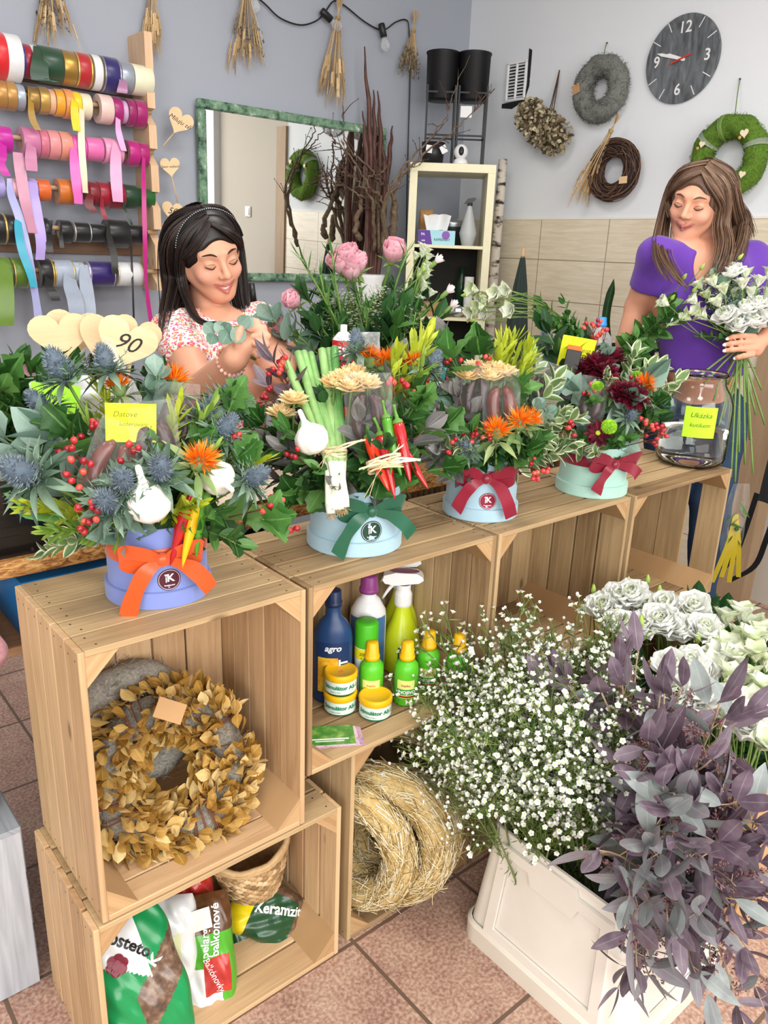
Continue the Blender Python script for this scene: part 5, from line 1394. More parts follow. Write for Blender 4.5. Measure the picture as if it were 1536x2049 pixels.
KS={ 'euc_silver':lambda:sprig('eucalyptus_sprig', M_eucs, LF['round'], 6, .36, curve=rnd.uniform(0, .3), taper=.55, angle=1.15), 'euc_silver_big':lambda:sprig('eucalyptus_sprig', M_eucs, leaf(1, .72, 7, .1, .2, 'heart'), 4, .55, curve=rnd.uniform(0, .3), taper=.3, angle=1.1), 'euc_grey':lambda:sprig('eucalyptus_sprig', M_eucg, LF['oval'], 5, .45, curve=rnd.uniform(0, .3), taper=.4, angle=1.0, stem_m=M_twig), 'euc_purple':lambda:sprig('eucalyptus_sprig', M_eucp, LF['euc'], 7, .33, curve=rnd.uniform(.1, .4), taper=.35, angle=1.0, stem_m=M_twig), 'leuc':lambda:sprig('leucadendron_sprig', M_leuc, leaf(1, .17, 5, .1, .05, 'strap'), 19, .27, pairs=False, angle=.75, curve=.1, whorl=3, taper=.25), 'leuc_green':lambda:sprig('leucadendron_sprig', M_leucg, leaf(1, .15, 5, .1, .08, 'strap'), 19, .27, pairs=False, angle=.8, curve=.1, whorl=3, taper=.25), 'pitt':lambda:sprig('pittosporum_sprig', M_pitt, LF['oval'], 10, .30, pairs=False, angle=1.1, curve=.2, whorl=3, taper=.35), 'viburnum':lambda:sprig('viburnum_sprig', M_leafg, leaf(1, .8, 14, .12, .22, 'lobed'), 5, .42, curve=.15, taper=.3, angle=1.0), 'green':lambda:sprig('leafy_sprig', M_leafg, LF['oval'], 8, .30, curve=.2, taper=.3, angle=1.1), 'dark':lambda:sprig('leafy_sprig', M_leafd, LF['oval'], 9, .32, curve=.2, taper=.3, angle=1.1), 'pinnate':lambda:sprig('pistacia_frond', M_leafg, LF['lance'], 11, .24, pairs=False, angle=1.2, curve=.3, taper=.4), 'thin':lambda:sprig('fine_green_sprig', M_leafg, LF['needle'], 16, .2, pairs=False, angle=.9, curve=.25, whorl=3, taper=.4), }
for k_, f_ in KS.items():PROTO[k_]={'make':[f_]*3, 'ready':[], 'fresh':[]}
def seeds(b, s, base, d, L, n=7):
 d=nrm(d)
 for i in range(n):
  q=rnd.uniform(.3, 1);p=base+d*L*q;e=p+L*.28*nrm(d*.7+np.array([rnd.gauss(0, 1) for _ in range(3)]))
  s.g(tube([base, p, e], .0007, 3, cap=False), tint=rnd.random())
  for k in range(4):
   c=e+.005*np.array([rnd.gauss(0, 1) for _ in range(3)])
   s.g(tube([p*.3+e*.7, c], .0005, 3, cap=False), tint=rnd.random())
   b.g(ball(.0014, .0014, .0028, 5, 4), R=frame(c-p), T=c, tint=rnd.random())
def sprig_at(kind_, a, b_, label, group, cat='foliage sprig', s=1.0, up=None):
 a=np.asarray(a, float);b_=np.asarray(b_, float);L=np.linalg.norm(b_-a)
 return place(kind_, a, b_-a, L*s, label, cat, group, up=up if up is not None else (rnd.gauss(0, .4), rnd.gauss(0, .4), 1))
def raffia_tie(c, ax, r, label, n=5, tails=((.03, -.05), (-.04, -.03)), parent=None):
 c=np.asarray(c, float);F_=frame(ax);b=MB()
 base=np.zeros(3) if parent is None else c-np.array(parent.location)
 for k in range(n):
  t=np.linspace(0, 2*PI, 18)
  b.g(tube(base+np.array([(r*1.25*math.cos(q), r*.9*math.sin(q), (k-n/2)*.004+.003*math.sin(q*2+k)) for q in t])@F_.T, .0021, 5, cap=False), tint=rnd.random())
 f=vd(c)
 for (tx, tz) in tails:
  for k in range(2):
   P=spline([f*r*1.0, f*(r+.012)+VR*tx*.4+VU*tz*.3+VU*.006*k, f*(r+.006)+VR*tx+VU*tz+VR*.008*k], 8)
   b.g(strip(base+P, VU*.6+VR*.3, .0045, .0008), tint=rnd.random())
 o=b.build('raffia_tie', M_raffia, parent)
 if parent is None:
  o.location=c;tag(o, label, 'raffia tie')
 return o

# ================================================================== HATBOX ARRANGEMENTS
def hatbox(cx, cy, r, h, col, label, ribbon, sticker, bow_px, base_h=.03, lean=0.0, tails=None, bow_a=None, band_z=.62):
 o=thing('hatbox', label, 'flower box', (cx, cy, HT), 0, 'round hatboxes of the flower arrangements')
 M_v=mat('velvet_'+col.strip('#'), col, .8, cols=[[x*.9 for x in _rgb(col)], [min(1, x*1.06) for x in _rgb(col)]], noise_amt=.2, scale=25, sheen=.25)
 b=MB();b.g(lathe([(0, .003), (r*.93, .003), (r*.93, h), (r*.93-.003, h), (r*.93-.003, h-.03), (0, h-.03)], 56));sharp(b.build('box_body', M_v, o))
 b=MB();b.g(lathe([(0, 0), (r-.002, 0), (r, .002), (r, base_h-.001), (r-.0015, base_h), (r*.93, base_h), ], 56));sharp(b.build('box_base', M_v, o))
 b=MB();b.g(disc(r*.92, 32, h-.02));b.g(ball(r*.9, r*.9, .05, 24, 10), T=(0, 0, h-.02));b.build('floral_foam', mat('foam_green', '#233a22', .9, cols=['#14240f', '#35542c'], noise_amt=.5, scale=90), o)
 if ribbon:
  bz=h*band_z
  M_r=satin(ribbon)
  b=MB();b.g(lathe([(r*.93+.0008, bz-.014), (r*.93+.0016, bz-.013), (r*.93+.0016, bz+.013), (r*.93+.0008, bz+.014)], 56));b.build('ribbon_band', M_r, o)
  a=facing((cx, cy)) if bow_a is None else bow_a
  n=np.array([math.cos(a), math.sin(a), 0]);t=np.array([-math.sin(a), math.cos(a), 0])
  c=n*(r*.93+.008)+np.array([0, 0, bz])
  up=np.array([0, 0, 1.0])
  for s, w in ((-1, 1.0), (1, .95)):
   P=[c, c+t*s*.022*w+n*.012+up*.012, c+t*s*.058*w+n*.016+up*.022, c+t*s*.066*w+n*.004+up*.006, c+t*s*.045*w-n*.001-up*.010, c+n*.004-up*.002]
   path=spline(P, 34);sd=np.array([up+n*.55*math.sin(i/33*PI)+t*s*.12*math.sin(i*.5) for i in range(34)])
   b=MB();b.g(strip(path, sd, [.010, .026, .034, .034, .028, .010]));b.build('bow_loop', M_r, o)
  for (tx, tz) in (tails or ((-.05, -.085), (.062, -.062))):
   def outside(q):
    q=np.array(q);rr=math.hypot(q[0], q[1]);m=r+.004 if q[2]<base_h+.01 else r*.93+.004
    if rr<m:q[:2]*=m/rr
    return q
   P=[c+n*.004, c+t*tx*.45+up*tz*.16+n*.012, c+t*tx*.78+up*tz*.55+n*.010, c+t*tx+up*tz+n*.006]
   path=np.array([outside(q) for q in spline(P, 18)])
   dr=nrm(t*tx+up*tz);sd=np.cross(n, dr)
   g=strip(path, np.array([sd+n*.35*math.sin(i*.45) for i in range(18)]), [.012, .022, .029, .03, .03])
   b=MB();b.g(g);b.build('bow_tail', M_r, o)
  b=MB();b.g(ball(.011, .008, .012, 10, 8), R=np.stack([t, n, up], 1), T=c+n*.006);b.build('bow_knot', M_r, o)
 if sticker:
  a=facing((cx, cy)) if bow_a is None else bow_a
  da, z, rs, colr=sticker
  b=MB();R0=r*.93
  g=disc(rs, 36);b.g(wrap(g, R0, a+da, z, .0008));so_=b.build('sticker', mat('sticker_'+colr.strip('#'), colr, .45), o, smooth=False)
  rg=lathe([(rs*.88, 0), (rs*.91, 0)], 36);b=MB();b.g(wrap(rg, R0, a+da, z, .0012));b.build('sticker_ring', M_wp, so_, smooth=False)
  V, F, uv=text_geo('K', rs*.95, bold=.0005);V[:, 0]+=rs*.1;V[:, 1]+=rs*.15
  V2, F2, uv2=prism(heart_poly(rs*.26, rs*.24), .0001);V2[:, 0]-=rs*.27;V2[:, 1]+=rs*.42
  b=MB();b.g(wrap((V, F, uv), R0, a+da, z, .0013));b.g(wrap((V2, F2, uv2), R0, a+da, z, .0012))
  V3, F3, u3=grid_geo(rs*.09, rs*.5, 1, 3);V3[:, 0]-=rs*.27;V3[:, 1]+=rs*.03;b.g(wrap((V3, F3, u3), R0, a+da, z, .0012))
  b.build('emblem', M_wp, so_, smooth=False)
  V, F, uv=text_geo('kvetinarstvi', rs*.19, bold=.0001);V[:, 1]-=rs*.5
  b=MB();b.g(wrap((V, F, uv), R0, a+da, z, .0013));b.build('lettering', M_wp, so_, smooth=False)
 return o
def dome(px, py, C, R):
 q=ray(px, py);q=q/np.linalg.norm(q);oc=CAM-C
 bq=oc@q;disc_=bq*bq-(oc@oc-R*R)
 t=-bq-math.sqrt(disc_) if disc_>0 else -bq
 return CAM+q*t
def where(px, py, bx, by, w, h):
 dx, dy=(px-bx)/w, (py-by)/h
 if abs(dx)<.33 and abs(dy)<.33:return 'in the middle of'
 v='top' if dy<-.33 else ('low front' if dy>.33 else '')
 hz='left' if dx<-.33 else ('right' if dx>.33 else '')
 return 'at the '+' '.join(x for x in (v, hz) if x)+' of'
CATS={'safflower':('orange safflower', 'flower'), 'thistle':('spiky blue sea holly thistle', 'thistle'), 'cream_mum':('cream spray chrysanthemum', 'flower'), 'burgundy_mum':('burgundy chrysanthemum', 'flower'), 'burgundy_daisy':('single burgundy daisy with lime centre', 'flower'), 'button_mum':('lime green button chrysanthemum', 'flower'), 'berry_sprig':('red berry cluster', 'berries'), 'garlic':('white garlic bulb', 'garlic'), 'sausage_dark':('dark dried sausages in a clear packet', 'sausage packet'), 'sausage_red':('reddish dried sausages in a clear packet', 'sausage packet'), 'pink_rose':('pink rose', 'rose'), 'mauve_rose':('mauve rose', 'rose'), 'carnation':('pale blush carnation', 'flower'), 'lisianthus_double':('double white lisianthus bloom', 'flower'), 'lisianthus_bell':('bell-shaped white lisianthus', 'flower'), 'lisianthus_bud':('lime lisianthus bud', 'flower bud')}
SPN={'euc_silver':'round-leaved silver eucalyptus sprig', 'euc_silver_big':'large-leaved silver eucalyptus sprig', 'euc_grey':'dusky grey eucalyptus sprig', 'euc_purple':'purple eucalyptus sprig', 'leuc':'yellow lime leucadendron sprig', 'leuc_green':'green leucadendron sprig', 'pitt':'cream-edged pittosporum sprig', 'viburnum':'lobed green viburnum sprig', 'green':'glossy green leaf sprig', 'dark':'dark green leaf sprig', 'pinnate':'feathery pistacia frond', 'thin':'fine-needled green sprig'}
class Arr:
 def __init__(self, nm, cx, cy, rim, R, pb, ps):
  self.nm, self.C, self.rim, self.R, self.pb, self.ps=nm, np.array([cx, cy, rim]), rim, R, pb, ps
 def w(self, px, py):return where(px, py, *self.pb, *self.ps)+' the '+self.nm
 def flower(self, k, px, py, s=1.0, dr=None, R=None, label=None, out=0.0):
  p=dome(px, py, self.C, self.R if R is None else R)
  d=nrm(p-(self.C-(0, 0, .05))) if dr is None else nrm(np.asarray(dr, float))
  t, c=CATS[k]
  return place(k, p+vd(p)*out, d, s, label or f'{t} {self.w(px, py)}', c, f'{t}s in the {self.nm}')
 def sprig(self, k, px, py, R=None, s=1.0, base=(0, 0, -.03), label=None):
  p=dome(px, py, self.C, self.R if R is None else R)
  b0=self.C+np.array(base)+(p-self.C)*.12
  return sprig_at(k, b0, p, label or f'{SPN[k]} {self.w(px, py)}', f'{SPN[k]}s in the {self.nm}', s=s)
 def packet(self, k, px, py, s=1.0, roll=0.0, R=None, label=None):
  p=dome(px, py, self.C, self.R if R is None else R)
  f=vd(p);z=nrm(np.array([0, 0, 1.0])-f*f[2]);F_=np.stack([np.cross(-f, z), -f, z], 1)
  F_=F_@roty(roll)
  pool=PROTO[k]
  if not pool['ready']:pool['ready']=[g() for g in pool['make']];pool['fresh']=list(pool['ready'])
  src=pool['ready'][0]
  if src in pool['fresh']:pool['fresh'].remove(src);o=src
  else:o=copy_tree(src)
  o.matrix_world=Matrix([list(F_[i]*s)+[float(p[i])] for i in range(3)]+[[0, 0, 0, 1]])
  if 'group' in o:del o['group']
  t, c=CATS[k]
  return tag(o, label or f'{t} {self.w(px, py)}', c, f'{t} in the {self.nm}')
 def filler(self, kinds, n, zmin=-.05, spread=1.0, rs=(.75, 1.05), seed=1):
  r_=random.Random(seed)
  for i in range(n):
   a=2*PI*(i+r_.uniform(-.4, .4))/n*1.0+r_.choice((0, .7));el=r_.uniform(zmin if math.sin(a)>-.2 else .12, 1.05)
   d=np.array([math.cos(a)*math.cos(el), math.sin(a)*math.cos(el), math.sin(el)])
   p=self.C+d*self.R*spread*r_.uniform(*rs)
   k=r_.choice(kinds);hx='rear' if d[1]>.35 else ('front' if d[1]<-.35 else ('left side' if d[0]<0 else 'right side'))
   sprig_at(k, self.C+np.array([0, 0, -.03])+d*.02, p, f'{SPN[k]} filling the {hx} of the {self.nm}', f'{SPN[k]}s filling the {self.nm}')
def chili_between(k, a, b_, label, group):
 a=np.asarray(a, float);b_=np.asarray(b_, float);L=np.linalg.norm(b_-a)
 base={'chili_red':.13, 'chili_orange':.12, 'chili_yellow':.15, 'chili_green':.14}[k]
 return place(k, a, a-b_, L/base, label, 'chili pepper', group, roll=rnd.uniform(0, 6))
def note(px, py, wpx, hpx, tilt, col, lines, label, depth=None, p=None, nd=None, size=None, name='sticky_note', stick=True):
 p=at(px, py, d=depth) if p is None else np.asarray(p, float)
 sc=depth_of(p)/FPX;w, h=wpx*sc, hpx*sc
 f=nrm(nd) if nd is not None else nrm(vd(p)+(0, 0, -.12));y=nrm(np.array([0, 0, 1.0])-f*f[2]);x=np.cross(y, f)
 R=np.stack([x, y, f], 1)@rotz(tilt)
 V, F, uv=grid_geo(w, h, 10, 10)
 V[:, 2]=.05*w*np.sin((V[:, 1]/h+.5)*2.2)+.03*w*(V[:, 0]/w)**2
 o=thing(name, label, 'sticky note', p, 0, 'sticky notes with handwriting')
 b=MB();b.add(V@R.T, F, 0, .5, uv);b.build('paper', mat('note_'+col.strip('#'), col, .7, cols=[[x*.97 for x in _rgb(col)], col]), o)
 for s, lx, ly, sz in lines:
  T_, TF, tu=text_geo(s, sz*h, shear=.3)
  T_[:, 0]+=lx*w;T_[:, 1]+=ly*h;T_[:, 2]=.05*w*np.sin((T_[:, 1]/h+.5)*2.2)+.03*w*(T_[:, 0]/w)**2+.0006
  b=MB();b.add(T_@R.T, TF, 0, .5, tu);b.build('handwriting', mat('pencil_'+col.strip('#'), [x*.42 for x in _rgb(col)], .7), o, smooth=False)
 if stick:
  b=MB();b.g(tube([R@np.array([0, -h*.2, -.003]), R@np.array([0, -h*.5, -.004])-np.array([0, 0, .06])], .0012, 5));b.build('pick_stick', M_rod, o)
 return o
hatbox(.195, .148, .089, .138, '#7d8ccb', 'lilac blue velvet hatbox with orange bow at the left end of the counter', '#d9531a', (.12, .05, .019, '#4a1226'), (345, 1130), band_z=.66, tails=((-.06, -.095), (.075, -.06)), bow_a=facing((.195, .148))+.08)
A1=Arr('lilac box arrangement', .195, .148, 1.04, .17, (290, 920), (250, 150))
A1.filler(['green', 'dark', 'viburnum', 'pitt', 'leuc_green'], 26, -.15, 1.0, (.7, 1.1), 3)
for px, py, s, R in ((135, 765, 1.25, .2), (218, 750, 1.05, .2), (95, 828, .95, .2), (75, 960, 1.35, .22), (255, 975, 1.1, None), (228, 1012, 1.15, None), (320, 955, 1.15, None), (452, 815, 1.25, .19), (405, 845, 1.0, None), (492, 965, 1.0, .19), (440, 875, 1.0, .18)):
 A1.flower('thistle', px, py, s, R=R)
for px, py, s in ((240, 785, .9), (346, 778, 1.15), (396, 930, 1.15)):A1.flower('safflower', px, py, s, R=.19)
for px, py, k, R in ((185, 795, 'leuc', .19), (165, 845, 'leuc_green', .18), (355, 830, 'leuc', .19), (60, 1035, 'leuc', .22), (370, 1010, 'leuc', .17), (505, 905, 'leuc', .2), (120, 1050, 'leuc_green', .2)):A1.sprig(k, px, py, R)
for px, py, k, R in ((20, 860, 'euc_silver_big', .23), (45, 930, 'euc_silver_big', .22), (100, 890, 'euc_silver_big', .2), (232, 1055, 'euc_silver_big', .13), (300, 752, 'euc_silver', .2), (290, 790, 'euc_silver', .19), (120, 870, 'viburnum', .2), (455, 925, 'viburnum', .18), (535, 1010, 'viburnum', .21), (480, 1045, 'green', .19), (440, 1060, 'green', .17), (395, 810, 'leuc_green', .2), (480, 830, 'viburnum', .19), (415, 800, 'thin', .19)):A1.sprig(k, px, py, R)
for px, py, R in ((150, 912, .19), (165, 955, .19), (185, 1035, .18), (262, 922, .17), (470, 893, .18), (556, 1052, .22), (530, 1018, .21), (200, 1030, .18), (190, 878, .17)):A1.flower('berry_sprig', px, py, 1.0, R=R)
A1.flower('garlic', 297, 1003, 1.12, dr=cv(-.1, .8, .5), R=.165);A1.flower('garlic', 437, 957, .92, dr=cv(.5, -.35, .6), R=.17, label='white garlic bulb with roots at the right of the lilac box arrangement')
A1.packet('sausage_red', 218, 935, 1.05, .45, R=.165);A1.packet('sausage_dark', 312, 895, 1.05, -.1, R=.16);A1.packet('sausage_dark', 352, 848, 1.0, .1, R=.15)
for k, (ax, ay), (bx, by), lb in (('chili_red', (388, 975), (338, 1132), 'red'), ('chili_yellow', (402, 985), (356, 1128), 'yellow'), ('chili_green', (413, 990), (380, 1118), 'green')):
 chili_between(k, at(ax, ay, d=1.24), at(bx, by, d=1.265), f'{lb} chili pepper hanging in front of the lilac hatbox', 'three chili peppers on the lilac hatbox')
for i, (px, py, ln) in enumerate(((10, 1020, 1), (30, 1050, 1), (75, 1055, .9))):
 e=at(px, py, d=1.42);s0=A1.C+np.array([-.05, 0, -.01]);L=np.linalg.norm(e-s0)
 b=MB();V, F, uv=leaf(L, .035, 10, .2, .12, 'strap');f=frame(e-s0);b.add(V@np.stack([f[:, 0], f[:, 2], -f[:, 1]], 1).T, F, 0, .3+.2*i, uv)
 q=b.build('leek_blade', M_strapm, None);q.location=s0;tag(q, ['topmost', 'middle', 'lowest'][i]+' broad green leek blade pointing left from the lilac box', 'leek leaf', 'leek blades')
note(262, 846, 97, 78, -.05, '#e8f01e', (('Datové', -.12, .22, .2), ('košerování', .04, -.03, .16)), 'yellow sticky note in the middle of the lilac box arrangement', depth=1.185)
hatbox(.622, .145, .098, .132, '#a9c9d8', 'large light blue hatbox with dark green bow, second from the left', '#1c5c42', (.06, .052, .022, '#163f33'), (745, 1000), band_z=.74, tails=((-.068, -.085), (.085, -.055)), bow_a=facing((.622, .145))+.32)
A2=Arr('green bow arrangement', .622, .145, 1.03, .17, (700, 880), (190, 160))
A2.filler(['green', 'dark', 'viburnum', 'dark', 'green', 'euc_grey'], 28, -.2, 1.05, (.7, 1.1), 5)
for px, py in ((706, 755), (668, 775), (702, 784), (735, 777), (686, 765), (588, 808), (562, 835), (720, 770)):A2.flower('cream_mum', px, py, 1.15, R=.2, dr=cv(.1, .9, .5))
for px, py in ((740, 728), (776, 735), (766, 745), (828, 742)):A2.flower('safflower', px, py, 1.1, R=.21, dr=cv(0, .95, .3))
for px, py, s in ((712, 708, 1.0), (855, 745, 1.0)):A2.flower('thistle', px, py, s, R=.24)
for px, py, k, R in ((825, 690, 'leuc', .25), (850, 690, 'leuc', .25), (845, 735, 'leuc_green', .2), (790, 720, 'leuc', .22), (562, 712, 'euc_purple', .25), (553, 760, 'euc_purple', .22), (530, 790, 'euc_purple', .21), (560, 895, 'euc_grey', .19), (535, 945, 'euc_grey', .19), (590, 880, 'euc_grey', .18), (720, 850, 'euc_grey', .18), (668, 955, 'euc_grey', .14), (525, 840, 'viburnum', .21), (595, 965, 'viburnum', .17), (800, 810, 'viburnum', .19), (575, 930, 'green', .18), (620, 950, 'green', .16), (720, 905, 'pinnate', .175), (705, 955, 'pinnate', .14), (795, 960, 'pinnate', .17), (835, 800, 'viburnum', .2), (860, 835, 'viburnum', .2), (850, 880, 'euc_grey', .2), (830, 905, 'dark', .18), (800, 740, 'euc_grey', .2), (510, 870, 'dark', .2), (640, 800, 'dark', .17)):A2.sprig(k, px, py, R)
for px, py, R in ((596, 917, .18), (535, 818, .21), (547, 803, .2), (790, 785, .2), (836, 785, .21), (560, 755, .22), (812, 790, .2), (575, 740, .22)):A2.flower('berry_sprig', px, py, 1.0, R=R)
A2.flower('garlic', 623, 877, 1.05, dr=cv(-.35, .85, .3), R=.185)
A2.packet('sausage_dark', 737, 838, 1.25, -.05, R=.17)
tiept=at(668, 902, d=1.45)
for i, ((tx, ty), (bx, by), dd) in enumerate((((568, 716), (662, 1028), 0), ((596, 706), (680, 1020), .01), ((607, 705), (672, 1020), .02), ((621, 708), (676, 1010), .03), ((644, 700), (668, 1012), .01), ((657, 700), (690, 1015), .03), ((669, 696), (684, 1006), .015))):
 tp, bp=at(tx, ty, d=1.56+dd), at(bx, by, d=1.44)
 o=thing('spring_onion', ['leftmost', 'second from the left', 'third from the left', 'middle', 'third from the right', 'second from the right', 'rightmost'][i]+' spring onion of the tied bunch in the green bow arrangement', 'spring onion', tiept, 0, 'tied spring onions')
 m_=tiept+VR*(i-3)*.0055+vd(tiept)*(.008*((i%2)-.5))
 P=spline([bp, bp*.6+m_*.4, m_, m_*.55+tp*.45, tp], 24)-tiept
 k=int(len(P)*.42)
 b=MB();b.g(tube(P[k:], [.0075, .0085, .0085, .008], 10, cap=True), tint=rnd.uniform(.3, .8));b.build('green_top', M_strapm, o)
 b=MB();b.g(tube(P[:k+1], [.0085, .0095, .0075, .0062, .0065], 10));b.build('white_bulb', mat('onion_white', '#eef0e0', .35, cols=['#d5dfb4', '#f4f4ec'], noise_amt=.3, scale=14), o)
 b=MB()
 for k in range(14):
  d=nrm(P[0]-P[1]+.004*np.array([rnd.gauss(0, 1) for _ in range(3)]));b.g(tube([P[0], P[0]+d*.014], .0005, 3, cap=False))
 b.build('roots', M_root, o)
raffia_tie(tiept, (at(668, 902, d=1.45)-at(660, 960, d=1.45)), .019, 'raffia tied round the spring onions', 4, ((.05, .02), (-.03, -.03)))
ct=at(775, 925, d=1.425)
for k, (tx, ty), (bx, by), lb in (('chili_orange', (738, 872), (772, 985), 'orange red chili at the left of the raffia bundle'), ('chili_red', (760, 868), (790, 998), 'thick red chili in the middle of the raffia bundle'), ('chili_green', (772, 832), (800, 960), 'upright green chili in the raffia bundle'), ('chili_red', (795, 842), (822, 968), 'red chili with green stalk pointing up at the right of the bundle'), ('chili_red', (812, 905), (856, 980), 'red chili sticking out furthest right of the bundle'), ('chili_green', (780, 862), (790, 950), 'short green chili in the raffia bundle')):
 chili_between(k, at(tx, ty, d=1.425+rnd.uniform(-.01, .012)), at(bx, by, d=1.41), lb, 'chili peppers tied with raffia')
raffia_tie(ct, (at(770, 880, d=1.5)-at(785, 960, d=1.5)), .032, 'raffia bow tied round the chili bundle', 6, ((-.04, -.06), (.02, .03), (-.05, -.012), (.05, .004)))
hatbox(.989, .137, .0875, .142, '#a5c4d3', 'light blue hatbox with a wine red bow, third from the left', '#8e1530', (.1, .05, .0195, '#8c1436'), (960, 950), band_z=.74, tails=((-.062, -.075), (.062, -.085)), bow_a=facing((.989, .137))+.1)
A3=Arr('red bow arrangement', .989, .137, 1.04, .165, (1000, 830), (150, 130))
A3.filler(['green', 'dark', 'viburnum', 'pitt', 'dark', 'euc_silver'], 26, -.2, 1.05, (.7, 1.1), 7)
for px, py in ((935, 760), (973, 745), (983, 762), (1010, 754), (951, 745), (995, 748)):A3.flower('cream_mum', px, py, 1.2, R=.19, dr=cv(0, .9, .5))
A3.flower('safflower', 1036, 852, 1.25, R=.17, dr=cv(.1, .6, .8));A3.flower('safflower', 1056, 846, 1.0, R=.165, dr=cv(.4, .6, .5));A3.flower('safflower', 993, 872, 1.25, R=.17, dr=cv(-.1, .7, .8), label='yellow orange safflower low at the front of the wine red bow arrangement')
for px, py, k, R in ((985, 690, 'leuc', .24), (1005, 685, 'leuc', .24), (1030, 700, 'leuc', .23), (1055, 705, 'leuc', .23), (1015, 705, 'leuc', .22), (1070, 720, 'leuc_green', .22), (1040, 730, 'leuc', .2), (935, 710, 'viburnum', .23), (948, 715, 'viburnum', .22), (1090, 790, 'euc_silver_big', .18), (1105, 835, 'euc_silver', .18), (1080, 830, 'euc_silver', .18), (930, 790, 'euc_silver', .18), (915, 770, 'euc_silver', .19), (895, 790, 'euc_grey', .2), (900, 840, 'euc_grey', .19), (872, 905, 'euc_grey', .2), (898, 945, 'euc_grey', .17), (900, 870, 'pitt', .185), (925, 868, 'pitt', .175), (1120, 770, 'pitt', .21), (1130, 810, 'pitt', .21), (1125, 860, 'pitt', .2), (1110, 900, 'pitt', .18), (1145, 920, 'pitt', .2), (1095, 760, 'pitt', .2), (930, 900, 'dark', .16), (1065, 880, 'viburnum', .17), (1080, 905, 'green', .18), (970, 905, 'dark', .14), (1020, 905, 'dark', .14), (860, 830, 'dark', .2), (885, 740, 'thin', .21), (870, 700, 'euc_grey', .24), (1010, 780, 'dark', .16)):A3.sprig(k, px, py, R)
for px, py, R in ((943, 872, .17), (960, 874, .168), (962, 735, .2), (1128, 866, .2), (1062, 935, .18), (1072, 947, .18), (818, 788, .22), (904, 897, .18), (850, 775, .22), (915, 735, .21)):A3.flower('berry_sprig', px, py, 1.0, R=R)
A3.packet('sausage_red', 1003, 815, 1.15, -.12, R=.16);A3.packet('sausage_dark', 951, 795, 1.1, .1, R=.155);A3.packet('sausage_dark', 1068, 785, 1.1, .25, R=.15)
A3.flower('thistle', 935, 898, .8, R=.165)
hatbox(1.372, .102, .0915, .128, '#a8d0c2', 'mint green hatbox with a wine red bow, beside the glass jar', '#8a1630', None, (1210, 910), band_z=.72, tails=((-.045, -.07), (.07, -.03)), bow_a=facing((1.372, .102))+.55)
A4=Arr('mint box arrangement', 1.372, .102, 1.035, .165, (1215, 790), (110, 110))
A4.filler(['green', 'dark', 'pitt', 'pitt', 'viburnum', 'euc_silver'], 24, -.2, 1.0, (.7, 1.05), 9)
for px, py, s in ((1196, 738, 1.25), (1222, 722, 1.1), (1170, 745, 1.0), (1208, 752, 1.0), (1262, 797, 1.15), (1240, 790, .9)):A4.flower('burgundy_mum', px, py, s, R=.185)
A4.flower('burgundy_daisy', 1195, 868, 1.05, R=.165, dr=cv(-.1, .2, .95))
for px, py, s in ((1211, 708, 1.2), (1217, 856, 1.25), (1195, 777, 1.0), (1272, 755, .9)):A4.flower('button_mum', px, py, s, R=.185)
A4.flower('safflower', 1281, 778, 1.15, R=.19, dr=cv(.4, .6, .6));A4.flower('safflower', 1226, 785, .9, R=.17)
for px, py, k, R in ((1150, 780, 'euc_silver_big', .185), (1240, 822, 'euc_silver_big', .17), (1225, 805, 'euc_silver', .175), (1157, 832, 'euc_silver', .18), (1312, 785, 'euc_silver_big', .2), (1245, 715, 'euc_silver', .21), (1325, 825, 'euc_silver', .19), (1270, 720, 'pitt', .21), (1300, 735, 'pitt', .21), (1330, 758, 'pitt', .22), (1285, 745, 'pitt', .2), (1320, 780, 'pitt', .2), (1180, 885, 'pitt', .16), (1140, 870, 'pitt', .18), (1120, 730, 'leuc_green', .2), (1130, 760, 'leuc_green', .19), (1255, 855, 'green', .16), (1280, 850, 'thin', .17), (1245, 765, 'pitt', .19), (1115, 690, 'euc_silver', .22), (1105, 660, 'dark', .24), (1175, 690, 'dark', .2), (1300, 830, 'dark', .17)):A4.sprig(k, px, py, R)
for px, py, R in ((1186, 662, .22), (1192, 690, .2), (1208, 678, .21), (1132, 850, .19), (1290, 855, .18), (1302, 862, .185), (1314, 866, .19), (1292, 882, .17), (1266, 772, .185), (1180, 792, .17)):A4.flower('berry_sprig', px, py, 1.0, R=R)
A4.packet('sausage_dark', 1182, 810, 1.0, .1, R=.155)
A4.flower('thistle', 1100, 690, .9, R=.23);A4.flower('thistle', 1255, 838, .8, R=.165)
note(1153, 706, 66, 62, -.12, '#eef01c', (('Absolvent', 0, .12, .2), ('ŽP', .12, -.12, .26)), 'yellow sticky note standing in the mint box arrangement', depth=1.95)
p=at(1138, 750, d=1.93);f=vd(p)
o=thing('gift_carton', 'slim black carton with an orange flap in the mint box arrangement', 'carton', p)
R=np.stack([np.cross((0, 0, 1), f), np.array([0, 0, 1.0]), f], 1);R[:, 1]=nrm(np.cross(R[:, 2], R[:, 0]));R[:, 0]=nrm(R[:, 0])
b=MB();b.g(cbox(.036, .12, .03, .0015), R=R@rotz(-.12));b.build('carton_body', mat('black_card', '#1c1a18', .45), o, smooth=False)
b=MB();b.g(cbox(.02, .03, .0006), R=R@rotz(-.12), T=R@np.array([-.004, -.01, .0158]), mat=0)
for k in range(7):b.g(cbox(.017, .0012, .0004), R=R@rotz(-.12), T=R@np.array([-.004, -.02+k*.0034, .0163]), mat=1)
b.build('label', [mat('gold_label', '#caa04a', .4), M_bk], o, smooth=False)
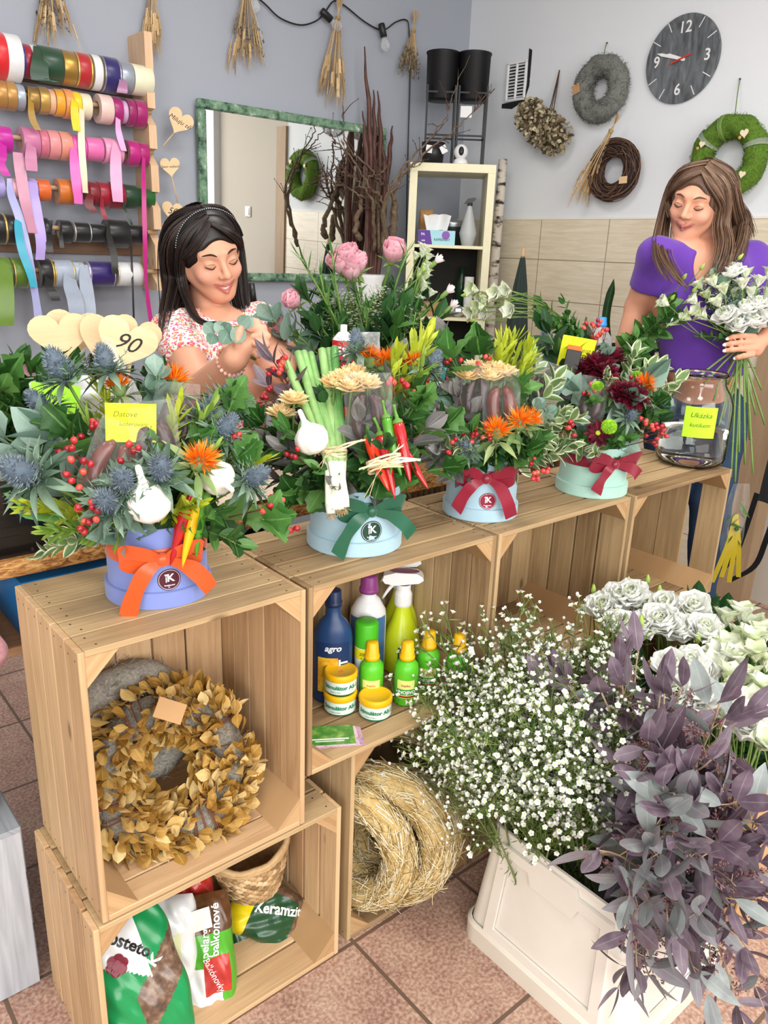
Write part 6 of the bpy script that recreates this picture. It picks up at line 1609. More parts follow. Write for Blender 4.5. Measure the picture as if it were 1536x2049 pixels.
b=MB();b.g(cbox(.034, .001, .028), R=R@rotz(-.12)@rotx(.5), T=R@np.array([.007, .064, 0]));b.build('flap', mat('orange_card', '#e2622a', .5), o, smooth=False)
jc=np.array([1.868, .108, HT])
jr=.100
zt_=.272
o=thing('glass_jar', 'big clear glass jar half full of water at the right end of the counter', 'jar', jc)
M_gl=clearmat('jar_glass', (.96, .985, .975), True, .0)
prof=[(0, .002), (jr*.82, .002), (jr*.96, .012), (jr, .03), (jr, .165), (jr*.97, .188), (jr*.86, .215), (jr*.72, .234), (jr*.68, .243), (jr*.68, .262), (jr*.72, .264), (jr*.72, .272), (jr*.66, .272), (jr*.645, .243), (jr*.69, .231), (jr*.83, .212), (jr*.94, .186), (jr*.965, .165), (jr*.965, .03), (jr*.92, .016), (jr*.8, .009), (0, .009)]
b=MB();b.g(lathe(prof, 64));b.build('jar_body', M_gl, o)
b=MB();b.g(lathe([(0, .0095), (jr*.795, .0095), (jr*.915, .0165), (jr*.96, .0305), (jr*.96, .112), (0, .112)], 64))
mw, nt, bb_=newmat('water');bb_.inputs['Base Color'].default_value=(.96, .97, .93, 1);bb_.inputs['Transmission Weight'].default_value=1;bb_.inputs['Roughness'].default_value=0;bb_.inputs['IOR'].default_value=1.33
b.build('water', mw, o)
a=facing(jc)+.13
o2=thing('sticky_note', 'lime green sticky note on the glass jar', 'sticky note', jc, 0, 'sticky notes with handwriting')
g=grid_geo(.088, .088, 14, 2);b=MB();b.g(wrap(g, jr, a, .142, .0012));b.build('paper', mat('note_lime', '#b8f02c', .7), o2)
for s, ly, sz in (('Ukázka', .02, .02), ('kutíkem', -.008, .017)):
 V, F, uv=text_geo(s, sz, .3);b=MB();b.g(wrap((V, F, uv), jr, a, .142+ly, .002));b.build('handwriting', mat('pencil_lime', '#4c6a18', .7), o2, smooth=False)

# ================================================================== WHITE WALL
M_moss=mat('green_moss', '#4f6f1e', .9, cols=['#2c4410', '#587a20', '#86a33c'], noise_amt=.45, scale=140)
M_twg=mat('dark_twig', '#3d2a22', .7, cols=['#211512', '#4a3228', '#77573f'], noise_amt=.3, scale=120)
M_glich=mat('grey_moss', '#6f706c', .95, cols=['#43453f', '#777973', '#a3a49c'], noise_amt=.4, scale=160)
RW=np.array([[0, 0, -1.0], [-1.0, 0, 0], [0, 1.0, 0]])
RW=np.stack([np.array([0, -1.0, 0]), np.array([0, 0, 1.0]), np.array([-1.0, 0, 0])], 1)
def addfuzz(b, fz, R):
 b.V+=[v@R.T for v in fz.V];b.Ti+=fz.Ti;b.Uv+=fz.Uv;b.Sz+=fz.Sz;b.Mt+=fz.Mt;b.Lp+=[l+b.n for l in fz.Lp];b.n+=fz.n
def wall_ring(px, py, R, r, label, m, nf, flen, frad, name, hook=None):
 c=at(px, py, x=XW-r)
 o=thing(name, label, 'wreath', c, 0, 'wreaths on the white wall')
 b=MB();b.g(torus_geo(R, r, 48, 14, .1), R=RW, tint=.4);fz=MB();fuzz(fz, R, r, nf, flen, frad, 0);addfuzz(b, fz, RW)
 b.build('ring', m, o)
 if hook:
  h=at(hook[0], hook[1], x=XW-.004)-c
  b=MB();b.g(tube(spline([np.array([0, 0, R+r*.6]), h*.5+np.array([-.004, 0, (R+r)*.5]), h], 8), .0022, 5));b.build('hanging_cord', M_stem, o)
  b=MB();b.g(ball(.005, .004, .004, 8, 6), T=h);b.build('nail', M_nail, o)
 return o, c
wall_ring(1201, 178, .098, .045, 'grey lichen wreath between the vent and the clock', M_glich, 2600, .014, .0009, 'lichen_wreath', (1214, 86))
o, c=wall_ring(1201, 178, .098, .045, 'x', M_glich, 2, .01, .001, 'x') if False else (bpy.data.objects['lichen_wreath'], None)
lw_=[q for q in bpy.data.objects if q.get('label', '').startswith('grey lichen wreath between')][0]
b=MB();b.g(cbox(.04, .04, .0012), R=RW@rotz(.3), T=at(1152, 178, x=XW-.095)-np.array(lw_.location));b.build('kraft_tag', mat('kraft', '#b48d62', .8), lw_, smooth=False)
mo, mc=wall_ring(1457, 316, .118, .046, 'green moss wreath with wooden hearts behind the woman in purple', M_moss, 3600, .01, .0007, 'moss_wreath', (1480, 158))
for (px, py, s) in ((1489, 268, .034), (1404, 290, .026), (1484, 350, .028)):
 p=at(px, py, x=XW-.096)-mc;V, F, uv=prism(heart_poly(s, s), .003)
 b=MB();b.g((V, F, uv), R=RW@rotz(rnd.uniform(-.3, .3)), T=p);b.build('wooden_heart', mat('birch', '#e6d8ba', .6), mo, smooth=False)
 b=MB();b.g(ball(.007, .007, .004, 12, 6), R=RW, T=p+RW@np.array([-.018, -.012, 0]));b.build('button', mat('wood_button', '#c59a5e', .5), mo)
for a0 in (2.4, .25, 1.75):
 b=MB()
 for k in range(5):
  q=np.linspace(-1.2, 3.6, 10);a_=a0+.03*k
  b.g(tube(np.array([((.118+.05*math.cos(t))*math.cos(a_+.04*t), (.118+.05*math.cos(t))*math.sin(a_+.04*t), .05*math.sin(t)) for t in q])@RW.T, .0028, 4, cap=False), tint=rnd.random())
 b.build('binding_band', mat('sage_felt', '#8d9a84', .9) if a0!=1.75 else M_stem, mo)
to=thing('twig_wreath', 'dark twig wreath with a wheat bunch and small kraft tag', 'wreath', at(1227, 341, x=XW-.05), 0, 'wreaths on the white wall')
b=MB()
for i in range(170):
 a=rnd.uniform(0, 6.28);c=rnd.uniform(0, 6.28);l=rnd.uniform(.9, 3.2);tw=rnd.uniform(-2.5, 2.5);rr=.038*rnd.uniform(.75, 1.08)
 q=np.linspace(0, 1, 14);aa=a+l*q;cc=c+tw*q
 P=np.stack([(.098+rr*np.cos(cc))*np.cos(aa), (.098+rr*np.cos(cc))*np.sin(aa), rr*np.sin(cc)], 1)
 b.g(tube(P@RW.T, rnd.uniform(.0014, .003), 5, cap=False), tint=rnd.random())
b.g(torus_geo(.098, .03, 40, 10), R=RW, tint=0);b.build('twigs', M_twg, to)
b=MB();b.g(cbox(.042, .03, .0015, .0005), R=RW@rotz(.05), T=at(1246, 360, x=XW-.1)-np.array(to.location));b.build('kraft_tag', mat('pale_kraft', '#d9b88c', .8), to, smooth=False)
wo=dried_bunch(at(1222, 262, x=XW-.1), at(1166, 372, x=XW-.09), .05, 26, 'wheat', 'slanted wheat bunch tied onto the dark twig wreath', .07)
ho=thing('dried_hydrangea', 'dried brown hydrangea heads hanging upside down on the white wall', 'dried flowers', at(1090, 250, x=XW-.09))
M_hyd=leafmat('dry_hydrangea', ['#4f4330', '#85765a', '#b3a583', '#d8cfb2'], .7, transl=.1, noise_amt=.35)
b=MB();Ps, Ax, ss=[], [], []
for (px, py, r) in ((1062, 232, .075), (1085, 255, .085), (1108, 272, .08)):
 c=at(px, py, x=XW-.085)-np.array(ho.location)
 b.g(ball(r*.75, r*.75, r*.75, 12, 8), T=c, tint=0)
 for i in range(420):
  d=nrm([rnd.gauss(0, 1) for _ in range(3)])
  if d[0]>.55:continue
  Ps.append(c+d*r*rnd.uniform(.78, 1.02));Ax.append(np.cross(d, [rnd.gauss(0, 1) for _ in range(3)])+d*.5);ss.append(rnd.uniform(.014, .024))
b.many(LF['round'], rand_rot(len(Ps), np.array(Ax), .4), Ps, ss, 0, [rnd.random() for _ in Ps]);b.build('flower_heads', M_hyd, ho)
b=MB()
for dx in (-4, 0, 5):b.g(tube(spline([at(1100+dx, 232, x=XW-.08)-np.array(ho.location), at(1110+dx*.5, 185, x=XW-.03)-np.array(ho.location), at(1119, 140, x=XW-.01)-np.array(ho.location)], 8), .0026, 5))
b.build('stems', M_twg, ho)
co=thing('wall_clock', 'round grey slate-look wall clock showing 12, 3, 6 and 9', 'clock', at(1363, 118, x=XW-.015))
mslate, nt, bs_=newmat('slate_clock')
tc=N(nt, 'ShaderNodeTexCoord');mp=N(nt, 'ShaderNodeMapping');mp.inputs['Scale'].default_value=(1, 4, 1.2);mp.inputs['Rotation'].default_value=(.7, 0, 0)
nz=N(nt, 'ShaderNodeTexNoise');nz.inputs['Scale'].default_value=7;nz.inputs['Detail'].default_value=7;nz.inputs['Distortion'].default_value=1.4
nt.links.new(tc.outputs['Object'], mp.inputs[0]);nt.links.new(mp.outputs[0], nz.inputs['Vector'])
cr=N(nt, 'ShaderNodeValToRGB');e=cr.color_ramp.elements;e[0].position=.3;e[0].color=srgb('#3e4245');e[1].position=.75;e[1].color=srgb('#777c80')
nt.links.new(nz.outputs[0], cr.inputs[0]);nt.links.new(cr.outputs[0], bs_.inputs['Base Color']);bs_.inputs['Roughness'].default_value=.45
Rc=.17
b=MB();b.g(lathe([(0, -.012), (Rc, -.012), (Rc, -.001), (Rc-.001, 0), (0, 0)], 72), R=RW);b.build('clock_face', mslate, co, smooth=False)
M_cw=mat('clock_white', '#e8ebec', .5)
for s, a in (('12', PI/2), ('3', 0), ('6', -PI/2), ('9', PI)):
 V, F, uv=text_geo(s, .062, bold=.0008);b=MB();b.g((V, F, uv), R=RW, T=RW@np.array([.118*math.cos(a), .118*math.sin(a), .0012]));b.build('numeral', M_cw, co, smooth=False)
for k in range(12):
 if k%3==0:continue
 a=k*PI/6;b=MB();b.g(cbox(.042, .0035, .0008), R=RW@rotz(a), T=RW@np.array([.146*math.cos(a), .146*math.sin(a), .0012]));b.build('hour_mark', M_cw, co, smooth=False)
def hand(ang, l, w, tail, m, z, nm):
 V, F, uv=prism(np.array([(-tail, -w*.4), (l*.8, -w/2), (l, 0), (l*.8, w/2), (-tail, w*.4)]), .0015)
 b=MB();b.g((V, F, uv), R=RW@rotz(ang), T=RW@np.array([0, 0, z]));b.build(nm, m, co, smooth=False)
hand(2.86, .125, .012, .02, M_cw, .004, 'minute_hand');hand(2.80, .08, .014, .015, M_cw, .003, 'hour_hand');hand(.28, .05, .008, .05, mat('clock_red', '#c23a2a', .5), .006, 'second_hand')
vo=thing('wall_vent', 'white slatted wall vent with black tape along its edge beside the plant pots', 'vent', at(1034, 163, x=XW))
b=MB();b.g(cbox(.19, .005, .004), R=RW, T=(0, 0, 0))
for s in (-1, 1):b.g(cbox(.012, .17, .012, .002), R=RW, T=RW@np.array([s*.06, 0, .006]));b.g(cbox(.132, .012, .012, .002), R=RW, T=RW@np.array([0, s*.085, .006]))
b.g(cbox(.01, .16, .012, .002), R=RW, T=RW@np.array([0, 0, .006]));b.build('vent_frame', M_cw, vo, smooth=False)
b=MB()
for k in range(11):b.g(cbox(.11, .006, .003), R=RW@rotx(.6), T=RW@np.array([0, -.072+k*.0145, .006]))
b.build('slats', M_cw, vo, smooth=False)
b=MB();b.g(cbox(.11, .16, .001), R=RW, T=RW@np.array([0, 0, .001]));b.build('dark_opening', M_bk, vo, smooth=False)
b=MB();V, F, uv=prism(np.array([(-.09, -.115), (-.02, -.125), (.06, -.095), (.085, -.03), (.085, .13), (.066, .14), (.07, -.02), (.06, -.09), (-.09, -.095)]), .003);b.g((V, F, uv), R=RW);b.build('black_tape', M_blk, vo, smooth=False)

# ================================================================== CREAM SHELF IN THE CORNER
M_cream=mat('cream_laminate', '#ece3bf', .4)
sa=math.radians(42.0)
sb=np.array([math.sin(sa), math.cos(sa), 0]);sx_=np.array([math.cos(sa), -math.sin(sa), 0])
Pf=at(907, 327, d=3.8)
ST=Pf[2];SW, SD=.415, .33
S0=np.array([Pf[0], Pf[1], 0])
RS=np.stack([sx_, sb, np.array([0, 0, 1.0])], 1)
so=thing('cube_shelf', 'tall narrow cream shelf with open compartments standing in the room corner', 'shelf', S0, -sa)
def sloc(x, y, z):return S0+sx_*x+sb*y+np.array([0, 0, z])
b=MB()
for s in (-1, 1):b.g(cbox(.038, SD, ST-.038, .001), T=(s*(SW/2-.019), SD/2, (ST-.038)/2))
b.build('side_board', M_cream, so, smooth=False)
b=MB();b.g(cbox(SW, SD, .038, .001), T=(0, SD/2, ST-.019));b.build('top_board', M_cream, so, smooth=False)
SH=[]
cell=.335
for k in range(1, 5):
 z=ST-.038-cell*k-.015*(k-1)
 SH.append(z);b=MB();b.g(cbox(SW-.076, SD, .015, .0005), T=(0, SD/2, z-.0075));b.build('shelf_board', M_cream, so, smooth=False)
b=MB();b.g(cbox(SW-.076, .005, SH[0]*.999), T=(0, SD-.004, SH[0]/2));b.build('dark_backing', mat('dark_fabric', '#2c2a28', .9), so, smooth=False)
def sput(o, x, y, z, rz=0.0):o.location=sloc(x, y, z);o.rotation_euler=(0, 0, -sa+rz);return o
t=sput(thing('tissue_box', 'purple and pale blue tissue box on the upper shelf', 'tissue box'), -.062, .08, SH[0])
b=MB();b.g(cbox(.185, .10, .068, .001), T=(0, 0, .034));b.build('box_body', mat('tissue_blue', '#a8dbe8', .5), t, smooth=False)
b=MB();V, F, uv=prism(np.array([(-.0925, 0), (-.02, 0), (-.034, .067), (-.0925, .067)]), .0006);b.add(np.stack([V[:, 0], -.0503-V[:, 2], V[:, 1]], 1), [f[::-1] for f in F]);b.build('purple_panel', mat('tissue_purple', '#5c2f95', .5), t, smooth=False)
b=MB();V, F, uv=disc(.02, 24);b.add(np.stack([V[:, 0]+.046, np.full(len(V), -.0508), V[:, 1]+.046], 1), F);b.build('purple_dot', mat('tissue_violet', '#8a55b0', .5), t, smooth=False)
for s, x, z, sz, m in (('KAPESNÍKY', .028, .024, .016, mat('grey_print', '#5a6a70', .5)), ('PA', -.068, .048, .016, M_wp), ('100%', -.066, .018, .009, M_wp)):
 V, F, uv=text_geo(s, sz, bold=.0003);b=MB();b.add(np.stack([V[:, 0]+x, np.full(len(V), -.0513), V[:, 1]+z], 1), F, 0, .5, uv);b.build('lettering', m, t, smooth=False)
b=MB()
V, F, uv=grid_geo(.12, .075, 16, 8);a_=V[:, 1]/.075+.5
b.add(np.stack([V[:, 0]*(.85+.3*a_), .012*np.sin(V[:, 0]*90)*a_+.01*np.cos(V[:, 0]*47), .066+a_*.075+.006*np.sin(V[:, 0]*60)], 1), F, 0, .5, uv)
b.add(np.stack([V[:, 0]*(.8+.3*a_), .018+.014*np.sin(V[:, 0]*70+1)*a_, .066+a_*.072+.008*np.sin(V[:, 0]*50+2)], 1), F, 0, .5, uv)
b.build('tissue', mat('tissue_white', '#f1f1f0', .9), t)
t=sput(thing('spray_bottle', 'translucent cone spray bottle with black head on the upper shelf', 'spray bottle'), .098, .10, SH[0])
M_pe=mat('milky_plastic', '#d7dbdc', .35, trans=.35)
b=MB();b.g(lathe([(0, 0), (.026, 0), (.03, .003), (.045, .06), (.042, .072), (.012, .185), (.011, .2), (0, .2)], 32));b.build('bottle_body', M_pe, t)
b=MB();b.g(lathe([(.013, .19), (.013, .206), (0, .207)], 16));V, F, uv=prism(np.array([(-.03, .2), (-.012, .224), (.02, .23), (.03, .222), (.012, .205), (.0, .2)]), .02, -.01);b.add(np.stack([V[:, 0], V[:, 2], V[:, 1]], 1), F, 0, .5, uv);b.build('spray_head', M_blk, t, smooth=False)
t=sput(thing('lamp_bowl', 'grey and black metal bowl behind the tissue box', 'bowl'), .02, .24, SH[0]);b=MB();b.g(lathe([(0, 0), (.06, 0), (.075, .09), (.078, .105), (.07, .105), (.06, .02), (0, .012)], 32));b.build('bowl_body', mat('dark_metal', '#2b2c2e', .4), t)
b=MB();b.g(lathe([(.078, .092), (.08, .105), (.08, .118), (.05, .122), (0, .122)], 32));b.build('bowl_rim', mat('steel', '#aab0b4', .35, metal=.8), t)
t=sput(thing('paper_bag', 'brown paper bag at the left of the upper shelf', 'paper bag'), -.115, .22, SH[0]);sf, g=pillow(.075, .17, .08, 16, .006, 4, .2);b=MB();b.g((np.stack([g[0][:, 0], g[0][:, 2], g[0][:, 1]+.086], 1), g[1], g[2]));b.build('bag_body', mat('kraft_paper', '#b98d5c', .8), t)
t=sput(thing('cardboard_box', 'small brown cardboard box on the middle shelf', 'box'), -.06, .10, SH[1]);b=MB();b.g(cbox(.15, .12, .07, .001), T=(0, 0, .035));b.build('box_body', mat('kraft_box', '#b08a5e', .8), t, smooth=False)
V, F, uv=text_geo('BLOOM', .016);b=MB();b.add(np.stack([V[:, 0], np.full(len(V), -.0608), V[:, 1]+.03], 1), F);b.build('lettering', M_bk, t, smooth=False)
t=sput(thing('foil_roll', 'crumpled silver foil roll on the middle shelf', 'foil'), .07, .07, SH[1]);b=MB();b.g(ball(.045, .03, .03, 14, 10), T=(0, 0, .03));b.V[0]+=.004*np.sin(b.V[0]*190);b.build('foil', mat('silver_foil', '#c2c6c9', .25, metal=.85), t, smooth=False)
t=sput(thing('paper_roll', 'upright white paper roll on the middle shelf', 'paper roll'), .122, .13, SH[1]);b=MB();b.g(lathe([(0, 0), (.024, 0), (.024, .2), (.008, .2), (.008, .19), (0, .19)], 28));b.build('roll', mat('white_roll', '#eceded', .6), t)
t=sput(thing('storage_bottle', 'dark green bottle behind the white paper roll', 'bottle'), .09, .24, SH[1]);b=MB();b.g(lathe([(0, 0), (.03, 0), (.03, .17), (.012, .21), (.012, .25), (0, .25)], 24));b.build('bottle_body', mat('dark_green_glass', '#123a22', .2), t)
for i, (c, w, h, lb) in enumerate((('#e6e6ea', .012, .2, 'white book, leftmost on the book shelf'), ('#5a3a8c', .014, .19, 'purple book on the shelf'), ('#e8e8ec', .008, .21, 'thin white booklet beside the purple book'), ('#3d5a88', .016, .205, 'blue grey book on the shelf'), ('#f0f0f0', .01, .2, 'white book right of the blue grey one'), ('#3a3f7a', .012, .21, 'navy book left of the spiral notebook'), ('#c9ccd2', .016, .215, 'spiral bound notebook on the shelf'), ('#1f9aa8', .02, .15, 'leaning turquoise book on the shelf'), ('#b8305a', .01, .13, 'small crimson book at the right of the row'))):
 x=-.135+i*.0205
 t=sput(thing('notebook' if i==6 else 'book', lb, 'book', group='books on the shelf'), x, .08, SH[2]);t.rotation_euler=(0, (.12 if i>5 else .02), -sa)
 b=MB();b.g(cbox(w, .14, h, .001), T=(0, .02, h/2));b.build('cover', mat('book_'+c.strip('#'), c, .5), t, smooth=False)
 b=MB();b.g(cbox(w*.8, .136, .004), T=(0, .018, h+.0005));b.build('pages', M_wl, t, smooth=False)
 if i==6:
  b=MB()
  for k in range(18):b.g(tube([(.011*math.cos(q), -.05+.008*math.sin(q), .01+k*.0115) for q in np.linspace(0, 6.28, 10)], .001, 4, cap=False))
  b.build('spiral_binding', M_blk, t)
t=sput(thing('security_camera', 'small white round camera on top of the shelf', 'camera'), .035, .05, ST)
b=MB();b.g(lathe([(0, 0), (.034, 0), (.036, .006), (.03, .022), (.02, .028), (0, .028)], 32));b.build('camera_base', M_cw, t)
b=MB();b.g(ball(.034, .034, .036, 24, 16), T=(0, 0, .056));b.build('camera_head', M_cw, t)
b=MB();b.g(ball(.013, .008, .02, 16, 10), T=(0, -.031, .058));b.build('lens_panel', M_blk, t);b=MB();b.g(ball(.006, .004, .006, 12, 8), T=(0, -.039, .064));b.build('lens', mat('lens_glass', '#2a2f3a', .1), t)
t=sput(thing('flower_pot', 'small black pot with white tags at the left of the shelf top', 'flower pot'), -.1, .1, ST);b=MB();b.g(lathe([(0, 0), (.05, 0), (.058, .1), (.05, .1), (.044, .01), (0, .01)], 28));b.build('pot_body', M_blk, t)
for dx, rr in ((-.02, .1), (.05, -.5)):b=MB();b.g(cbox(.03, .001, .035), R=roty(rr), T=(dx, -.06, .065));b.build('paper_tag', M_cw, t, smooth=False)
M_iron=mat('black_iron', '#17181a', .45, metal=.3)
for i, (x, y, lb) in enumerate(((-.072, .2, 'left black metal planter on a tall stand on top of the shelf'), (.082, .2, 'right black metal planter on a tall stand, with a white price label'))):
 t=sput(thing('planter_stand', lb, 'plant pot', group='twin black planters'), x, y, ST)
 for sx in (-1, 1):
  for sy in (-1, 1):
   b=MB();b.g(cbox(.009, .009, .36), T=(sx*.068, sy*.068, .18));b.build('leg', M_iron, t, smooth=False)
 b=MB()
 for z in (.14, .33):
  for s in (-1, 1):b.g(cbox(.136, .008, .008), T=(0, s*.068, z));b.g(cbox(.008, .136, .008), T=(s*.068, 0, z))
 b.build('frame', M_iron, t, smooth=False)
 b=MB();b.g(lathe([(0, .30), (.07, .30), (.074, .306), (.078, .50), (.082, .506), (.082, .512), (.072, .512), (.068, .31), (0, .31)], 40));b.build('pot', M_iron, t)
 if i:b=MB();b.g(cbox(.055, .001, .05), T=(-.03, -.075, .245));b.build('price_label', M_cw, t, smooth=False)
bl0=at(1003, 318, d=4.02)
t=thing('birch_log', 'tall birch trunk leaning upright behind the cream shelf', 'log', (bl0[0]+.01, bl0[1], 0))
mb_, nt, bb3=newmat('birch_bark');tc=N(nt, 'ShaderNodeTexCoord');mp=N(nt, 'ShaderNodeMapping');mp.inputs['Scale'].default_value=(14, 14, 34);nz=N(nt, 'ShaderNodeTexNoise');nz.inputs['Scale'].default_value=1;nz.inputs['Detail'].default_value=5
nt.links.new(tc.outputs['Object'], mp.inputs[0]);nt.links.new(mp.outputs[0], nz.inputs['Vector']);cr=N(nt, 'ShaderNodeValToRGB');e=cr.color_ramp.elements;e[0].position=.38;e[0].color=srgb('#2b2522');e[1].position=.5;e[1].color=srgb('#cfc6ba')
nt.links.new(nz.outputs[0], cr.inputs[0]);nt.links.new(cr.outputs[0], bb3.inputs['Base Color']);bb3.inputs['Roughness'].default_value=.8
b=MB();zz=np.linspace(0, bl0[2], 14);b.g(tube(np.stack([.012*np.sin(zz*4), .01*np.cos(zz*3), zz], 1), [.032, .03, .026, .022], 12));b.build('trunk', mb_, t)
q0=at(1022, 505, d=3.75)
t=thing('folded_parasol', 'folded dark green cloth parasol standing by the tiled wall', 'parasol', (q0[0]+.03, q0[1]-.05, 0));b=MB()
V, F, uv=lathe([(.004, q0[2]), (.012, q0[2]-.03), (.03, q0[2]-.15), (.062, q0[2]-.5), (.075, q0[2]-.75), (.06, q0[2]-.78)], 40);a_=np.arctan2(V[:, 1], V[:, 0]);V[:, :2]*=(1+.14*np.sin(a_*8))[:, None];b.add(V, F, 0, .5, uv);b.build('canopy', mat('parasol_cloth', '#2d3a36', .85), t)
b=MB();b.g(tube([(0, 0, 0), (0, 0, q0[2]+.02)], .009, 8));b.build('pole', M_rod, t)

# ================================================================== BRANCHES BY THE MIRROR
M_pod=mat('brown_pod', '#4a2c22', .55, cols=['#24140f', '#54322a', '#7d5646'], noise_amt=.35, scale=30)
M_bark=mat('grey_bark', '#5b4a3f', .85, cols=['#2c221c', '#64523f', '#948372'], noise_amt=.4, scale=60, bump=.5, bscale=80)
vx=at(742, 520, y=2.235)
t=thing('side_table', 'small side table hidden behind the rose basket below the mirror', 'table', (vx[0], 2.19, 0));b=MB();b.g(cbox(.4, .28, .03, .003), T=(0, 0, .885));b.build('table_top', M_wash, t, smooth=False)
for sx in (-1, 1):
 for sy in (-1, 1):b=MB();b.g(cbox(.035, .035, .87), T=(sx*.17, sy*.11, .435));b.build('leg', M_wash, t, smooth=False)
t=thing('vase', 'white ribbed vase holding the tall brown stalks beside the mirror', 'vase', (vx[0], vx[1], .9))
V, F, uv=lathe([(0, 0), (.07, 0), (.075, .01)]+[(.075+.003*(i%2), .02+i*.012) for i in range(36)]+[(.068, .45), (.066, .02), (0, .02)], 36);b=MB();b.add(V, F, 0, .5, uv);b.build('vase_body', M_cw, t)
vb=np.array([vx[0], vx[1], .93])
for i, (tx, ty, mx_, my, lb) in enumerate(((728, 93, 741, 330, 'tallest brown pod stalk in the white vase'), (747, 180, 748, 340, 'second tall brown stalk, right beside the tallest'), (756, 182, 760, 340, 'brown stalk third from the left in the vase'), (726, 222, 734, 360, 'crooked tipped brown stalk at the left of the vase'), (785, 252, 774, 360, 'short brown stalk at the right of the vase'), (740, 265, 744, 380, 'broad reddish brown stalk in the middle of the vase'), (765, 280, 768, 390, 'low brown stalk behind the gnarled branch'))):
 P=spline([vb+(.01*(i-3), -.012*((i%3)-1), 0), at(mx_, my, y=2.23+.014*(i%3)), at(tx, ty, y=2.26+.014*(i%3))], 22);P[:, 0]+=.004*np.sin(np.arange(22)*1.3+i)
 t=thing('pod_stalk', lb, 'stalk', P[0], 0, 'brown stalks in the white vase');b=MB();b.g(tube(P-P[0], [.010, .012, .013, .011, .003], 8));b.build('stalk', M_pod, t)
def branch(pts, r0, label, twigs, seed, depth=3.22):
 rs=random.Random(seed)
 P=spline([at(x, y, d=dd) for x, y, dd in pts], 40);P+=np.array([[rs.gauss(0, .004) for _ in range(3)] for _ in P]);P[:, 1]=np.minimum(P[:, 1], YB-.045)
 t=thing('gnarled_branch', label, 'branch', P[0], 0, 'gnarled branches beside the mirror');b=MB();tw=MB()
 b.g(tube(P-P[0], [r0, r0*.8, r0*.5, r0*.3, r0*.15], 7))
 for k in range(twigs):
  i=rs.randint(8, 37);d=nrm(P[i]-P[i-2]);dv=nrm(d+.9*np.array([rs.gauss(0, .6), rs.gauss(0, .4), rs.gauss(0, .7)]));L=rs.uniform(.03, .13)
  Q=spline([P[i], P[i]+dv*L*.5+np.array([0, 0, rs.uniform(-.01, .01)]), P[i]+dv*L], 7);Q[:, 1]=np.minimum(Q[:, 1], YB-.04)
  tw.g(tube(Q-P[0], [r0*.28, r0*.12], 5))
  for q in (Q[-1], Q[3]):tw.g(ball(.0025, .0025, .004, 6, 4), R=frame(dv), T=q-P[0], tint=.2)
 b.build('limb', M_bark, t);tw.build('twigs', M_twg, t)
branch([(758, 505, 3.98), (756, 400, 3.90), (748, 345, 3.85), (700, 300, 3.85), (650, 235, 3.90), (620, 168, 3.95)], .009, 'thin branch reaching up left across the mirror', 10, 1)
branch([(770, 500, 3.98), (765, 400, 3.85), (740, 372, 3.82), (690, 300, 3.80), (655, 272, 3.80), (618, 270, 3.82)], .009, 'branch reaching left across the upper mirror', 14, 2)
branch([(748, 500, 3.98), (745, 410, 3.85), (715, 360, 3.80), (690, 350, 3.80), (660, 322, 3.78)], .010, 'twiggy branch in front of the mirror glass', 16, 3)
branch([(765, 505, 3.98), (762, 420, 3.90), (720, 390, 3.82), (670, 365, 3.80), (640, 352, 3.80)], .009, 'lowest branch reaching left over the mirror', 14, 4)
branch([(772, 505, 3.73), (775, 400, 3.60), (830, 325, 3.55), (890, 275, 3.55), (940, 230, 3.57), (985, 170, 3.60)], .009, 'long branch reaching right in front of the planters', 14, 5)
branch([(768, 505, 3.73), (770, 410, 3.60), (800, 345, 3.55), (880, 255, 3.55), (905, 190, 3.55), (940, 110, 3.57)], .008, 'branch rising right up past the black planters', 10, 6)
branch([(778, 500, 3.98), (785, 400, 3.85), (805, 350, 3.80), (830, 330, 3.78), (860, 318, 3.78)], .007, 'short branch ending at the shelf corner', 8, 7)
branch([(720, 480, 3.88), (712, 455, 3.86), (722, 400, 3.85), (735, 360, 3.85), (765, 345, 3.85), (775, 330, 3.85)], .016, 'thick hooked root hanging left of the stalks', 4, 8)
branch([(785, 490, 3.88), (790, 420, 3.85), (782, 380, 3.83), (762, 365, 3.83), (750, 350, 3.83)], .018, 'thick gnarled root right of the stalks', 6, 9)

# ================================================================== RIGHT EDGE
t=thing('apron', 'black apron with long hanging straps at the right edge of the photo', 'apron', (2.55, .10, 0))
b=MB();V, F, uv=grid_geo(.36, .82, 30, 20);y_=V[:, 1]/.82+.5
b.add(np.stack([.025*np.sin(V[:, 0]*30+y_*2)-.02*y_+V[:, 0]*-.25, -(V[:, 0]*(1.0-.5*y_**1.6))-.075, .615+y_*.82], 1), F, 0, .5, uv)
b.build('cloth', mat('black_cloth', '#1d1d1f', .9, cols=['#151516', '#29292c'], sheen=.2), t)
for dy, ex in ((.085, .20), (.0, .13)):
 b=MB();P=spline([(0, dy, .66), (.0, dy+.02, .5), (.0, dy+.045, .38), (0, ex, .29)], 16);b.g(strip(P, (.3, 1, 0), .024, .002));b.build('strap', mat('black_strap', '#141416', .8), t)
t=thing('coat_stand', 'coat stand just outside the right edge carrying the black apron', 'coat stand', (2.55, -.0, 0))
b=MB();b.g(tube([(0, 0, .02), (0, 0, 1.62)], .016, 10));b.build('pole', M_iron, t);b=MB();b.g(tube([(0, 0, 1.5), (0, .03, 1.46), (0, .04, 1.42)], .006, 6));b.build('hook', M_iron, t);b=MB();b.g(lathe([(0, 0), (.16, 0), (.16, .015), (.02, .03), (0, .03)], 32));b.build('base', M_iron, t)
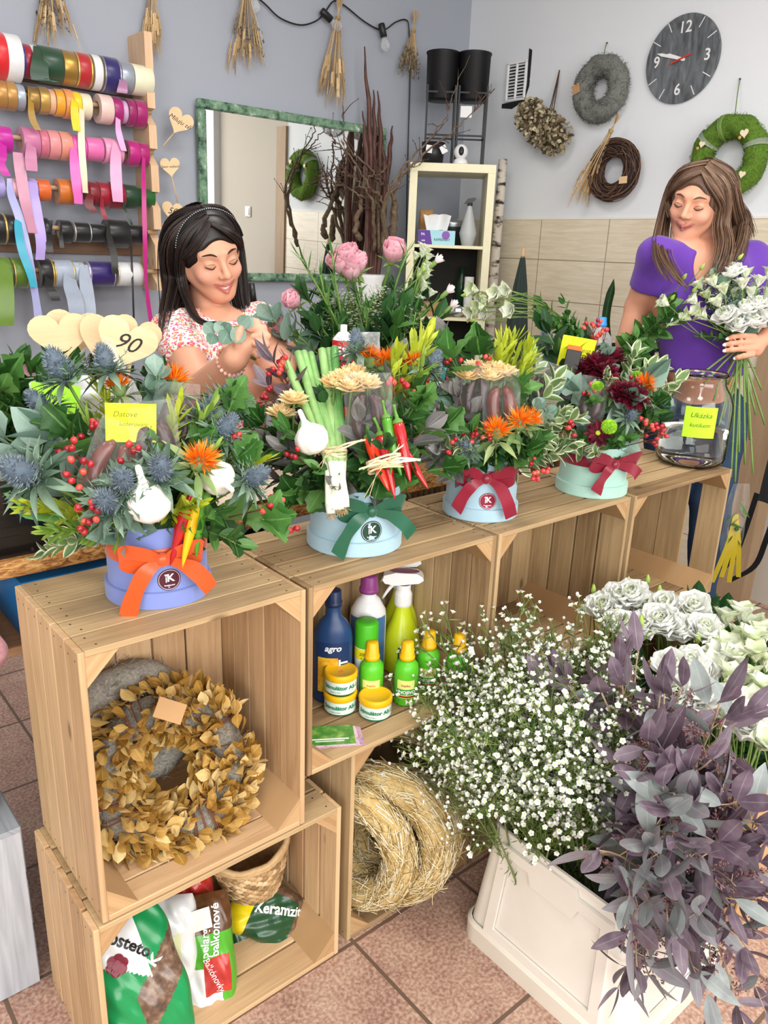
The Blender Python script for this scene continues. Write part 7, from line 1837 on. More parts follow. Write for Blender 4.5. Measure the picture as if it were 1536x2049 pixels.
t=thing('wrapped_flower', 'cellophane sleeve with a yellow ribbon hanging beside the last crate', 'wrapped flower', at(1470, 1040, d=2.72));f0=np.array(t.location)
sf, g=pillow(.075, .26, .04, 16, .008, 6, .6);R_=np.stack([VR, np.array([0, 0, 1.0]), -nrm(VD*(1, 1, 0))], 1);b=MB();b.g(g, R=R_);b.build('cellophane', M_film, t)
b=MB()
for k in range(4):b.g(strip(spline([R_@np.array([0, .02, .0]), R_@np.array([.012*(k-1.5), -.08, .02]), R_@np.array([.03*(k-1.5), -.23+.02*(k%2), .01])], 12), R_@np.array([1.0, 0, .4]), .016, .0008))
b.build('yellow_ribbon', mat('yellow_ribbon', '#b59f22', .5), t)
b=MB();b.many(LF['lance'], rand_rot(14, (0, 0, -1), .5), [R_@np.array([rnd.uniform(-.015, .015), rnd.uniform(-.05, .08), 0]) for _ in range(14)], .06);b.build('leaves', M_leafg, t)

# ================================================================== THINGS ON THE BENCH
t=thing('gift_box', 'shiny black open box on the bench at the left edge', 'box', (.125, .50, BZ))
b=MB()
for (dx, dy, sx, sy) in ((0, -.1, .25, .004), (0, .1, .25, .004), (-.125, 0, .004, .2), (.125, 0, .004, .2)):b.g(cbox(sx, sy, .145, .0008), T=(dx, dy, .0725))
b.g(cbox(.25, .2, .004), T=(0, 0, .002));b.build('box_body', mat('gloss_black', '#101012', .12, coat=.5), t, smooth=False)
t2=tag(MB().g(ball(.11, .085, .06, 18, 10)).build('wood_wool', M_lichen, None), 'grey wood wool filling the shiny black box', 'wood wool', None, 'stuff');t2.location=(.125, .50, BZ+.10)
fz=MB()
for i in range(700):
 d=nrm([rnd.gauss(0, 1), rnd.gauss(0, 1), abs(rnd.gauss(0, .7))]);p=d*np.array([.1, .08, .06]);q=p+.03*np.array([rnd.gauss(0, 1), rnd.gauss(0, 1), abs(rnd.gauss(0, .5))])
 fz.g(tube(spline([p, (p+q)/2+.01*np.array([rnd.gauss(0, 1) for _ in range(3)]), q], 5), .0007, 3, cap=False), tint=rnd.random())
o_=fz.build('curls', M_lichen, t2)
bc=at(165, 800, y=.60)
rimz=at(165, 765, y=.60)[2]
t=thing('bucket', 'white bucket holding wooden heart picks behind the lilac box', 'bucket', (bc[0], bc[1], BZ));hb=rimz-BZ
b=MB();b.g(lathe([(0, 0), (.075, 0), (.094, hb-.02), (.098, hb-.018), (.1, hb), (.094, hb), (.088, hb-.02), (.07, .01), (0, .01)], 44));b.build('bucket_body', mat('white_bucket', '#e6e9ee', .4), t)
fdir=vd((bc[0], bc[1], 1.1));hd=.0
def hp(px, py, d, w, tilt, lb, text=None, ts=.02, edge=False, h=None, wood=None, sr=.005, bx=0, face=None):
 c=at(px, py, d=d);return heart_pick(c, w, tilt, (bc[0]+bx, bc[1]+.02, BZ+.03), lb, text, ts, face=vd(c) if face is None else face, wood=wood, h=h, th=.004, group='heart picks in the white bucket', stick_r=sr, edge=edge)
hp(122, 678, 1.72, .128, .08, 'large plain wooden heart pick at the left of the bucket', h=.105, bx=-.02)
hp(150, 672, 1.78, .13, -.12, 'plain wooden heart pick half hidden behind the large one', edge=True, h=.11, bx=.0)
hp(212, 690, 1.74, .125, -.35, 'dark-edged wooden heart pick just left of the 90 heart', edge=True, h=.115, bx=.02)
hp(250, 693, 1.68, .125, -.38, 'wooden heart pick with 90 written on it', '90', .05, edge=True, h=.112, bx=.04)
hp(270, 680, 1.80, .11, -.3, 'wooden heart pick peeking out behind the 90 heart', edge=True, h=.1, bx=.05)
hp(68, 746, 1.66, .045, .1, 'small pink heart pick at the left of the bucket', wood=mat('pink_card', '#e8a0b4', .5), sr=.0012, bx=-.05)
hp(107, 735, 1.66, .032, -.05, 'small red heart pick in the white bucket', wood=mat('red_card', '#b83a52', .5), sr=.0016, bx=-.04)
note(110, 808, 92, 80, -.14, '#a6ee3a', (('Zamilu-', -.1, .2, .2), ('jte se!', .1, -.05, .2)), 'lime green sticky note leaning on the white bucket', depth=1.50, stick=True)
t=thing('clear_packet', 'tall pointed clear cellophane packet behind the yellow note', 'packet', at(232, 745, d=1.52));b=MB();V, F, uv=lathe([(.001, .07), (.012, .05), (.022, 0), (.03, -.06), (.034, -.09)], 14);V[:, 0]*=1+.25*np.sin(V[:, 2]*90);b.add(V@rotx(.1).T@roty(-.25).T, F, 0, .5, uv);b.build('cellophane', clearmat('crisp_film', film=.3), t)
gc=np.array([.05, .78, BZ+.04])
t=thing('bucket', 'dark bucket of leafy greens standing behind the black box at the left edge', 'bucket', (gc[0], gc[1]+.06, .72))
b=MB();b.g(lathe([(0, 0), (.08, 0), (.095, .2), (.09, .2), (.075, .01), (0, .01)], 28));b.build('bucket_body', M_blk, t)
t.location=(gc[0], gc[1]+.06, .70)
for i in range(26):
 px, py=rnd.uniform(-10, 95), rnd.uniform(715, 880)
 sprig_at(rnd.choice(('green', 'green', 'dark', 'viburnum')), gc+(rnd.uniform(-.03, .03), .03, -.02), at(px, py, d=1.72+rnd.uniform(-.08, .1)), 'glossy green leaf sprig in the bucket at the left edge of the photo', 'green sprigs at the left edge', s=1.0)
for i in range(14):
 px, py=rnd.uniform(150, 235), rnd.uniform(715, 770)
 sprig_at('euc_purple' if i%2 else 'dark', at(195, 830, d=1.98), at(px, py, d=1.92), 'purple brown leaf sprig behind the heart picks', 'dark sprigs behind the heart picks', s=1.0)
for i in range(16):
 px, py=rnd.uniform(268, 335), rnd.uniform(690, 800)
 sprig_at(rnd.choice(('dark', 'thin')), at(300, 850, d=1.92), at(px, py, d=1.88+rnd.uniform(-.05, .05)), 'dark green sprig between the heart picks and the dark-haired woman', 'dark sprigs beside the woman', s=1.0)
rb=at(735, 690, y=.60)
RBC=np.array([rb[0], rb[1], BZ])
t=thing('woven_basket', 'low brown basket under the pink rose arrangement', 'basket', RBC);b=MB();b.g(lathe([(0, 0), (.09, 0), (.115, .07), (.118, .075), (.108, .075), (.085, .01), (0, .01)], 32))
for z in np.linspace(.01, .07, 9):b.g(tube([((.092+z*.36)*math.cos(q), (.092+z*.36)*math.sin(q), z+.002*math.sin(q*14)) for q in np.linspace(0, 6.283, 44)], .0045, 5, cap=False), tint=rnd.random())
b.build('weave', mat('hyacinth', '#b79468'), t)
AR=Arr('pink rose basket', RBC[0], RBC[1], BZ+.12, .24, (735, 605), (130, 90))
AR.filler(['dark', 'thin', 'green', 'pinnate', 'thin', 'thin'], 84, -.1, 1.0, (.6, 1.08), 21)
for px, py, R in ((700, 530, .25), (685, 545, .22), (782, 522, .25), (706, 558, .2), (716, 545, .22)):AR.flower('pink_rose', px, py, 1.35, R=R, dr=cv(.2*(px-735)/40, .6, .8))
AR.flower('pink_rose', 596, 610, 1.1, R=.24, dr=cv(-.5, .3, .8));AR.flower('mauve_rose', 580, 665, 1.15, R=.23, dr=cv(-.6, .4, .7))
for px, py in ((865, 530), (888, 590), (896, 620)):AR.flower('carnation', px, py, 1.1, R=.28, dr=cv(.7, .6, .2))
for px, py in ((845, 545), (835, 560)):AR.flower('lisianthus_bud', px, py, 1.1, R=.25)
for px, py, k in ((545, 640, 'euc_silver'), (575, 635, 'euc_silver'), (555, 690, 'green'), (625, 520, 'thin'), (650, 505, 'thin'), (615, 560, 'thin'), (755, 500, 'thin'), (860, 600, 'thin'), (870, 650, 'pinnate'), (840, 655, 'pinnate'), (800, 650, 'green'), (690, 640, 'pinnate'), (640, 620, 'thin'), (760, 610, 'thin')):AR.sprig(k, px, py, .27)
for i in range(64):
 px, py=rnd.uniform(612, 868), rnd.uniform(545, 685)
 if py<560+abs(px-740)*.35:continue
 AR.sprig(rnd.choice(('dark', 'thin', 'pinnate', 'dark')), px, py, .215)
@kind('gyp', 3)
def _():
 o=root('tiny_blossom_sprig');s, f=MB(), MB()
 s.g(tube([(0, 0, 0), (.03, .02, .6), (0, 0, 1)], [.008, .004], 4))
 for i in range(26):
  q=rnd.uniform(.3, 1);d=nrm((rnd.gauss(0, 1), rnd.gauss(0, 1), 1.0));p=np.array([0.02, .01, q]);e=p+d*rnd.uniform(.1, .3)
  s.g(tube([p, e], .0035, 3, cap=False))
  for k in range(5):f.g(LF['petalw'], R=rotz(k*1.257)@rotx(.3), T=e, s=.035, tint=rnd.random())
 s.build('stems', M_stem, o);f.build('blossoms', M_whitep, o);return o
for i in range(60):
 px, py=rnd.uniform(620, 860), rnd.uniform(515, 650)
 p=dome(px, py, AR.C, .25);place('gyp', AR.C+(p-AR.C)*.45, p-AR.C+(0, 0, .05), .15, 'sprig of tiny white blossoms among the pink roses', 'flower sprig', 'white blossom sprigs among the pink roses')
for i in range(16):
 px, py=rnd.uniform(815, 860), rnd.uniform(500, 620)
 p=dome(px, py, AR.C, .26);place('lisianthus_bell', p, nrm(p-AR.C), .55, 'pale stock blossom on the right side of the pink rose basket', 'flower', 'pale stock blossoms in the pink rose basket')
t=thing('spray_can', 'red and black spray can with white cap and 5% lettering', 'spray can', at(686, 740, y=.47));z0=np.array(t.location);a=facing(z0);t.location=(z0[0], z0[1], BZ);hz=at(686, 655, y=.47)[2]-BZ
rr=.0265
b=MB();b.g(lathe([(0, 0), (rr, 0), (rr, hz*.62), (0, hz*.62)], 32));b.build('can_body', mat('can_black', '#1b1a1c', .35), t)
b=MB();b.g(lathe([(rr+.0004, hz*.45), (rr+.0004, hz-.03), (rr-.002, hz-.028), (0, hz-.026)], 32));b.build('red_label', mat('can_red', '#b3161f', .35), t)
b=MB();b.g(lathe([(rr, hz-.029), (rr*.95, hz-.026), (rr*.5, hz-.012), (.008, hz-.01), (.008, hz+.006), (0, hz+.007)], 28));b.build('nozzle_cap', mat('cap_white', '#e8e8e8', .35), t)
lettering(t, '5%', rr+.0008, a, hz-.055, .03, M_wp, bold=.001)
def format_card(px, py, d, w, lb):
 c=at(px, py, d=d);f=vd(c);x=nrm(np.cross((0, 0, 1), f));y=np.cross(f, x);R=np.stack([x, y, f], 1)@rotz(-.12)
 t=thing('snack_carton', lb, 'carton', c, 0, 'black snack cartons with red FORMAT label');h=w*1.7
 b=MB();b.g(cbox(w, h, .02, .001), R=R, T=R@np.array([0, -h*.2, -.0105]));b.build('carton_body', mat('can_black', '#1b1a1c', .35), t, smooth=False)
 b=MB();V, F, uv=prism(np.array([(-w/2, -w*.42), (w/2, -w*.42), (w/2, w*.2), (w*.15, w*.42), (-w*.15, w*.42), (-w/2, w*.2)]), .001);b.g((V, F, uv), R=R);b.build('red_label', mat('can_red', '#b3161f', .35), t, smooth=False)
 for s, yy, sz in (('FORMAT', .1, .21), ('délicieuse', -.1, .16), ('ration', -.27, .16)):
  V, F, uv=text_geo(s, sz*w, bold=.0002);b=MB();b.g((V, F, uv), R=R, T=R@np.array([0, yy*w, .0016]));b.build('lettering', M_wp, t, smooth=False)
format_card(390, 828, 1.36, .052, 'black carton with red FORMAT label sticking out of the lilac box arrangement')
format_card(683, 748, 1.62, .055, 'black carton with red FORMAT label behind the spring onions')
t=thing('clear_packet', 'empty clear packet standing beside the red spray can', 'packet', at(735, 705, d=1.78));sf, g=pillow(.055, .09, .03, 14, .004, 8, .1);b=MB();b.g(g, R=np.stack([VR, np.array([0, 0, 1.0]), vd(np.array(t.location))], 1));b.build('cellophane', clearmat('crisp_film', film=.3), t)
wb=at(1197, 690, y=.46)
t=thing('water_bottle', 'clear plastic bottle with a bright blue cap behind the mint box', 'bottle', (wb[0], wb[1], BZ));hz=at(1197, 636, y=.46)[2]-BZ
b=MB();b.g(lathe([(0, 0), (.036, 0), (.042, .01), (.042, hz-.09), (.038, hz-.06), (.016, hz-.03), (.013, hz-.022), (.013, hz-.015)], 32));b.build('bottle_body', clearmat('pet', film=.3), t)
b=MB();b.g(cap_ribbed(.0165, .0155, .022), T=(0, 0, hz-.02));b.build('cap', mat('blue_cap', '#2f8fe0', .4), t)
kb=at(1250, 715, y=.50);kz=at(1250, 693, y=.50)[2]
t=thing('bucket', 'black flower bucket the woman in purple reaches into', 'bucket', (kb[0], kb[1], BZ));hz=kz-BZ
b=MB();b.g(lathe([(0, 0), (.075, 0), (.095, hz-.012), (.105, hz-.01), (.106, hz), (.094, hz), (.09, hz-.02), (.07, .01), (0, .01)], 40));b.build('bucket_body', M_blk, t)
sn=at(1217, 690, y=.60)
t=thing('snake_plant_leaf', 'single tall dark green pointed leaf behind the blue-capped bottle', 'leaf', sn);tp=at(1222, 558, y=.60)
b=MB();V, F, uv=leaf(np.linalg.norm(tp-sn), .028, 14, .3, .02, 'strap');V[:, 0]+=.012*np.sin(uv[:, 1]*4);f=frame(tp-sn, vd(sn));b.add(V@np.stack([f[:, 0], f[:, 2], -f[:, 1]], 1).T, F, 0, .2, uv);b.build('leaf_blade', M_leafd, t)
kc=np.array([kb[0], kb[1], kz])
for i, (hx, hy, k) in enumerate(((957, 582, 'lisianthus_bell'), (975, 600, 'lisianthus_bell'), (1000, 590, 'lisianthus_bell'), (1022, 582, 'lisianthus_bell'), (985, 628, 'lisianthus_bell'), (955, 622, 'lisianthus_bell'), (1028, 622, 'lisianthus_bell'), (940, 590, 'lisianthus_bud'), (950, 640, 'lisianthus_bud'), (968, 612, 'lisianthus_bell'))):
 hp_=at(hx, hy, d=2.42+.04*math.sin(i*2));m1=at(1105, 628+(hy-600)*.4, d=2.55)
 t=thing('leaning_lisianthus', 'long lisianthus stem lying to the left out of the black bucket', 'flower stem', kc, 0, 'lisianthus stems leaning left out of the black bucket')
 P=spline([kc+(-.03, .0, -.1), m1, hp_+nrm(m1-hp_)*.01], 16)-kc;b=MB();b.g(tube(P, .0016, 5));b.build('stem', M_stem, t)
 place(k, hp_, nrm(hp_-m1)+(0, 0, -.25*(i%2)), 1.0, ['topmost', 'left', 'upper', 'rightmost upper', 'lowest', 'lower left', 'lower right', 'small closed', 'small hanging closed', 'middle'][i]+(' lisianthus bud' if 'bud' in k else ' white lisianthus bloom')+' of the bunch leaning left out of the black bucket', 'flower', 'lisianthus blooms leaning left')
for i, (px, py) in enumerate(((1090, 620), (1100, 640), (1120, 625), (1130, 650), (1150, 665), (1110, 660), (1165, 650), (1085, 650), (1140, 680))):
 sprig_at('green', at(1180, 690, d=2.5), at(px, py, d=2.5), 'green leaf sprig on the lisianthus stems left of the black bucket', 'leaf sprigs on the lying lisianthus', s=1.1)
t=thing('garden_tool', 'red tool handle with black grip leaning against the wall behind the woman', 'tool', at(512, 640, d=2.35));P0=np.array(t.location)
p1_, p2_=at(507, 605, d=2.35)-P0, at(502, 568, d=2.35)-P0
b=MB();b.g(tube([np.array([.04, .03, -P0[2]]), np.zeros(3), p1_], .0085, 10));b.build('shaft', mat('tool_red', '#c02430', .35), t);b=MB();b.g(tube([p1_, p2_], .0105, 12));b.build('grip', M_blk, t)

# ================================================================== FLOWER BINS IN FRONT
M_bin=mat('white_bin', '#ebe6da', .42, cols=['#ddd3c0', '#f1eee7'], noise_amt=.3, scale=9)
bx0, bx1, by0, by1, bh=.78, 1.10, -.515, -.155, .308
t=thing('flower_bin', 'white plastic florist bin with recessed side panel, holding waxflowers and purple eucalyptus', 'flower bin', ((bx0+bx1)/2, (by0+by1)/2, 0))
hx, hy=(bx1-bx0)/2, (by1-by0)/2
def rrect(hx, hy, c, n=5):
 P=[]
 for sx, sy, a0 in ((1, 1, 0), (-1, 1, PI/2), (-1, -1, PI), (1, -1, 1.5*PI)):
  for k in range(n):a=a0+PI/2*k/(n-1);P.append((sx*(hx-c)+c*math.cos(a), sy*(hy-c)+c*math.sin(a)))
 return np.array(P)
def loft(secs):
 V=[];F=[];m=len(secs[0][0])
 for i, (P, z) in enumerate(secs):
  V.append(np.c_[P, np.full(m, z)])
  if i:F+=[[(i-1)*m+j, (i-1)*m+(j+1)%m, i*m+(j+1)%m, i*m+j] for j in range(m)]
 V=np.vstack(V);return V, F, V[:, :2]
b=MB();tp=-.025
S=[(rrect(hx-tp, hy-tp, .03), .028), (rrect(hx-.002, hy-.002, .03), bh-.012), (rrect(hx, hy, .03), bh-.01), (rrect(hx, hy, .03), bh), (rrect(hx-.006, hy-.006, .026), bh), (rrect(hx-.008, hy-.008, .026), bh-.012), (rrect(hx-tp-.006, hy-tp-.006, .026), .04)]
g=loft(S);m_=len(S[0][0]);b.add(g[0], g[1]+[[6*m_+j for j in range(m_)]], 0, .6, g[2]);sharp(b.build('bin_body', M_bin, t, smooth=True))
b=MB();S=[(rrect(hx+.036, hy+.036, .045), 0), (rrect(hx+.036, hy+.036, .045), .042), (rrect(hx+.03, hy+.03, .04), .05), (rrect(hx+.027, hy+.027, .036), .05), (rrect(hx+.027, hy+.027, .036), 0)]
g=loft(S);b.add(g[0], g[1], 0, .35, g[2]);sharp(b.build('base_collar', M_bin, t))
def bpanel(sx, name):
 b=MB();H0, H1=.07, .262
 def face(u, z, off):
  k=tp*(1-(z-.028)/(bh-.04))
  return (-(hx-k)-off, u, z) if sx==0 else (u, -(hy-k)-off, z)
 w=(hy if sx==0 else hx)-.055
 out=[(-w-.025, .045), (w+.025, .045), (w+.012, H1+.018), (w*.45, H1+.018), (w*.38, H1+.036), (-w*.38, H1+.036), (-w*.45, H1+.018), (-w-.012, H1+.018)]
 inn=[(-w, H0), (w, H0), (w-.01, H1-.004), (w*.5, H1-.004), (w*.42, H1-.03), (-w*.42, H1-.03), (-w*.5, H1-.004), (-w+.01, H1-.004)]
 V=[face(u, z, .007) for u, z in out]+[face(u, z, .007) for u, z in inn]+[face(u, z, .001) for u, z in inn]
 V+=[face(u, z, -.001) for u, z in out]
 n=8;F=[]
 for i in range(n):
  j=(i+1)%n;F+=[[i, j, n+j, n+i], [n+i, n+j, 2*n+j, 2*n+i], [3*n+i, 3*n+j, j, i]]
 b.add(V, F if sx else [f[::-1] for f in F], 0, .6);b.build(name, M_bin, t, smooth=False)
bpanel(0, 'side_rib');bpanel(1, 'side_rib')
wt=MB();wt.add(np.c_[rrect(hx-.012, hy-.012, .03), np.full(20, .12)], [list(range(20))]);wt.build('water_surface', mat('dark_water', '#20261f', .1), t)
t=thing('cardboard_box', 'tall brown cardboard flower box holding the white lisianthus at the right edge', 'box', (1.64, -.27, 0))
b=MB()
for (dx, dy, sx, sy) in ((0, -.23, .74, .008), (0, .23, .74, .008), (-.366, 0, .008, .46), (.366, 0, .008, .46)):b.g(cbox(sx, sy, .39, .001), T=(dx, dy, .195))
b.g(cbox(.73, .46, .006), T=(0, 0, .003));b.build('box_body', mat('box_card', '#c79c68', .75, cols=['#b3854f', '#d8b585'], noise_amt=.3, scale=8), t, smooth=False)
M_wax=leafmat('wax_petal', ['#e9ecdf', '#f8f8f2', '#ffffff'], .35, transl=.2)
M_waxc=mat('wax_centre', '#b9cf6a', .5)
M_waxn=leafmat('wax_needle', ['#37501f', '#567a30', '#88a548'], .5, transl=.15)
M_waxs=mat('wax_stem', '#66713c', .6, cols=['#4d5a2c', '#8d9a5c'])
@kind('wax', 5)
def _():
 o=root('waxflower_stem');s, n_, f, c=MB(), MB(), MB(), MB()
 P=spline([(0, 0, 0), (.01, .0, .4), (.05, .01, 1)], 14);s.g(tube(P, [.0055, .003], 5))
 R_, T_, fl, bu=[], [], [], []
 def needles(A, B, k):
  for i in range(k):
   q=A+(B-A)*(i+.5)/k;d=nrm(nrm(B-A)*.8+.6*np.array([rnd.gauss(0, 1) for _ in range(3)]));F_=frame(d, [rnd.gauss(0, 1) for _ in range(3)]);R_.append(np.stack([F_[:, 0], F_[:, 2], -F_[:, 1]], 1));T_.append(q)
 for i in range(17):
  q=rnd.uniform(.52, .98);p=np.array([np.interp(q, np.linspace(0, 1, 14), P[:, k]) for k in range(3)])
  d=nrm(np.array([rnd.gauss(0, .55), rnd.gauss(0, .55), 1]));L=rnd.uniform(.14, .32)*(1.25-q*.6);e=p+d*L
  s.g(tube(spline([p, p+d*L*.5+np.array([0, 0, -.01]), e], 5), [.0022, .001], 4, cap=False));needles(p, e, 12)
  for k in range(rnd.randint(3, 6)):
   x=e+np.array([rnd.gauss(0, .03), rnd.gauss(0, .03), rnd.uniform(-.03, .03)]);s.g(tube([p*.25+e*.75, x], .0009, 3, cap=False));(fl if rnd.random()<.6 else bu).append((x, nrm(x-p+np.array([rnd.gauss(0, .03) for _ in range(3)]))))
 needles(P[2], P[13], 70)
 n_.many(LF['needle'], R_, T_, [rnd.uniform(.035, .06) for _ in T_], 0, [rnd.random() for _ in T_])
 for x, d in fl:
  F_=frame(d)
  for k in range(5):f.g(LF['petalw'], R=F_@rotz(k*1.2566)@rotx(.25), T=x+F_@np.array([0, 0, .002]), s=.0125, tint=rnd.uniform(.5, 1))
  c.g(ball(.0042, .0042, .003, 7, 4), R=F_, T=x+d*.002)
 for x, d in bu:f.g(ball(.0058, .0058, .0062, 8, 6), T=x, tint=rnd.uniform(.3, .9))
 s.build('stem', M_waxs, o);n_.build('needle_foliage', M_waxn, o);f.build('blossom_spray', M_wax, o);c.build('blossom_eyes', M_waxc, o)
 return o
WB=np.array([.885, -.30, .10]);WC=np.array([.86, -.30, .26])
def inpoly(x, y, P):
 r_=False;j=len(P)-1
 for i in range(len(P)):
  if (P[i][1]>y)!=(P[j][1]>y) and x<(P[j][0]-P[i][0])*(y-P[i][1])/(P[j][1]-P[i][1])+P[i][0]:r_= not r_
  j=i
 return r_
def scatter(P, n, seed, dmin):
 r_=random.Random(seed);out=[];xs=[p[0] for p in P];ys=[p[1] for p in P];tr=0
 while len(out)<n and tr<20000:
  tr+=1;x, y=r_.uniform(min(xs), max(xs)), r_.uniform(min(ys), max(ys))
  if inpoly(x, y, P) and all((x-a)**2+(y-b_)**2>dmin*dmin for a, b_ in out):out.append((x, y))
  if tr%400==0:dmin*=.9
 return out
for i, (px, py) in enumerate(scatter([(795, 1470), (830, 1370), (910, 1290), (1000, 1262), (1120, 1275), (1215, 1262), (1215, 1400), (1285, 1480), (1265, 1530), (1150, 1540), (1000, 1520), (880, 1500)], 62, 4, 40)):
 p=dome(px, py, WC, .40 if py<1480 else .34);bs_=WB+np.array([rnd.uniform(-.09, .09), rnd.uniform(-.06, .11), 0])
 sprig_at('wax', bs_, p, ('waxflower stem leaning left over the straw wreaths' if px<930 else ('waxflower stem rising tall in the middle of the white bin' if py<1400 and px<1110 else ('waxflower stem beside the purple eucalyptus' if px>1110 else 'waxflower stem at the front of the white bin'))), 'waxflower stems %s'%('leaning left' if px<930 else ('in the middle' if py<1400 and px<1110 else ('by the eucalyptus' if px>1110 else 'at the front'))), 'flower stem')
M_seed=mat('euc_seed', '#6d4450', .6, cols=['#4a2c36', '#8a5a66', '#a98a86'], noise_amt=.3, scale=200)
M_eucm=leafmat('mixed_euc', ['#54404c', '#6d5a69', '#8b7d88', '#8b9191', '#a3aeaa'], .5, vein=.22, transl=.12, noise_amt=.3, scale=12)
M_estem=mat('euc_stem', '#a58f74', .6, cols=['#8a6f5c', '#c0ab8c'])
@kind('seeded_purple', 4)
def _():return seeded(0, .42)
@kind('seeded', 5)
def _():return seeded(.35, 1)
def seeded(t0, t1):
 o=root('seeded_eucalyptus_sprig');s, se, l=MB(), MB(), MB()
 cu=rnd.uniform(-.18, .18);q=np.linspace(0, 1, 12);P=np.stack([cu*q*q, .05*np.sin(q*5), q], 1);s.g(tube(P, [.010, .004], 6))
 R_, T_, S_, ti=[], [], [], []
 base_t=rnd.uniform(t0, t1)
 for i in range(9):
  z=.12+.1*i;p=np.array([np.interp(z, q, P[:, k]) for k in range(3)])
  a=i*2.4+rnd.uniform(-.4, .4);d=nrm((math.cos(a), math.sin(a), rnd.uniform(-.1, .9)))
  st=p+d*.05;s.g(tube([p, st], .003, 4, cap=False))
  F_=frame(nrm(d+np.array([rnd.gauss(0, .25) for _ in range(3)])), (rnd.gauss(0, 1), rnd.gauss(0, 1), rnd.gauss(0, 1)));R_.append(np.stack([F_[:, 0], F_[:, 2], -F_[:, 1]], 1));T_.append(st);S_.append(rnd.uniform(.2, .3));ti.append(min(1, max(0, base_t+rnd.gauss(0, .22))))
  if i%2:seeds(se, s, p, np.array([math.cos(a+2.6), math.sin(a+2.6), .6]), .15, 13)
 for k in range(2):F_=frame(nrm((rnd.gauss(0, .4), rnd.gauss(0, .4), 1)));R_.append(np.stack([F_[:, 0], F_[:, 2], -F_[:, 1]], 1));T_.append(P[-1]);S_.append(.24);ti.append(base_t)
 l.many(leaf(1, .36, 8, .08, .16, 'oval'), R_, T_, S_, 0, ti)
 for i in range(len(se.V)):se.V[i]=se.V[i].mean(0)+(se.V[i]-se.V[i].mean(0))*3.0
 s.build('stem', M_estem, o);l.build('leaves', M_eucm, o);se.build('seed_clusters', M_seed, o)
 return o
EB=np.array([.965, -.44, .30]);EC=np.array([.955, -.42, .40])
P1=[(1120, 1330), (1230, 1310), (1340, 1360), (1480, 1400), (1500, 1500), (1490, 1640), (1380, 1700), (1290, 1640), (1290, 1480), (1150, 1420)]
P2=[(1290, 1600), (1490, 1560), (1540, 1700), (1540, 2010), (1440, 2030), (1330, 2030), (1220, 1960), (1190, 1860), (1260, 1720)]
for i, (px, py) in enumerate(scatter(P1, 26, 8, 50)+scatter(P2, 36, 9, 50)):
 up_=i<26
 p=dome(px, py, EC, .33 if up_ else .31)
 b0=EB+np.array([rnd.uniform(-.05, .08), rnd.uniform(-.05, .08), rnd.uniform(-.08, .12)])
 b0=b0*.85+p*.15
 place('seeded_purple' if up_ or px>1430 else 'seeded', b0, p-b0, max(.24, np.linalg.norm(p-b0)), 'purple seeded eucalyptus sprig '+('reaching up over the white waxflowers' if up_ and px<1290 else ('in front of the white lisianthus' if up_ else ('hanging over the rim of the white bin' if px<1400 else 'hanging at the right edge of the photo'))), 'eucalyptus sprig', 'seeded eucalyptus '+('over the waxflowers' if up_ and px<1290 else ('before the lisianthus' if up_ else ('over the bin rim' if px<1400 else 'at the right edge'))))
LB=[(1205, 1220, 0), (1235, 1205, 0), (1262, 1200, 0), (1292, 1222, 0), (1330, 1222, 0), (1240, 1262, 0), (1280, 1265, 0), (1318, 1252, 0), (1388, 1222, 0), (1362, 1272, 0), (1405, 1272, 0), (1375, 1335, 0), (1398, 1362, 0), (1345, 1395, 0), (1402, 1402, 0), (1360, 1425, 0), (1335, 1258, 0), (1345, 1345, 0), (1440, 1410, 0), (1450, 1255, 1), (1480, 1245, 1), (1452, 1310, 1), (1470, 1290, 1), (1498, 1300, 1), (1440, 1325, 1), (1470, 1335, 1), (1510, 1325, 1), (1530, 1345, 1), (1500, 1372, 1), (1522, 1395, 1), (1478, 1390, 1), (1455, 1372, 1), (1530, 1285, 1), (1508, 1270, 1), (1512, 1425, 1), (1488, 1452, 0), (1462, 1450, 1), (1534, 1440, 1), (1520, 1500, 1), (1425, 1345, 1), (1186, 1190, 2), (1237, 1190, 2), (1294, 1170, 2), (1318, 1195, 2), (1280, 1258, 2), (1375, 1312, 2), (1395, 1288, 2), (1372, 1360, 2), (1430, 1250, 2), (1460, 1375, 2), (1340, 1360, 2), (1520, 1250, 2), (1440, 1395, 2), (1390, 1390, 2), (1255, 1175, 2), (1372, 1242, 2)]
for i, (px, py, k) in enumerate(LB):
 z=.66-.10*(py-1200)/300+(.01*(i%3))
 p=at(px, py, z=z)
 kd=('lisianthus_double', 'lisianthus_bell', 'lisianthus_bud')[k]
 tx, c=CATS[kd]
 g_=np.array([min(1.92, max(1.32, p[0]+.12)), min(-.09, max(-.44, p[1])), .05])
 d=nrm(nrm(p-g_)+vd(p)*(.5 if k==0 else -.25)+np.array([rnd.gauss(0, .15), rnd.gauss(0, .15), .1]))
 pos=('rear left' if px<1345 and py<1300 else ('rear right' if py<1300 else ('right' if px>1440 else 'front')))
 place(kd, p, d, (1.25, 1.25, 1.0)[k]*rnd.uniform(.9, 1.1), f'{tx} at the {pos} of the cardboard box', c, f'{tx}s {pos} in the cardboard box')
 st=MB();st.g(tube(spline([g_, g_*.4+p*.6+np.array([rnd.uniform(-.02, .02), 0, 0]), p-d*.004], 10)-p, .0021, 5));q=st.build('lisianthus_stalk', M_stem, None);q.location=p
 tag(q, f'green stalk carrying the {tx} at the {pos} of the cardboard box', 'flower stalk', f'stalks of the {tx}s {pos} in the box')
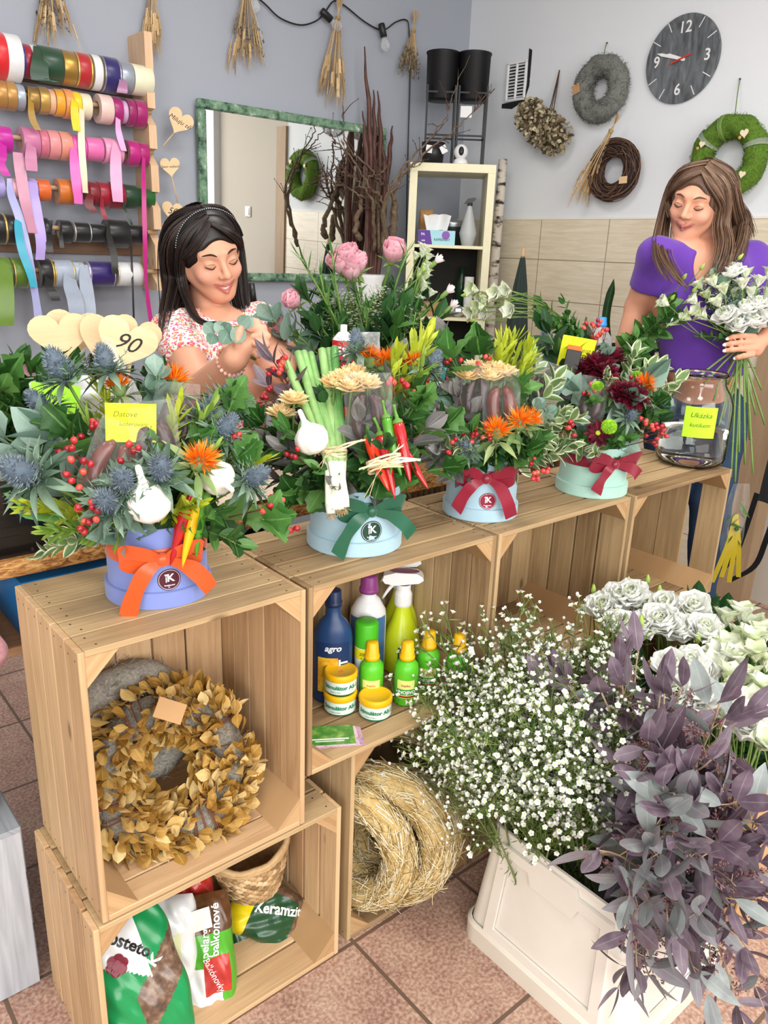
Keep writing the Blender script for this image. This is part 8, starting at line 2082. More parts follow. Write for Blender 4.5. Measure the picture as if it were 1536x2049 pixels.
for i in range(34):
 g_=np.array([rnd.uniform(1.34, 1.7), rnd.uniform(-.43, -.16), .27]);sprig_at(rnd.choice(('green', 'dark')), g_-(0, 0, .1), g_+np.array([rnd.uniform(-.1, .03), rnd.uniform(-.05, .03), rnd.uniform(.14, .24)]), 'grey green leafy stem among the white lisianthus in the cardboard box', 'leafy stems among the white lisianthus', s=1.2)
t=tag(MB().add(*leaf(.12, .09, 6, .05, .1, 'lance')[:2]).build('paper_wrap', M_wl, None), 'white paper corner sticking up between eucalyptus and lisianthus', 'paper');t.location=at(1350, 1375, z=.5);t.rotation_euler=(1.1, 0, .8)

# ================================================================== PEOPLE
def rc(p, a, b_, r1, r2):
 a=np.asarray(a, float);b_=np.asarray(b_, float);ba=b_-a;pa=p-a
 h=np.clip((pa@ba)/(ba@ba+1e-12), 0, 1)
 return np.linalg.norm(pa-h[..., None]*ba, axis=-1)-(r1+(r2-r1)*h)
def el(p, c, r, R=None):
 q=p-np.asarray(c, float)
 if R is not None:q=q@R
 r=np.asarray(r, float);k0=np.linalg.norm(q/r, axis=-1);k1=np.linalg.norm(q/(r*r), axis=-1)
 return k0*(k0-1)/(k1+1e-9)
def sdf_mesh(prims, h, cuts=()):
 lo=np.full(3, 1e9);hi=-lo
 for q in prims:
  if q[0]=='sub':continue
  P=np.array([q[1], q[2]]) if q[0]=='rc' else np.array([q[1]]);m=max(q[3], q[4]) if q[0]=='rc' else max(q[2])
  lo=np.minimum(lo, P.min(0)-m-.02);hi=np.maximum(hi, P.max(0)+m+.02)
 n=np.ceil((hi-lo)/h).astype(int)+1
 ax=[lo[i]+h*np.arange(n[i]) for i in range(3)]
 D=np.ones(n, np.float32)
 for q in prims:
  k=q[-1]
  if q[0]=='rc':P=np.array([q[1], q[2]]);m=max(q[3], q[4])
  elif q[0]=='el':P=np.array([q[1]]);m=max(q[2])
  else:P=np.array([q[1]]);m=max(q[2])
  m+=k+.025
  i0=np.maximum(0, np.floor((P.min(0)-m-lo)/h).astype(int));i1=np.minimum(n, np.ceil((P.max(0)+m-lo)/h).astype(int)+1)
  if (i1<=i0).any():continue
  X=np.stack(np.meshgrid(*[ax[i][i0[i]:i1[i]] for i in range(3)], indexing='ij'), -1)
  sl=tuple(slice(i0[i], i1[i]) for i in range(3));d0=D[sl]
  d=rc(X, *q[1:5]) if q[0]=='rc' else el(X, q[1], q[2], q[3])
  if q[0]=='sub':
   hh=np.clip(.5-.5*(d0+d)/max(k, 1e-4), 0, 1);D[sl]=d0*(1-hh)-d*hh+k*hh*(1-hh)
  else:
   hh=np.clip(.5+.5*(d0-d)/max(k, 1e-4), 0, 1);D[sl]=d0*(1-hh)+d*hh-k*hh*(1-hh)
 if cuts:
  X=np.stack(np.meshgrid(*ax, indexing='ij'), -1)
  for f in cuts:D=np.maximum(D, f(X)).astype(np.float32)
 s=D<0
 acc=np.zeros(tuple(n-1)+(3,));cnt=np.zeros(tuple(n-1))
 cor=[(i, j, k) for i in (0, 1) for j in (0, 1) for k in (0, 1)]
 vw=lambda A, c:A[c[0]:A.shape[0]-1+c[0], c[1]:A.shape[1]-1+c[1], c[2]:A.shape[2]-1+c[2]]
 for c in cor:
  for a in range(3):
   if c[a]:continue
   e=list(c);e[a]=1;A, B=vw(D, c), vw(D, e);m=(A<0)!=(B<0)
   t=np.where(m, A/np.where(m, A-B, 1), 0)
   for b_ in range(3):acc[..., b_]+=np.where(m, c[b_]+(t if b_==a else 0), 0)
   cnt+=m
 act=cnt>0;idx=np.full(tuple(n-1), -1);idx[act]=np.arange(act.sum())
 ii=np.argwhere(act);V=lo+h*(ii+acc[act]/cnt[act][:, None])
 F=[]
 for a in range(3):
  b_, c_=(a+1)%3, (a+2)%3
  A=np.take(s, range(n[a]-1), a);B=np.take(s, range(1, n[a]), a)
  for flip, m in ((False, A&~B), (True, ~A&B)):
   g=np.argwhere(m);g=g[(g[:, b_]>0)&(g[:, c_]>0)&(g[:, b_]<n[b_]-1)&(g[:, c_]<n[c_]-1)]
   if not len(g):continue
   def at_(db, dc):
    q=g.copy();q[:, b_]-=db;q[:, c_]-=dc;return idx[q[:, 0], q[:, 1], q[:, 2]]
   quad=np.stack([at_(1, 1), at_(0, 1), at_(0, 0), at_(1, 0)], 1)
   F.append(quad[:, ::-1] if flip else quad)
 F=np.vstack(F);F=F[(F>=0).all(1)]
 return V, F, V[:, :2].copy()
def skin(name, c, lip):
 m, nt, b=newmat(name)
 a=N(nt, 'ShaderNodeAttribute', attribute_name='tint');cr=N(nt, 'ShaderNodeValToRGB');e=cr.color_ramp.elements
 e[0].position=0;e[0].color=srgb(lip);e[1].position=1;e[1].color=srgb('#e6a898');k=e.new(.5);k.color=srgb(c)
 nt.links.new(a.outputs['Fac'], cr.inputs[0]);nt.links.new(cr.outputs[0], b.inputs['Base Color']);b.inputs['Roughness'].default_value=.48
 b.inputs['Subsurface Weight'].default_value=.18;b.inputs['Subsurface Radius'].default_value=(.012, .005, .003);b.inputs['Subsurface Scale'].default_value=.5
 b.inputs['Specular IOR Level'].default_value=.35
 return m
def head_prims(H, smile):
 C, R=H;w=lambda *p:C+R@np.array(p, float)
 L=[('el', w(0, -.012, .020), (.074, .092, .082), R, .01), ('el', w(0, .026, -.028), (.0605, .064, .086), R, .03), ('el', w(0, .066, -.091), (.023, .021, .019), R, .025)]
 for s in (-1, 1):
  L+=[('rc', w(s*.055, .0, -.04), w(s*.018, .055, -.088), .019, .014, .025), ('el', w(s*.036, .062, -.03), (.021+.002*smile, .02, .019), R, .02), ('el', w(s*.078, -.006, -.006), (.009, .02, .031), R, .006), ('rc', w(s*.012, .084, .026), w(s*.044, .066, .026), .009, .008, .014)]
 L+=[('rc', w(0, .088, .01), w(0, .110, -.024), .0065, .0095, .012)]
 for s in (-1, 1):L+=[('el', w(s*.0105, .098, -.029), (.0075, .009, .0065), R, .008)]
 for s in (-1, 1):L+=[('sub', w(s*.031, .097, .004), (.0165, .014, .0095), R, .012)]
 for s in (-1, 1):L+=[('el', w(s*.031, .0755, .002), (.0145, .0135, .0115), R, .003)]
 sm=smile
 ll=.0052 if sm>.5 else .0038
 L+=[('rc', w(-.026-.006*sm, .080-.004*sm, -.052+.008*sm), w(0, .0975, -.057), .0028, .0044, .005), ('rc', w(.026+.006*sm, .080-.004*sm, -.052+.008*sm), w(0, .0975, -.057), .0028, .0044, .005), ('rc', w(-.022-.004*(sm>.5), .081-.003*(sm>.5), -.056+.002*(sm>.5)), w(0, .0945, -.069-.004*(sm>.5)), .0034, ll, .005), ('rc', w(.022+.004*(sm>.5), .081-.003*(sm>.5), -.056+.002*(sm>.5)), w(0, .0945, -.069-.004*(sm>.5)), .0034, ll, .005)]
 if sm>.5:L+=[('sub', w(0, .1, -.0615), (.023, .012, .0046), R, .003)]
 return L, w
def tint_face(V, w, C, R, smile):
 q=(V-C)@R;t=np.full(len(V), .5)
 up_=np.minimum(rc(q, (-.027, .082, -.05), (0, .099, -.057), .0055, .007), rc(q, (.027, .082, -.05), (0, .099, -.057), .0055, .007))
 z_=.004*(smile>.5);lw=np.minimum(rc(q, (-.023, .082, -.056), (0, .096, -.069-z_), .0052, .0072), rc(q, (.023, .082, -.056), (0, .096, -.069-z_), .0052, .0072))
 m=np.clip(-np.minimum(up_, lw)/.003, 0, 1)*(q[:, 1]>.07);t=t-.5*m
 for s in (-1, 1):t=t+.22*np.exp(-(np.linalg.norm((q-(s*.042, .07, -.028))/(.02, .03, .016), axis=1)**2))*(1-m)
 return t
def face_parts(H, o, smile, brow, M_hair):
 C, R=H;w=lambda *p:C+R@np.array(p, float)-np.array(o.location)
 for s in (-1, 1):
  b=MB();b.g(tube(spline([w(s*.014, .0915, .024), w(s*.03, .0895, .0315), w(s*.047, .074, .026)], 9), [.0018, .0026, .0012], 6));b.build('eyebrow', mat('brow_'+brow.strip('#'), brow, .8), o)
  b=MB();b.g(tube(spline([w(s*.0175, .0858, -.002), w(s*.031, .0905, -.0062), w(s*.0455, .0805, -.001)], 10), [.0008, .0017, .0012], 5));b.build('eyelashes', mat('lash_dark', '#1d1512', .6), o)
  b=MB();b.g(tube(spline([w(s*.019, .0862, .001), w(s*.031, .0902, .0065), w(s*.044, .0812, .003)], 10), [.0004, .0008, .0005], 5));b.build('eyelid_crease', mat('lid_line', '#8a5648', .7), o)
 if smile<=.5:
  b=MB();b.g(tube(spline([w(-.030, .0765, -.0475), w(-.016, .093, -.0585), w(0, .0985, -.0622), w(.016, .093, -.0585), w(.030, .0765, -.0475)], 15), [.0008, .0013, .0008], 5));b.build('mouth_line', mat('mouth_line', '#7a3f3a', .6), o)
 if smile>.5:
  b=MB();x=np.linspace(-.0215, .0215, 15);P=np.array([w(q, .0893-20*q*q, -.0606+8*q*q) for q in x]);b.g(strip(P, R[:, 2], .0088, .002));b.build('teeth', mat('teeth', '#f3eee6', .25), o)
def strands(o, guides, n, m, r0=.0014, seed=0, name='hair_strands', wav=.003, H=None):
 rs=random.Random(seed);b=MB();base=np.array(o.location);C, R=H;NP=24
 ec, er=np.array([0, -.016, .023]), np.array([.0855, .1015, .0915])
 for G, wd in guides:
  P=spline(G, NP);w_=.5*np.interp(np.linspace(0, 1, NP), np.linspace(0, 1, len(wd)), wd)
  T=np.gradient(P, axis=0);T/=np.linalg.norm(T, axis=1, keepdims=True)
  s1=[nrm(np.cross(T[0], R[:, 0]+.1))]
  for i in range(1, NP):s1.append(nrm(s1[-1]-T[i]*(s1[-1]@T[i])))
  s1=np.array(s1);s2=np.cross(T, s1)
  for i in range(n):
   an, rd=rs.uniform(0, 6.283), math.sqrt(rs.random())*(1 if rs.random()<.93 else 1.25);ph=rs.uniform(0, 6);L=rs.uniform(.86, 1);q=np.linspace(0, L*(NP-1), NP)
   off=s1*(rd*math.cos(an)*w_)[:, None]+s2*(rd*math.sin(an)*w_)[:, None]+s1*(wav*np.sin(np.linspace(0, 6, NP)+ph)*np.linspace(0, 1, NP))[:, None]
   Q=P+off;Q=np.stack([np.interp(q, range(NP), Q[:, k]) for k in range(3)], 1)
   l=(Q-C)@R;e=(l-ec)/er;d=np.linalg.norm(e, axis=1);k=np.where((d<1)&(l[:, 2]>-.045), 1/np.maximum(d, .3), 1)*(1+.03*rs.random());l2=np.where((k>1.031)[:, None], ec+(l-ec)*k[:, None], l)
   tq=np.linspace(0, 1, NP);e2=(l2-ec)/er;d2=np.linalg.norm(e2, axis=1);cap_=1.035+.05*rs.random()+np.clip((tq-.12)*1.5, 0, 9);l2=np.where(((d2>cap_)&(l2[:, 2]>-.03))[:, None], ec+(l2-ec)*(cap_/d2)[:, None], l2)
   for _ in range(4):l2[1:-1]=(l2[:-2]+2*l2[1:-1]+l2[2:])/4
   if ((l2[:, 1]>.055)&(np.abs(l2[:, 0])<.047)&(l2[:, 2]<.045)&(l2[:, 2]>-.105)).any():continue
   b.g(tube(C+l2@R.T-base, [r0*rs.uniform(.7, 1.3), r0*rs.uniform(.7, 1.3), r0*.4], 4, cap=False), tint=rs.random())
 return b.build(name, m, o)
def hair_cap(o, H, m, thick, opening):
 C, R=H;w=lambda *p:C+R@np.array(p, float)
 P=[('el', w(0, -.016, .023), (.074+thick, .09+thick, .081+thick), R, .01), ('el', w(0, -.05, -.03), (.07+thick*.6, .045+thick, .085), R, .03)]
 P+=[('sub', w(*c), r, R, .012) for c, r in opening]
 V, F, uv=sdf_mesh(P, .0035);q=(V-C)@R
 uv=np.stack([np.arctan2(q[:, 0], q[:, 2]+.02), q[:, 1]], 1);b=MB();b.add(V-np.array(o.location), F, 0, .35+.25*np.sin(q[:, 0]*900+3*np.sin(q[:, 1]*60)), uv);b.build('hair_cap', m, o)
def finger(L, a, b_, c, r, k=.004):
 m=(np.asarray(b_)+np.asarray(c))/2+.10*(np.asarray(b_)-np.asarray(a))
 L+=[('rc', a, b_, r*1.12, r, k), ('rc', b_, m, r, r*.93, k), ('rc', m, c, r*.93, r*.8, k)]
def solve(a, px, py, L, near=True):
 q=ray(px, py);oc=CAM-a;A=q@q;B=q@oc;D_=B*B-A*(oc@oc-L*L)
 t=(-B+(-1 if near else 1)*math.sqrt(max(0, D_)))/A
 return CAM+q*t
def hairmat(name, cols):
 m=mat(name, cols[0], .42, cols=cols, noise_amt=.2, scale=60, spec=.5);return m
def nails(o, tips, m):
 for t, d in tips:
  b=MB();b.g(ball(.0048, .002, .0062, 8, 5), R=frame(d, vd(t))@rotz(0), T=np.asarray(t)+vd(t)*.0058-np.array(o.location));b.build('fingernail', m, o)
def body_frame(f):
 f=nrm(np.array([f[0], f[1], 0]));return np.stack([np.cross((0, 0, 1), f), f, np.array([0, 0, 1.0])], 1)
at1=lambda px, py, d:at(px, py, d=d+.20)
f1=cv(.56, -.53, .64);u1=cv(-.02, .80, .62);u1=nrm(u1-f1*(u1@f1));R1=np.stack([np.cross(f1, u1), f1, u1], 1)
C1=at1(444, 525, d=1.82)-R1@np.array([0, .085, .004])
W1=thing('person', 'dark-haired smiling woman in a floral blouse holding a eucalyptus sprig behind the counter', 'person', (C1[0], C1[1], 0))
w1=lambda v:np.asarray(v)-np.array(W1.location)
hp1, wf=head_prims((C1, R1), 1.0)
B1=body_frame(cv(.5, 0, .8))
RS, LS=at1(352, 668, d=1.86), at1(520, 652, d=2.02)
NB=(RS+LS)/2+(0, 0, .035)
CH=(RS+LS)/2-(0, 0, .13);WA=CH-(0, 0, .22)-B1[:, 1]*.01;HI=WA-(0, 0, .2)
E1=solve(RS, 400, 785, .275);WR=solve(E1, 470, 716, .235, True)
E2=solve(LS, 556, 742, .27);W2_=solve(E2, 592, 702, .21, False)
torso1=[('el', CH, (.155, .098, .165), B1, .03), ('el', CH+(0, 0, .09), (.14, .075, .07), B1, .05), ('el', WA, (.135, .098, .16), B1, .05), ('el', HI, (.165, .125, .16), B1, .05), ('el', CH+B1@np.array([.068, .078, -.015]), (.062, .056, .06), B1, .03), ('el', CH+B1@np.array([-.068, .078, -.015]), (.062, .056, .06), B1, .03)]
arms1=[('rc', RS, E1, .052, .043, .02), ('rc', E1, WR, .042, .0265, .015), ('rc', LS, E2, .05, .041, .02), ('rc', E2, W2_, .04, .026, .015)]
dW=depth_of(WR)
hd=lambda px, py, dd=0:at(px, py, d=dW+dd)
hand1=[('rc', WR, hd(488, 692, -.005), .024, .022, .015), ('el', hd(495, 688, -.004), (.026, .019, .034), frame(hd(510, 672)-WR), .012)]
for a, b_, c in (((495, 666), (513, 645), (489, 644)), ((507, 679), (527, 658), (497, 658)), ((514, 694), (534, 673), (506, 673)), ((515, 709), (532, 690), (510, 688))):
 finger(hand1, hd(*a, -.008), hd(*b_, -.02), hd(*c, -.028), .0083)
finger(hand1, hd(478, 704, -.018), hd(475, 680, -.034), hd(482, 657, -.036), .009)
hw=W2_;dd2=depth_of(hw);h2=lambda px, py, q=0:at(px, py, d=dd2+q)
hand1+=[('rc', hw, h2(612, 690), .024, .021, .015)]
for i, (a, b_, c) in enumerate((((616, 682), (630, 676), (640, 684)), ((618, 690), (634, 686), (643, 694)), ((617, 698), (632, 696), (640, 704)), ((613, 705), (626, 705), (633, 712)))):finger(hand1, h2(*a), h2(*b_, -.01), h2(*c, -.005), .008)
finger(hand1, h2(600, 684, -.01), h2(610, 674, -.02), h2(624, 672, -.02), .009)
neck1=[('rc', C1+R1@np.array([0, -.048, -.055]), NB-(0, 0, .02)-B1[:, 1]*.035, .046, .052, .012), ('rc', RS, LS, .05, .05, .03)]
legs1=[]
for s in (-1, 1):
 hj=HI+B1@np.array([s*.085, 0, -.08]);kn=hj*[1, 1, 0]+(0, 0, .46);an=hj*[1, 1, 0]+(0, 0, .07)
 legs1+=[('rc', hj, kn, .082, .055, .03), ('rc', kn, an, .055, .036, .02), ('rc', an-(0, 0, .02), an-(0, 0, .045)+B1@np.array([0, .13, 0]), .036, .026, .02)]
V, F, uv=sdf_mesh([p for p in hp1 if p[0]!='x']+neck1+torso1+arms1+hand1+legs1, .0042)
b=MB();b.add(w1(V), F, 0, tint_face(V, wf, C1, R1, 1), uv);b.build('body', skin('skin_left', '#d59c80', '#b5655c'), W1)
face_parts((C1, R1), W1, 1.0, '#2a1a14', None)
def inflate(L, g):
 return [(q[0], q[1], q[2], q[3]+g, q[4]+g, q[5]) if q[0]=='rc' else (q[0], q[1], tuple(x+g for x in q[2]), q[3], q[4]) for q in L]
def garment(o, prims, cuts, m, name, h=.0055, wrinkle=.0025):
 V, F, uv=sdf_mesh(prims, h, cuts)
 V=V+wrinkle*np.stack([np.sin(V[:, 2]*55+V[:, 0]*30)*np.cos(V[:, 1]*42), np.sin(V[:, 2]*48+V[:, 1]*35+1)*np.cos(V[:, 0]*40), .3*np.sin(V[:, 0]*60)], 1)
 b=MB();b.add(V-np.array(o.location), F, 0, .5, uv);return b.build(name, m, o)
mf, nt, bf=newmat('floral_cotton');tc=N(nt, 'ShaderNodeTexCoord')
lay=None
for sc, col, th in ((95, '#e0567e', .36), (80, '#f0904a', .33), (110, '#8aa872', .27), (120, '#d86a9c', .34)):
 vo_=N(nt, 'ShaderNodeTexVoronoi');vo_.inputs['Scale'].default_value=sc;mp=N(nt, 'ShaderNodeMapping');mp.inputs['Location'].default_value=(sc, sc*.3, sc*.7)
 nt.links.new(tc.outputs['Object'], mp.inputs[0]);nt.links.new(mp.outputs[0], vo_.inputs['Vector'])
 lt=N(nt, 'ShaderNodeMath', operation='LESS_THAN');lt.inputs[1].default_value=th;nt.links.new(vo_.outputs['Distance'], lt.inputs[0])
 mx=N(nt, 'ShaderNodeMix', data_type='RGBA');mx.inputs[7].default_value=srgb(col);mx.inputs[6].default_value=srgb('#f7ece2')
 if lay:nt.links.new(lay, mx.inputs[6])
 nt.links.new(lt.outputs[0], mx.inputs[0]);lay=mx.outputs[2]
nt.links.new(lay, bf.inputs['Base Color']);bf.inputs['Roughness'].default_value=.85
SL1, SL2=RS+(E1-RS)*.66, LS+(E2-LS)*.6
def sleeve_cut(S, E, k, r=.13):
 c=S+(E-S)*k;d=nrm(E-S)
 return lambda X:np.where(np.linalg.norm(X-(c+d*.06), axis=-1)<r, (X-c)@d, -1.0)
nk=NB+B1@np.array([0, .045, .03])
garment(W1, inflate(torso1, .007)+[('rc', RS, SL1, .061, .058, .03), ('rc', LS, SL2, .06, .056, .03), ('rc', RS, LS, .058, .058, .03), ('sub', nk+(0, 0, .012), (.078, .075, .05), B1, .01)], [sleeve_cut(RS, E1, .52), sleeve_cut(LS, E2, .45), lambda X:.86-X[..., 2]], mf, 'floral_blouse')
garment(W1, inflate([torso1[3]]+legs1[:2]+legs1[3:5], .01), [lambda X:X[..., 2]-.875, lambda X:.08-X[..., 2]], mat('dark_trousers', '#2b2d33', .85), 'trousers', .008)
M_h1=hairmat('black_brown_hair', ['#0d0908', '#1f1613', '#3a2a24'])
hair_cap(W1, (C1, R1), M_h1, .011, [((0, .105, -.045), (.066, .082, .108))])
hl=lambda *p:C1+R1@np.array(p, float)
G=[([hl(-0, .01, 0.111), hl(0.07, -.0, 0.076), hl(0.092, -.01, 0.02), at1(352, 560, d=1.90), at1(338, 620, d=1.83), at1(326, 690, d=1.77)], [.02, .05, .06, .06, .05, .03]), ([hl(-0, .0, 0.111), hl(0.05, -.07, 0.076), hl(0.07, -.09, -0.02), at1(352, 600, d=1.96), at1(345, 640, d=1.93), at1(335, 690, d=1.9)], [.02, .06, .07, .07, .06, .03]), ([hl(-0, .03, 0.106), hl(0.06, .035, 0.076), hl(0.086, .02, 0.02), hl(0.085, -.0, -0.06), at1(385, 630, d=1.80), at1(412, 648, d=1.74), at1(436, 646, d=1.71)], [.01, .03, .03, .028, .02, .012, .004]), ([hl(0.005, .03, 0.108), hl(-0.05, .045, 0.086), hl(-0.08, .03, 0.04), hl(-0.082, .02, -0.04), at1(482, 580, d=1.88), at1(497, 620, d=1.80), at1(508, 665, d=1.76)], [.015, .04, .035, .03, .04, .04, .025]), ([hl(-0, -.02, 0.111), hl(-0.06, -.03, 0.076), hl(-0.085, -.03, 0), at1(478, 590, d=1.97), at1(490, 640, d=1.95)], [.02, .06, .06, .06, .04]), ([hl(0.005, .05, 0.098), hl(0.04, .066, 0.071), hl(0.072, .045, 0.031), hl(0.084, .005, 0.005), hl(0.08, -.03, -0.02)], [.012, .02, .02, .018, .015]), ([hl(0, .055, 0.096), hl(-0.035, .075, 0.071), hl(-0.066, .055, 0.036), hl(-0.08, .02, 0)], [.012, .018, .02, .015]), ([hl(-0, -.04, 0.106), hl(-0, -.11, 0.046), hl(0, -.12, -0.03), at1(400, 620, d=2.02)], [.05, .08, .09, .1])]
strands(W1, G, 270, M_h1, .0013, 1, H=(C1, R1))
b=MB();tt=np.linspace(.12, PI-.12, 30);bp_=np.array([hl(.093*math.cos(q), .022, .023+.0965*math.sin(q)) for q in tt]);b.g(strip(w1(bp_), R1[:, 1], .007, .003))
hb_=b.build('headband', M_blk, W1);b=MB()
for q in np.linspace(.2, PI-.2, 46):b.g(ball(.0012, n=6, m=4), T=w1(hl(.095*math.cos(q), .022, .023+.0985*math.sin(q))))
b.build('pearl_dots', M_cw, hb_)
b=MB();ax=nrm(WR-E1);Fx=frame(ax)
for k in range(20):q=2*PI*k/20;b.g(ball(.0048, n=8, m=6), T=w1(WR-ax*.025+Fx@np.array([.031*math.cos(q), .031*math.sin(q), 0])), tint=rnd.random())
b.build('bead_bracelet', mat('rose_beads', '#d8a08c', .35, cols=['#c4806c', '#eec6b4']), W1)
b=MB();b.g(tube([w1(hd(516, 672, -.016)+R1@np.array([.0098*math.cos(q), .0, .0098*math.sin(q)])) for q in np.linspace(0, 6.283, 14)], .0012, 5));b.build('ring', mat('gold_ring', '#d9b25c', .25, metal=.9), W1)
b=MB();b.g(ball(.003, n=8, m=6), T=w1(hl(0.086, -.004, -0.036)));b.build('earring', M_cw, W1)
ep=hd(484, 652, -.036);t=thing('eucalyptus_sprig', 'small silver eucalyptus sprig held in the fingers of the dark-haired woman', 'foliage sprig', ep)
s_, l_=MB(), MB();tipp=hd(420, 668, -.03);P=spline([hd(500, 648, -.03), ep, (ep+tipp)/2+(0, 0, .004), tipp], 10)-ep;s_.g(tube(P, .0013, 5));s_.build('stem', M_stem, t)
for (px, py, ex, ey, L) in ((484, 652, 500, 640, .03), (480, 655, 473, 683, .036), (478, 652, 490, 641, .03), (458, 662, 448, 680, .034), (452, 664, 440, 655, .03), (430, 667, 416, 655, .03), (428, 668, 424, 680, .028), (445, 664, 455, 652, .026)):
 a_, e_=hd(px, py, -.036)-ep, hd(ex, ey, -.045)-ep;d=nrm(e_-a_);f=frame(d, vd(ep));x=nrm(np.cross(d, vd(ep)));l_.g(leaf(L, L*.95, 7, .12, .1, 'round'), R=np.stack([x, d, np.cross(x, d)], 1), T=a_, tint=rnd.random())
l_.build('leaves', M_eucs, t)
at2=lambda px, py, d:at(px, py, d=d+.16)
f2=cv(-.60, -.47, .65);u2=cv(.06, .85, .53);u2=nrm(u2-f2*(u2@f2));R2=np.stack([np.cross(f2, u2), f2, u2], 1)
C2=at2(1377, 410, d=2.27)-R2@np.array([0, .085, .004])
W2=thing('person', 'woman with long light brown hair in a purple T-shirt holding a white bouquet', 'person', (C2[0], C2[1], 0))
w2=lambda v:np.asarray(v)-np.array(W2.location)
hp2, wf2=head_prims((C2, R2), .5)
B2=body_frame(cv(-.25, 0, .95))
RS2, LS2=at2(1313, 512, d=2.36), at2(1502, 520, d=2.40)
NB2=(RS2+LS2)/2+(0, 0, .04)
CH2=(RS2+LS2)/2-(0, 0, .13)+VR*.005;WA2=at2(1408, 725, d=2.50);HI2=WA2+(.05, .02, -.2)
kb_=np.array([kb[0], kb[1], kz])
E3=at2(1276, 612, d=2.50);W3=at(1250, 684, d=depth_of(kb_)-.02)
HB=at2(1488, 690, d=2.30)
W4=at2(1540, 668, d=2.29);E4=LS2+(W4-LS2)*.5+VR*.10-(0, 0, .10)
torso2=[('el', CH2, (.148, .095, .165), B2, .03), ('el', CH2+(0, 0, .09), (.135, .07, .07), B2, .05), ('el', (CH2+WA2)/2, (.125, .09, .16), B2, .05), ('el', WA2, (.128, .094, .13), B2, .05), ('el', HI2, (.158, .115, .15), B2, .05), ('el', CH2+B2@np.array([.063, .075, -.02]), (.055, .048, .055), B2, .03), ('el', CH2+B2@np.array([-.063, .075, -.02]), (.055, .048, .055), B2, .03)]
arms2=[('rc', RS2, E3, .048, .041, .02), ('rc', E3, W3, .041, .03, .015), ('rc', W3, W3+(W3-E3)*.5-(0, 0, .05), .028, .02, .01), ('rc', LS2, E4, .047, .039, .02), ('rc', E4, W4, .038, .026, .015)]
hb2=[('rc', W4, at2(1512, 690, d=2.275), .025, .024, .015), ('el', at2(1513, 692, d=2.272), (.018, .024, .033), np.stack([VD, VR, VU], 1), .01)]
tips2=[]
for a, b_, c in (((1508, 673), (1482, 671), (1455, 678)), ((1511, 685), (1482, 685), (1449, 690)), ((1511, 697), (1483, 698), (1449, 702)), ((1505, 709), (1488, 712), (1470, 717))):
 A_, B_, C_=at2(*a, d=2.258), at2(*b_, d=2.246), at2(*c, d=2.262);finger(hb2, A_, B_, C_, .0085);tips2.append((C_, C_-B_))
finger(hb2, at2(1508, 672, d=2.29), at2(1485, 664, d=2.315), at2(1462, 668, d=2.32), .0095)
for k in range(4):q=W3+(W3-E3)*.5-(0, 0, .05);finger(hb2, q+VR*.012*(k-1.5), q+VR*.014*(k-1.5)-(0, 0, .035), q+VR*.012*(k-1.5)-(0, 0, .06)+vd(q)*.015, .0082)
neck2=[('rc', C2+R2@np.array([0, -.048, -.055]), NB2-(0, 0, .02)-B2[:, 1]*.035, .042, .049, .012), ('rc', RS2, LS2, .046, .046, .03)]
legs2=[]
for s in (-1, 1):
 hj=HI2+B2@np.array([s*.08, 0, -.06]);kn=hj+(.05, .0, -.40);an=np.array([hj[0]+.09, hj[1], .08])
 legs2+=[('rc', hj, kn, .08, .055, .03), ('rc', kn, an, .055, .037, .02), ('rc', an-(0, 0, .02), an-(0, 0, .05)+B2@np.array([0, .13, 0]), .036, .026, .02)]
V, F, uv=sdf_mesh(hp2+neck2+torso2+arms2+hb2+legs2, .0042)
b=MB();b.add(w2(V), F, 0, tint_face(V, wf2, C2, R2, .4), uv);b.build('body', skin('skin_right', '#d3987c', '#b06a62'), W2)
face_parts((C2, R2), W2, .4, '#5a4234', None)
nails(W2, tips2, M_cw)
M_pur=mat('purple_jersey', '#5b2f96', .85, cols=['#4f2888', '#6a3aa8'], noise_amt=.15, scale=12, sheen=.2)
SL3, SL4=RS2+(E3-RS2)*.75, LS2+(E4-LS2)*.7
garment(W2, inflate(torso2[:4]+torso2[5:], .007)+[('rc', RS2, SL3, .057, .053, .03), ('rc', LS2, SL4, .056, .053, .03), ('rc', RS2, LS2, .052, .052, .03), ('sub', NB2+B2@np.array([0, .05, .035]), (.078, .09, .06), B2, .01), ('sub', NB2+B2@np.array([0, .11, -.04]), (.04, .06, .085), B2, .01)], [sleeve_cut(RS2, E3, .6), sleeve_cut(LS2, E4, .5), lambda X, z=at2(1400, 752, d=2.42)[2]:z-X[..., 2]], M_pur, 'purple_shirt')
M_jean=mat('blue_jeans', '#2f4a6e', .85, cols=['#1b2c46', '#34506f'], noise_amt=.35, scale=18, bump=.3, bscale=500)
garment(W2, inflate([torso2[4]]+legs2[:2]+legs2[3:5], .008), [lambda X, z=at2(1400, 768, d=2.44)[2]:X[..., 2]-z, lambda X:.07-X[..., 2]], M_jean, 'jeans', .007)
M_h2=hairmat('light_brown_hair', ['#3d2c20', '#63493a', '#8d7159'])
hair_cap(W2, (C2, R2), M_h2, .012, [((0, .105, -.045), (.064, .08, .112))])
hl=lambda *p:C2+R2@np.array(p, float)
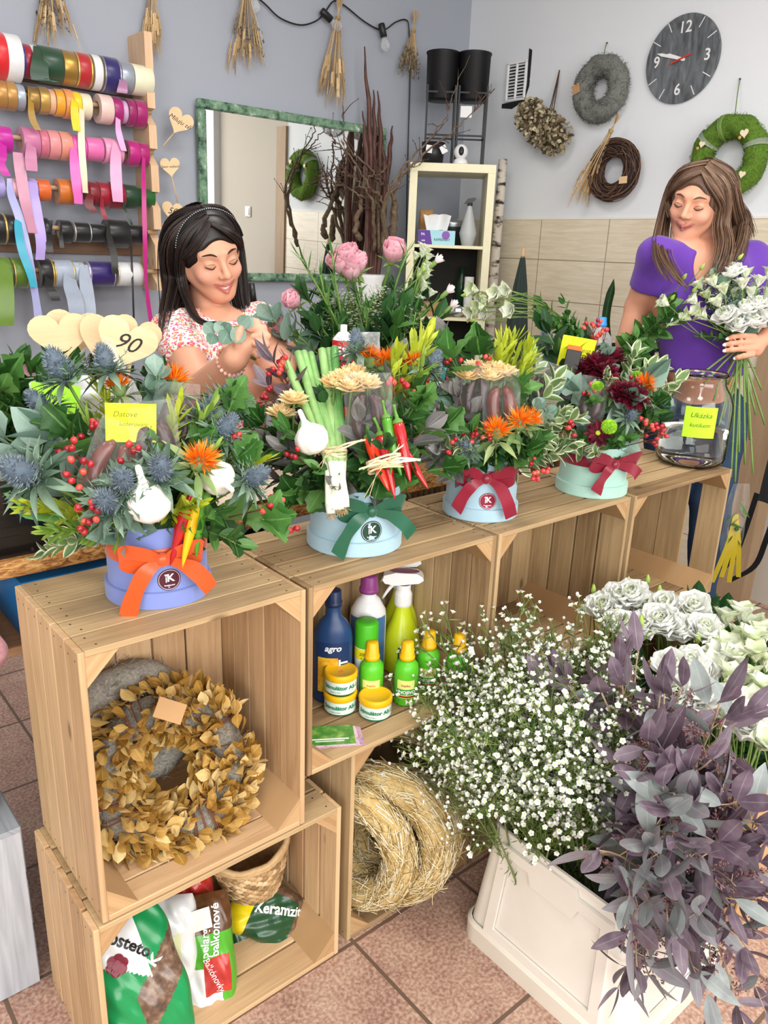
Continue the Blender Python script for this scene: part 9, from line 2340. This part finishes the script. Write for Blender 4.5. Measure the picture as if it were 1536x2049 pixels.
G=[([hl(-0.01, .03, 0.111), hl(0.06, .04, 0.081), hl(0.088, .02, 0.02), at2(1325, 440, d=2.36), at2(1317, 485, d=2.27), at2(1330, 525, d=2.17), at2(1350, 560, d=2.10)], [.015, .03, .04, .05, .06, .04]), ([hl(-0.01, .0, 0.112), hl(0.065, .0, 0.081), hl(0.092, -.02, 0), at2(1330, 455, d=2.38), at2(1330, 500, d=2.26), at2(1350, 535, d=2.15), at2(1378, 572, d=2.09)], [.02, .05, .05, .05, .05, .03]), ([hl(-0.01, .035, 0.11), hl(-0.06, .04, 0.081), hl(-0.087, .02, 0.02), hl(-0.09, .01, -0.06), at2(1452, 490, d=2.27), at2(1442, 530, d=2.25), at2(1432, 550, d=2.25)], [.015, .04, .04, .045, .05, .05, .03]), ([hl(-0.01, .0, 0.112), hl(-0.07, -.01, 0.076), hl(-0.095, -.03, 0), at2(1475, 450, d=2.40), at2(1470, 500, d=2.33), at2(1452, 545, d=2.29)], [.02, .06, .06, .07, .07, .05]), ([hl(-0, -.03, 0.11), hl(-0.05, -.08, 0.066), hl(-0.07, -.1, -0.02), at2(1482, 440, d=2.47), at2(1500, 480, d=2.45)], [.03, .07, .08, .07, .04]), ([hl(-0.01, .055, 0.099), hl(0.035, .072, 0.071), hl(0.068, .05, 0.031), hl(0.085, .015, -0.02), at2(1347, 440, d=2.29)], [.012, .018, .02, .02, .02]), ([hl(-0.012, .055, 0.099), hl(-0.045, .07, 0.071), hl(-0.072, .05, 0.036), hl(-0.086, .025, 0), hl(-0.088, .015, -0.06)], [.012, .02, .022, .022, .025]), ([hl(-0, -.04, 0.106), hl(-0, -.115, 0.046), hl(0, -.125, -0.03), at2(1420, 500, d=2.50)], [.05, .08, .09, .1])]
strands(W2, G, 280, M_h2, .0014, 2, wav=.005, H=(C2, R2))
BQ=at(1484, 690, d=2.445)
for i, (px, py) in enumerate(((1338, 612), (1360, 648), (1382, 640), (1402, 632), (1395, 610), (1420, 600), (1440, 615), (1450, 590), (1470, 600), (1415, 640), (1485, 580), (1500, 598), (1465, 555), (1490, 560), (1515, 575), (1530, 600), (1510, 620), (1455, 640), (1478, 655), (1502, 652), (1525, 640), (1535, 560), (1430, 575), (1405, 580), (1490, 628), (1536, 625))):
 dbl=i in (17, 18, 19, 20, 12, 24, 25, 16);p=at(px, py, d=2.42+(.0 if dbl else .03*math.sin(i*1.7)))
 k='lisianthus_double' if dbl else 'lisianthus_bell'
 place(k, p, nrm(p-BQ)+.5*vd(p)*dbl+(0, 0, .1), 1.15 if dbl else .95, ('double white bloom' if dbl else 'bell-shaped white bloom')+(' on the left side of the bouquet held by the woman in purple' if px<1430 else ' in the round head of the bouquet held by the woman in purple'), 'flower', 'blooms of the held bouquet, '+('left' if px<1430 else 'head')+(' doubles' if dbl else ' bells'))
for i in range(16):
 px, py=rnd.uniform(1400, 1536), rnd.uniform(555, 660);sprig_at(rnd.choice(('green', 'thin', 'euc_silver')), BQ, at(px, py, d=2.45), 'small green leaf sprig in the white bouquet held by the woman in purple', 'leaf sprigs of the held bouquet', s=1.0)
for i in range(14):
 p=at(rnd.uniform(1410, 1530), rnd.uniform(555, 640), d=2.43);place('gyp', p-nrm(p-BQ)*.08, p-BQ, .10, 'tiny white filler blossom sprig in the held bouquet', 'flower sprig', 'filler sprigs of the held bouquet')
for i, (px, py) in enumerate(((1392, 758), (1408, 768), (1428, 800), (1436, 868), (1450, 840), (1462, 955), (1478, 905), (1470, 965), (1500, 880), (1506, 948), (1512, 830), (1530, 850), (1524, 780), (1490, 930), (1455, 770))):
 e=at(px, py, d=2.46+.01*(i%3));t=thing('bouquet_stalk', 'long green stalk hanging below the hand of the woman in purple', 'flower stalk', BQ, 0, 'stalks of the held bouquet');o0=VR*.006*(i%5-2)+vd(BQ)*.005*(i%3-1)
 P=spline([o0+VU*.06+VR*(BQ-e)[0]*.1, o0, (e-BQ)*.5+o0*.5, e-BQ], 12);b=MB();b.g(tube(P, [.0022, .003, .0034], 6));b.build('stalk', M_stem, t)
 b=MB()
 for q in (5, 7, 9):b.g(ball(.0045, .0045, .003, 8, 5), R=frame(P[q+1]-P[q]), T=P[q])
 b.build('nodes', M_bract, t)
for i, (px, py) in enumerate(((1342, 600), (1365, 560), (1400, 540), (1430, 528), (1452, 522), (1475, 520), (1385, 585), (1420, 560))):
 e=at(px, py, d=2.42);s0=kc+VR*(.02+.006*i)-(0, 0, .05);t=thing('grass_stem', 'thin arching green stem rising right from the black bucket', 'flower stem', s0, 0, 'thin stems rising from the black bucket');b=MB();b.g(tube(spline([np.zeros(3), (e-s0)*.45+(0, 0, .01), e-s0], 10), .0014, 5));b.build('stem', M_stem, t)
 place('lisianthus_bud', e, e-s0, .8, 'slim green bud on a thin stem rising right from the black bucket', 'flower bud', 'buds rising right from the black bucket')
for i, (px, py) in enumerate(((1290, 672), (1305, 650), (1320, 660), (1330, 640), (1300, 690))):sprig_at('green', kc-(0, 0, .05), at(px, py, d=2.45), 'green leaves at the rim of the black bucket beside the woman in purple', 'leaves at the black bucket rim')
finish_protos()
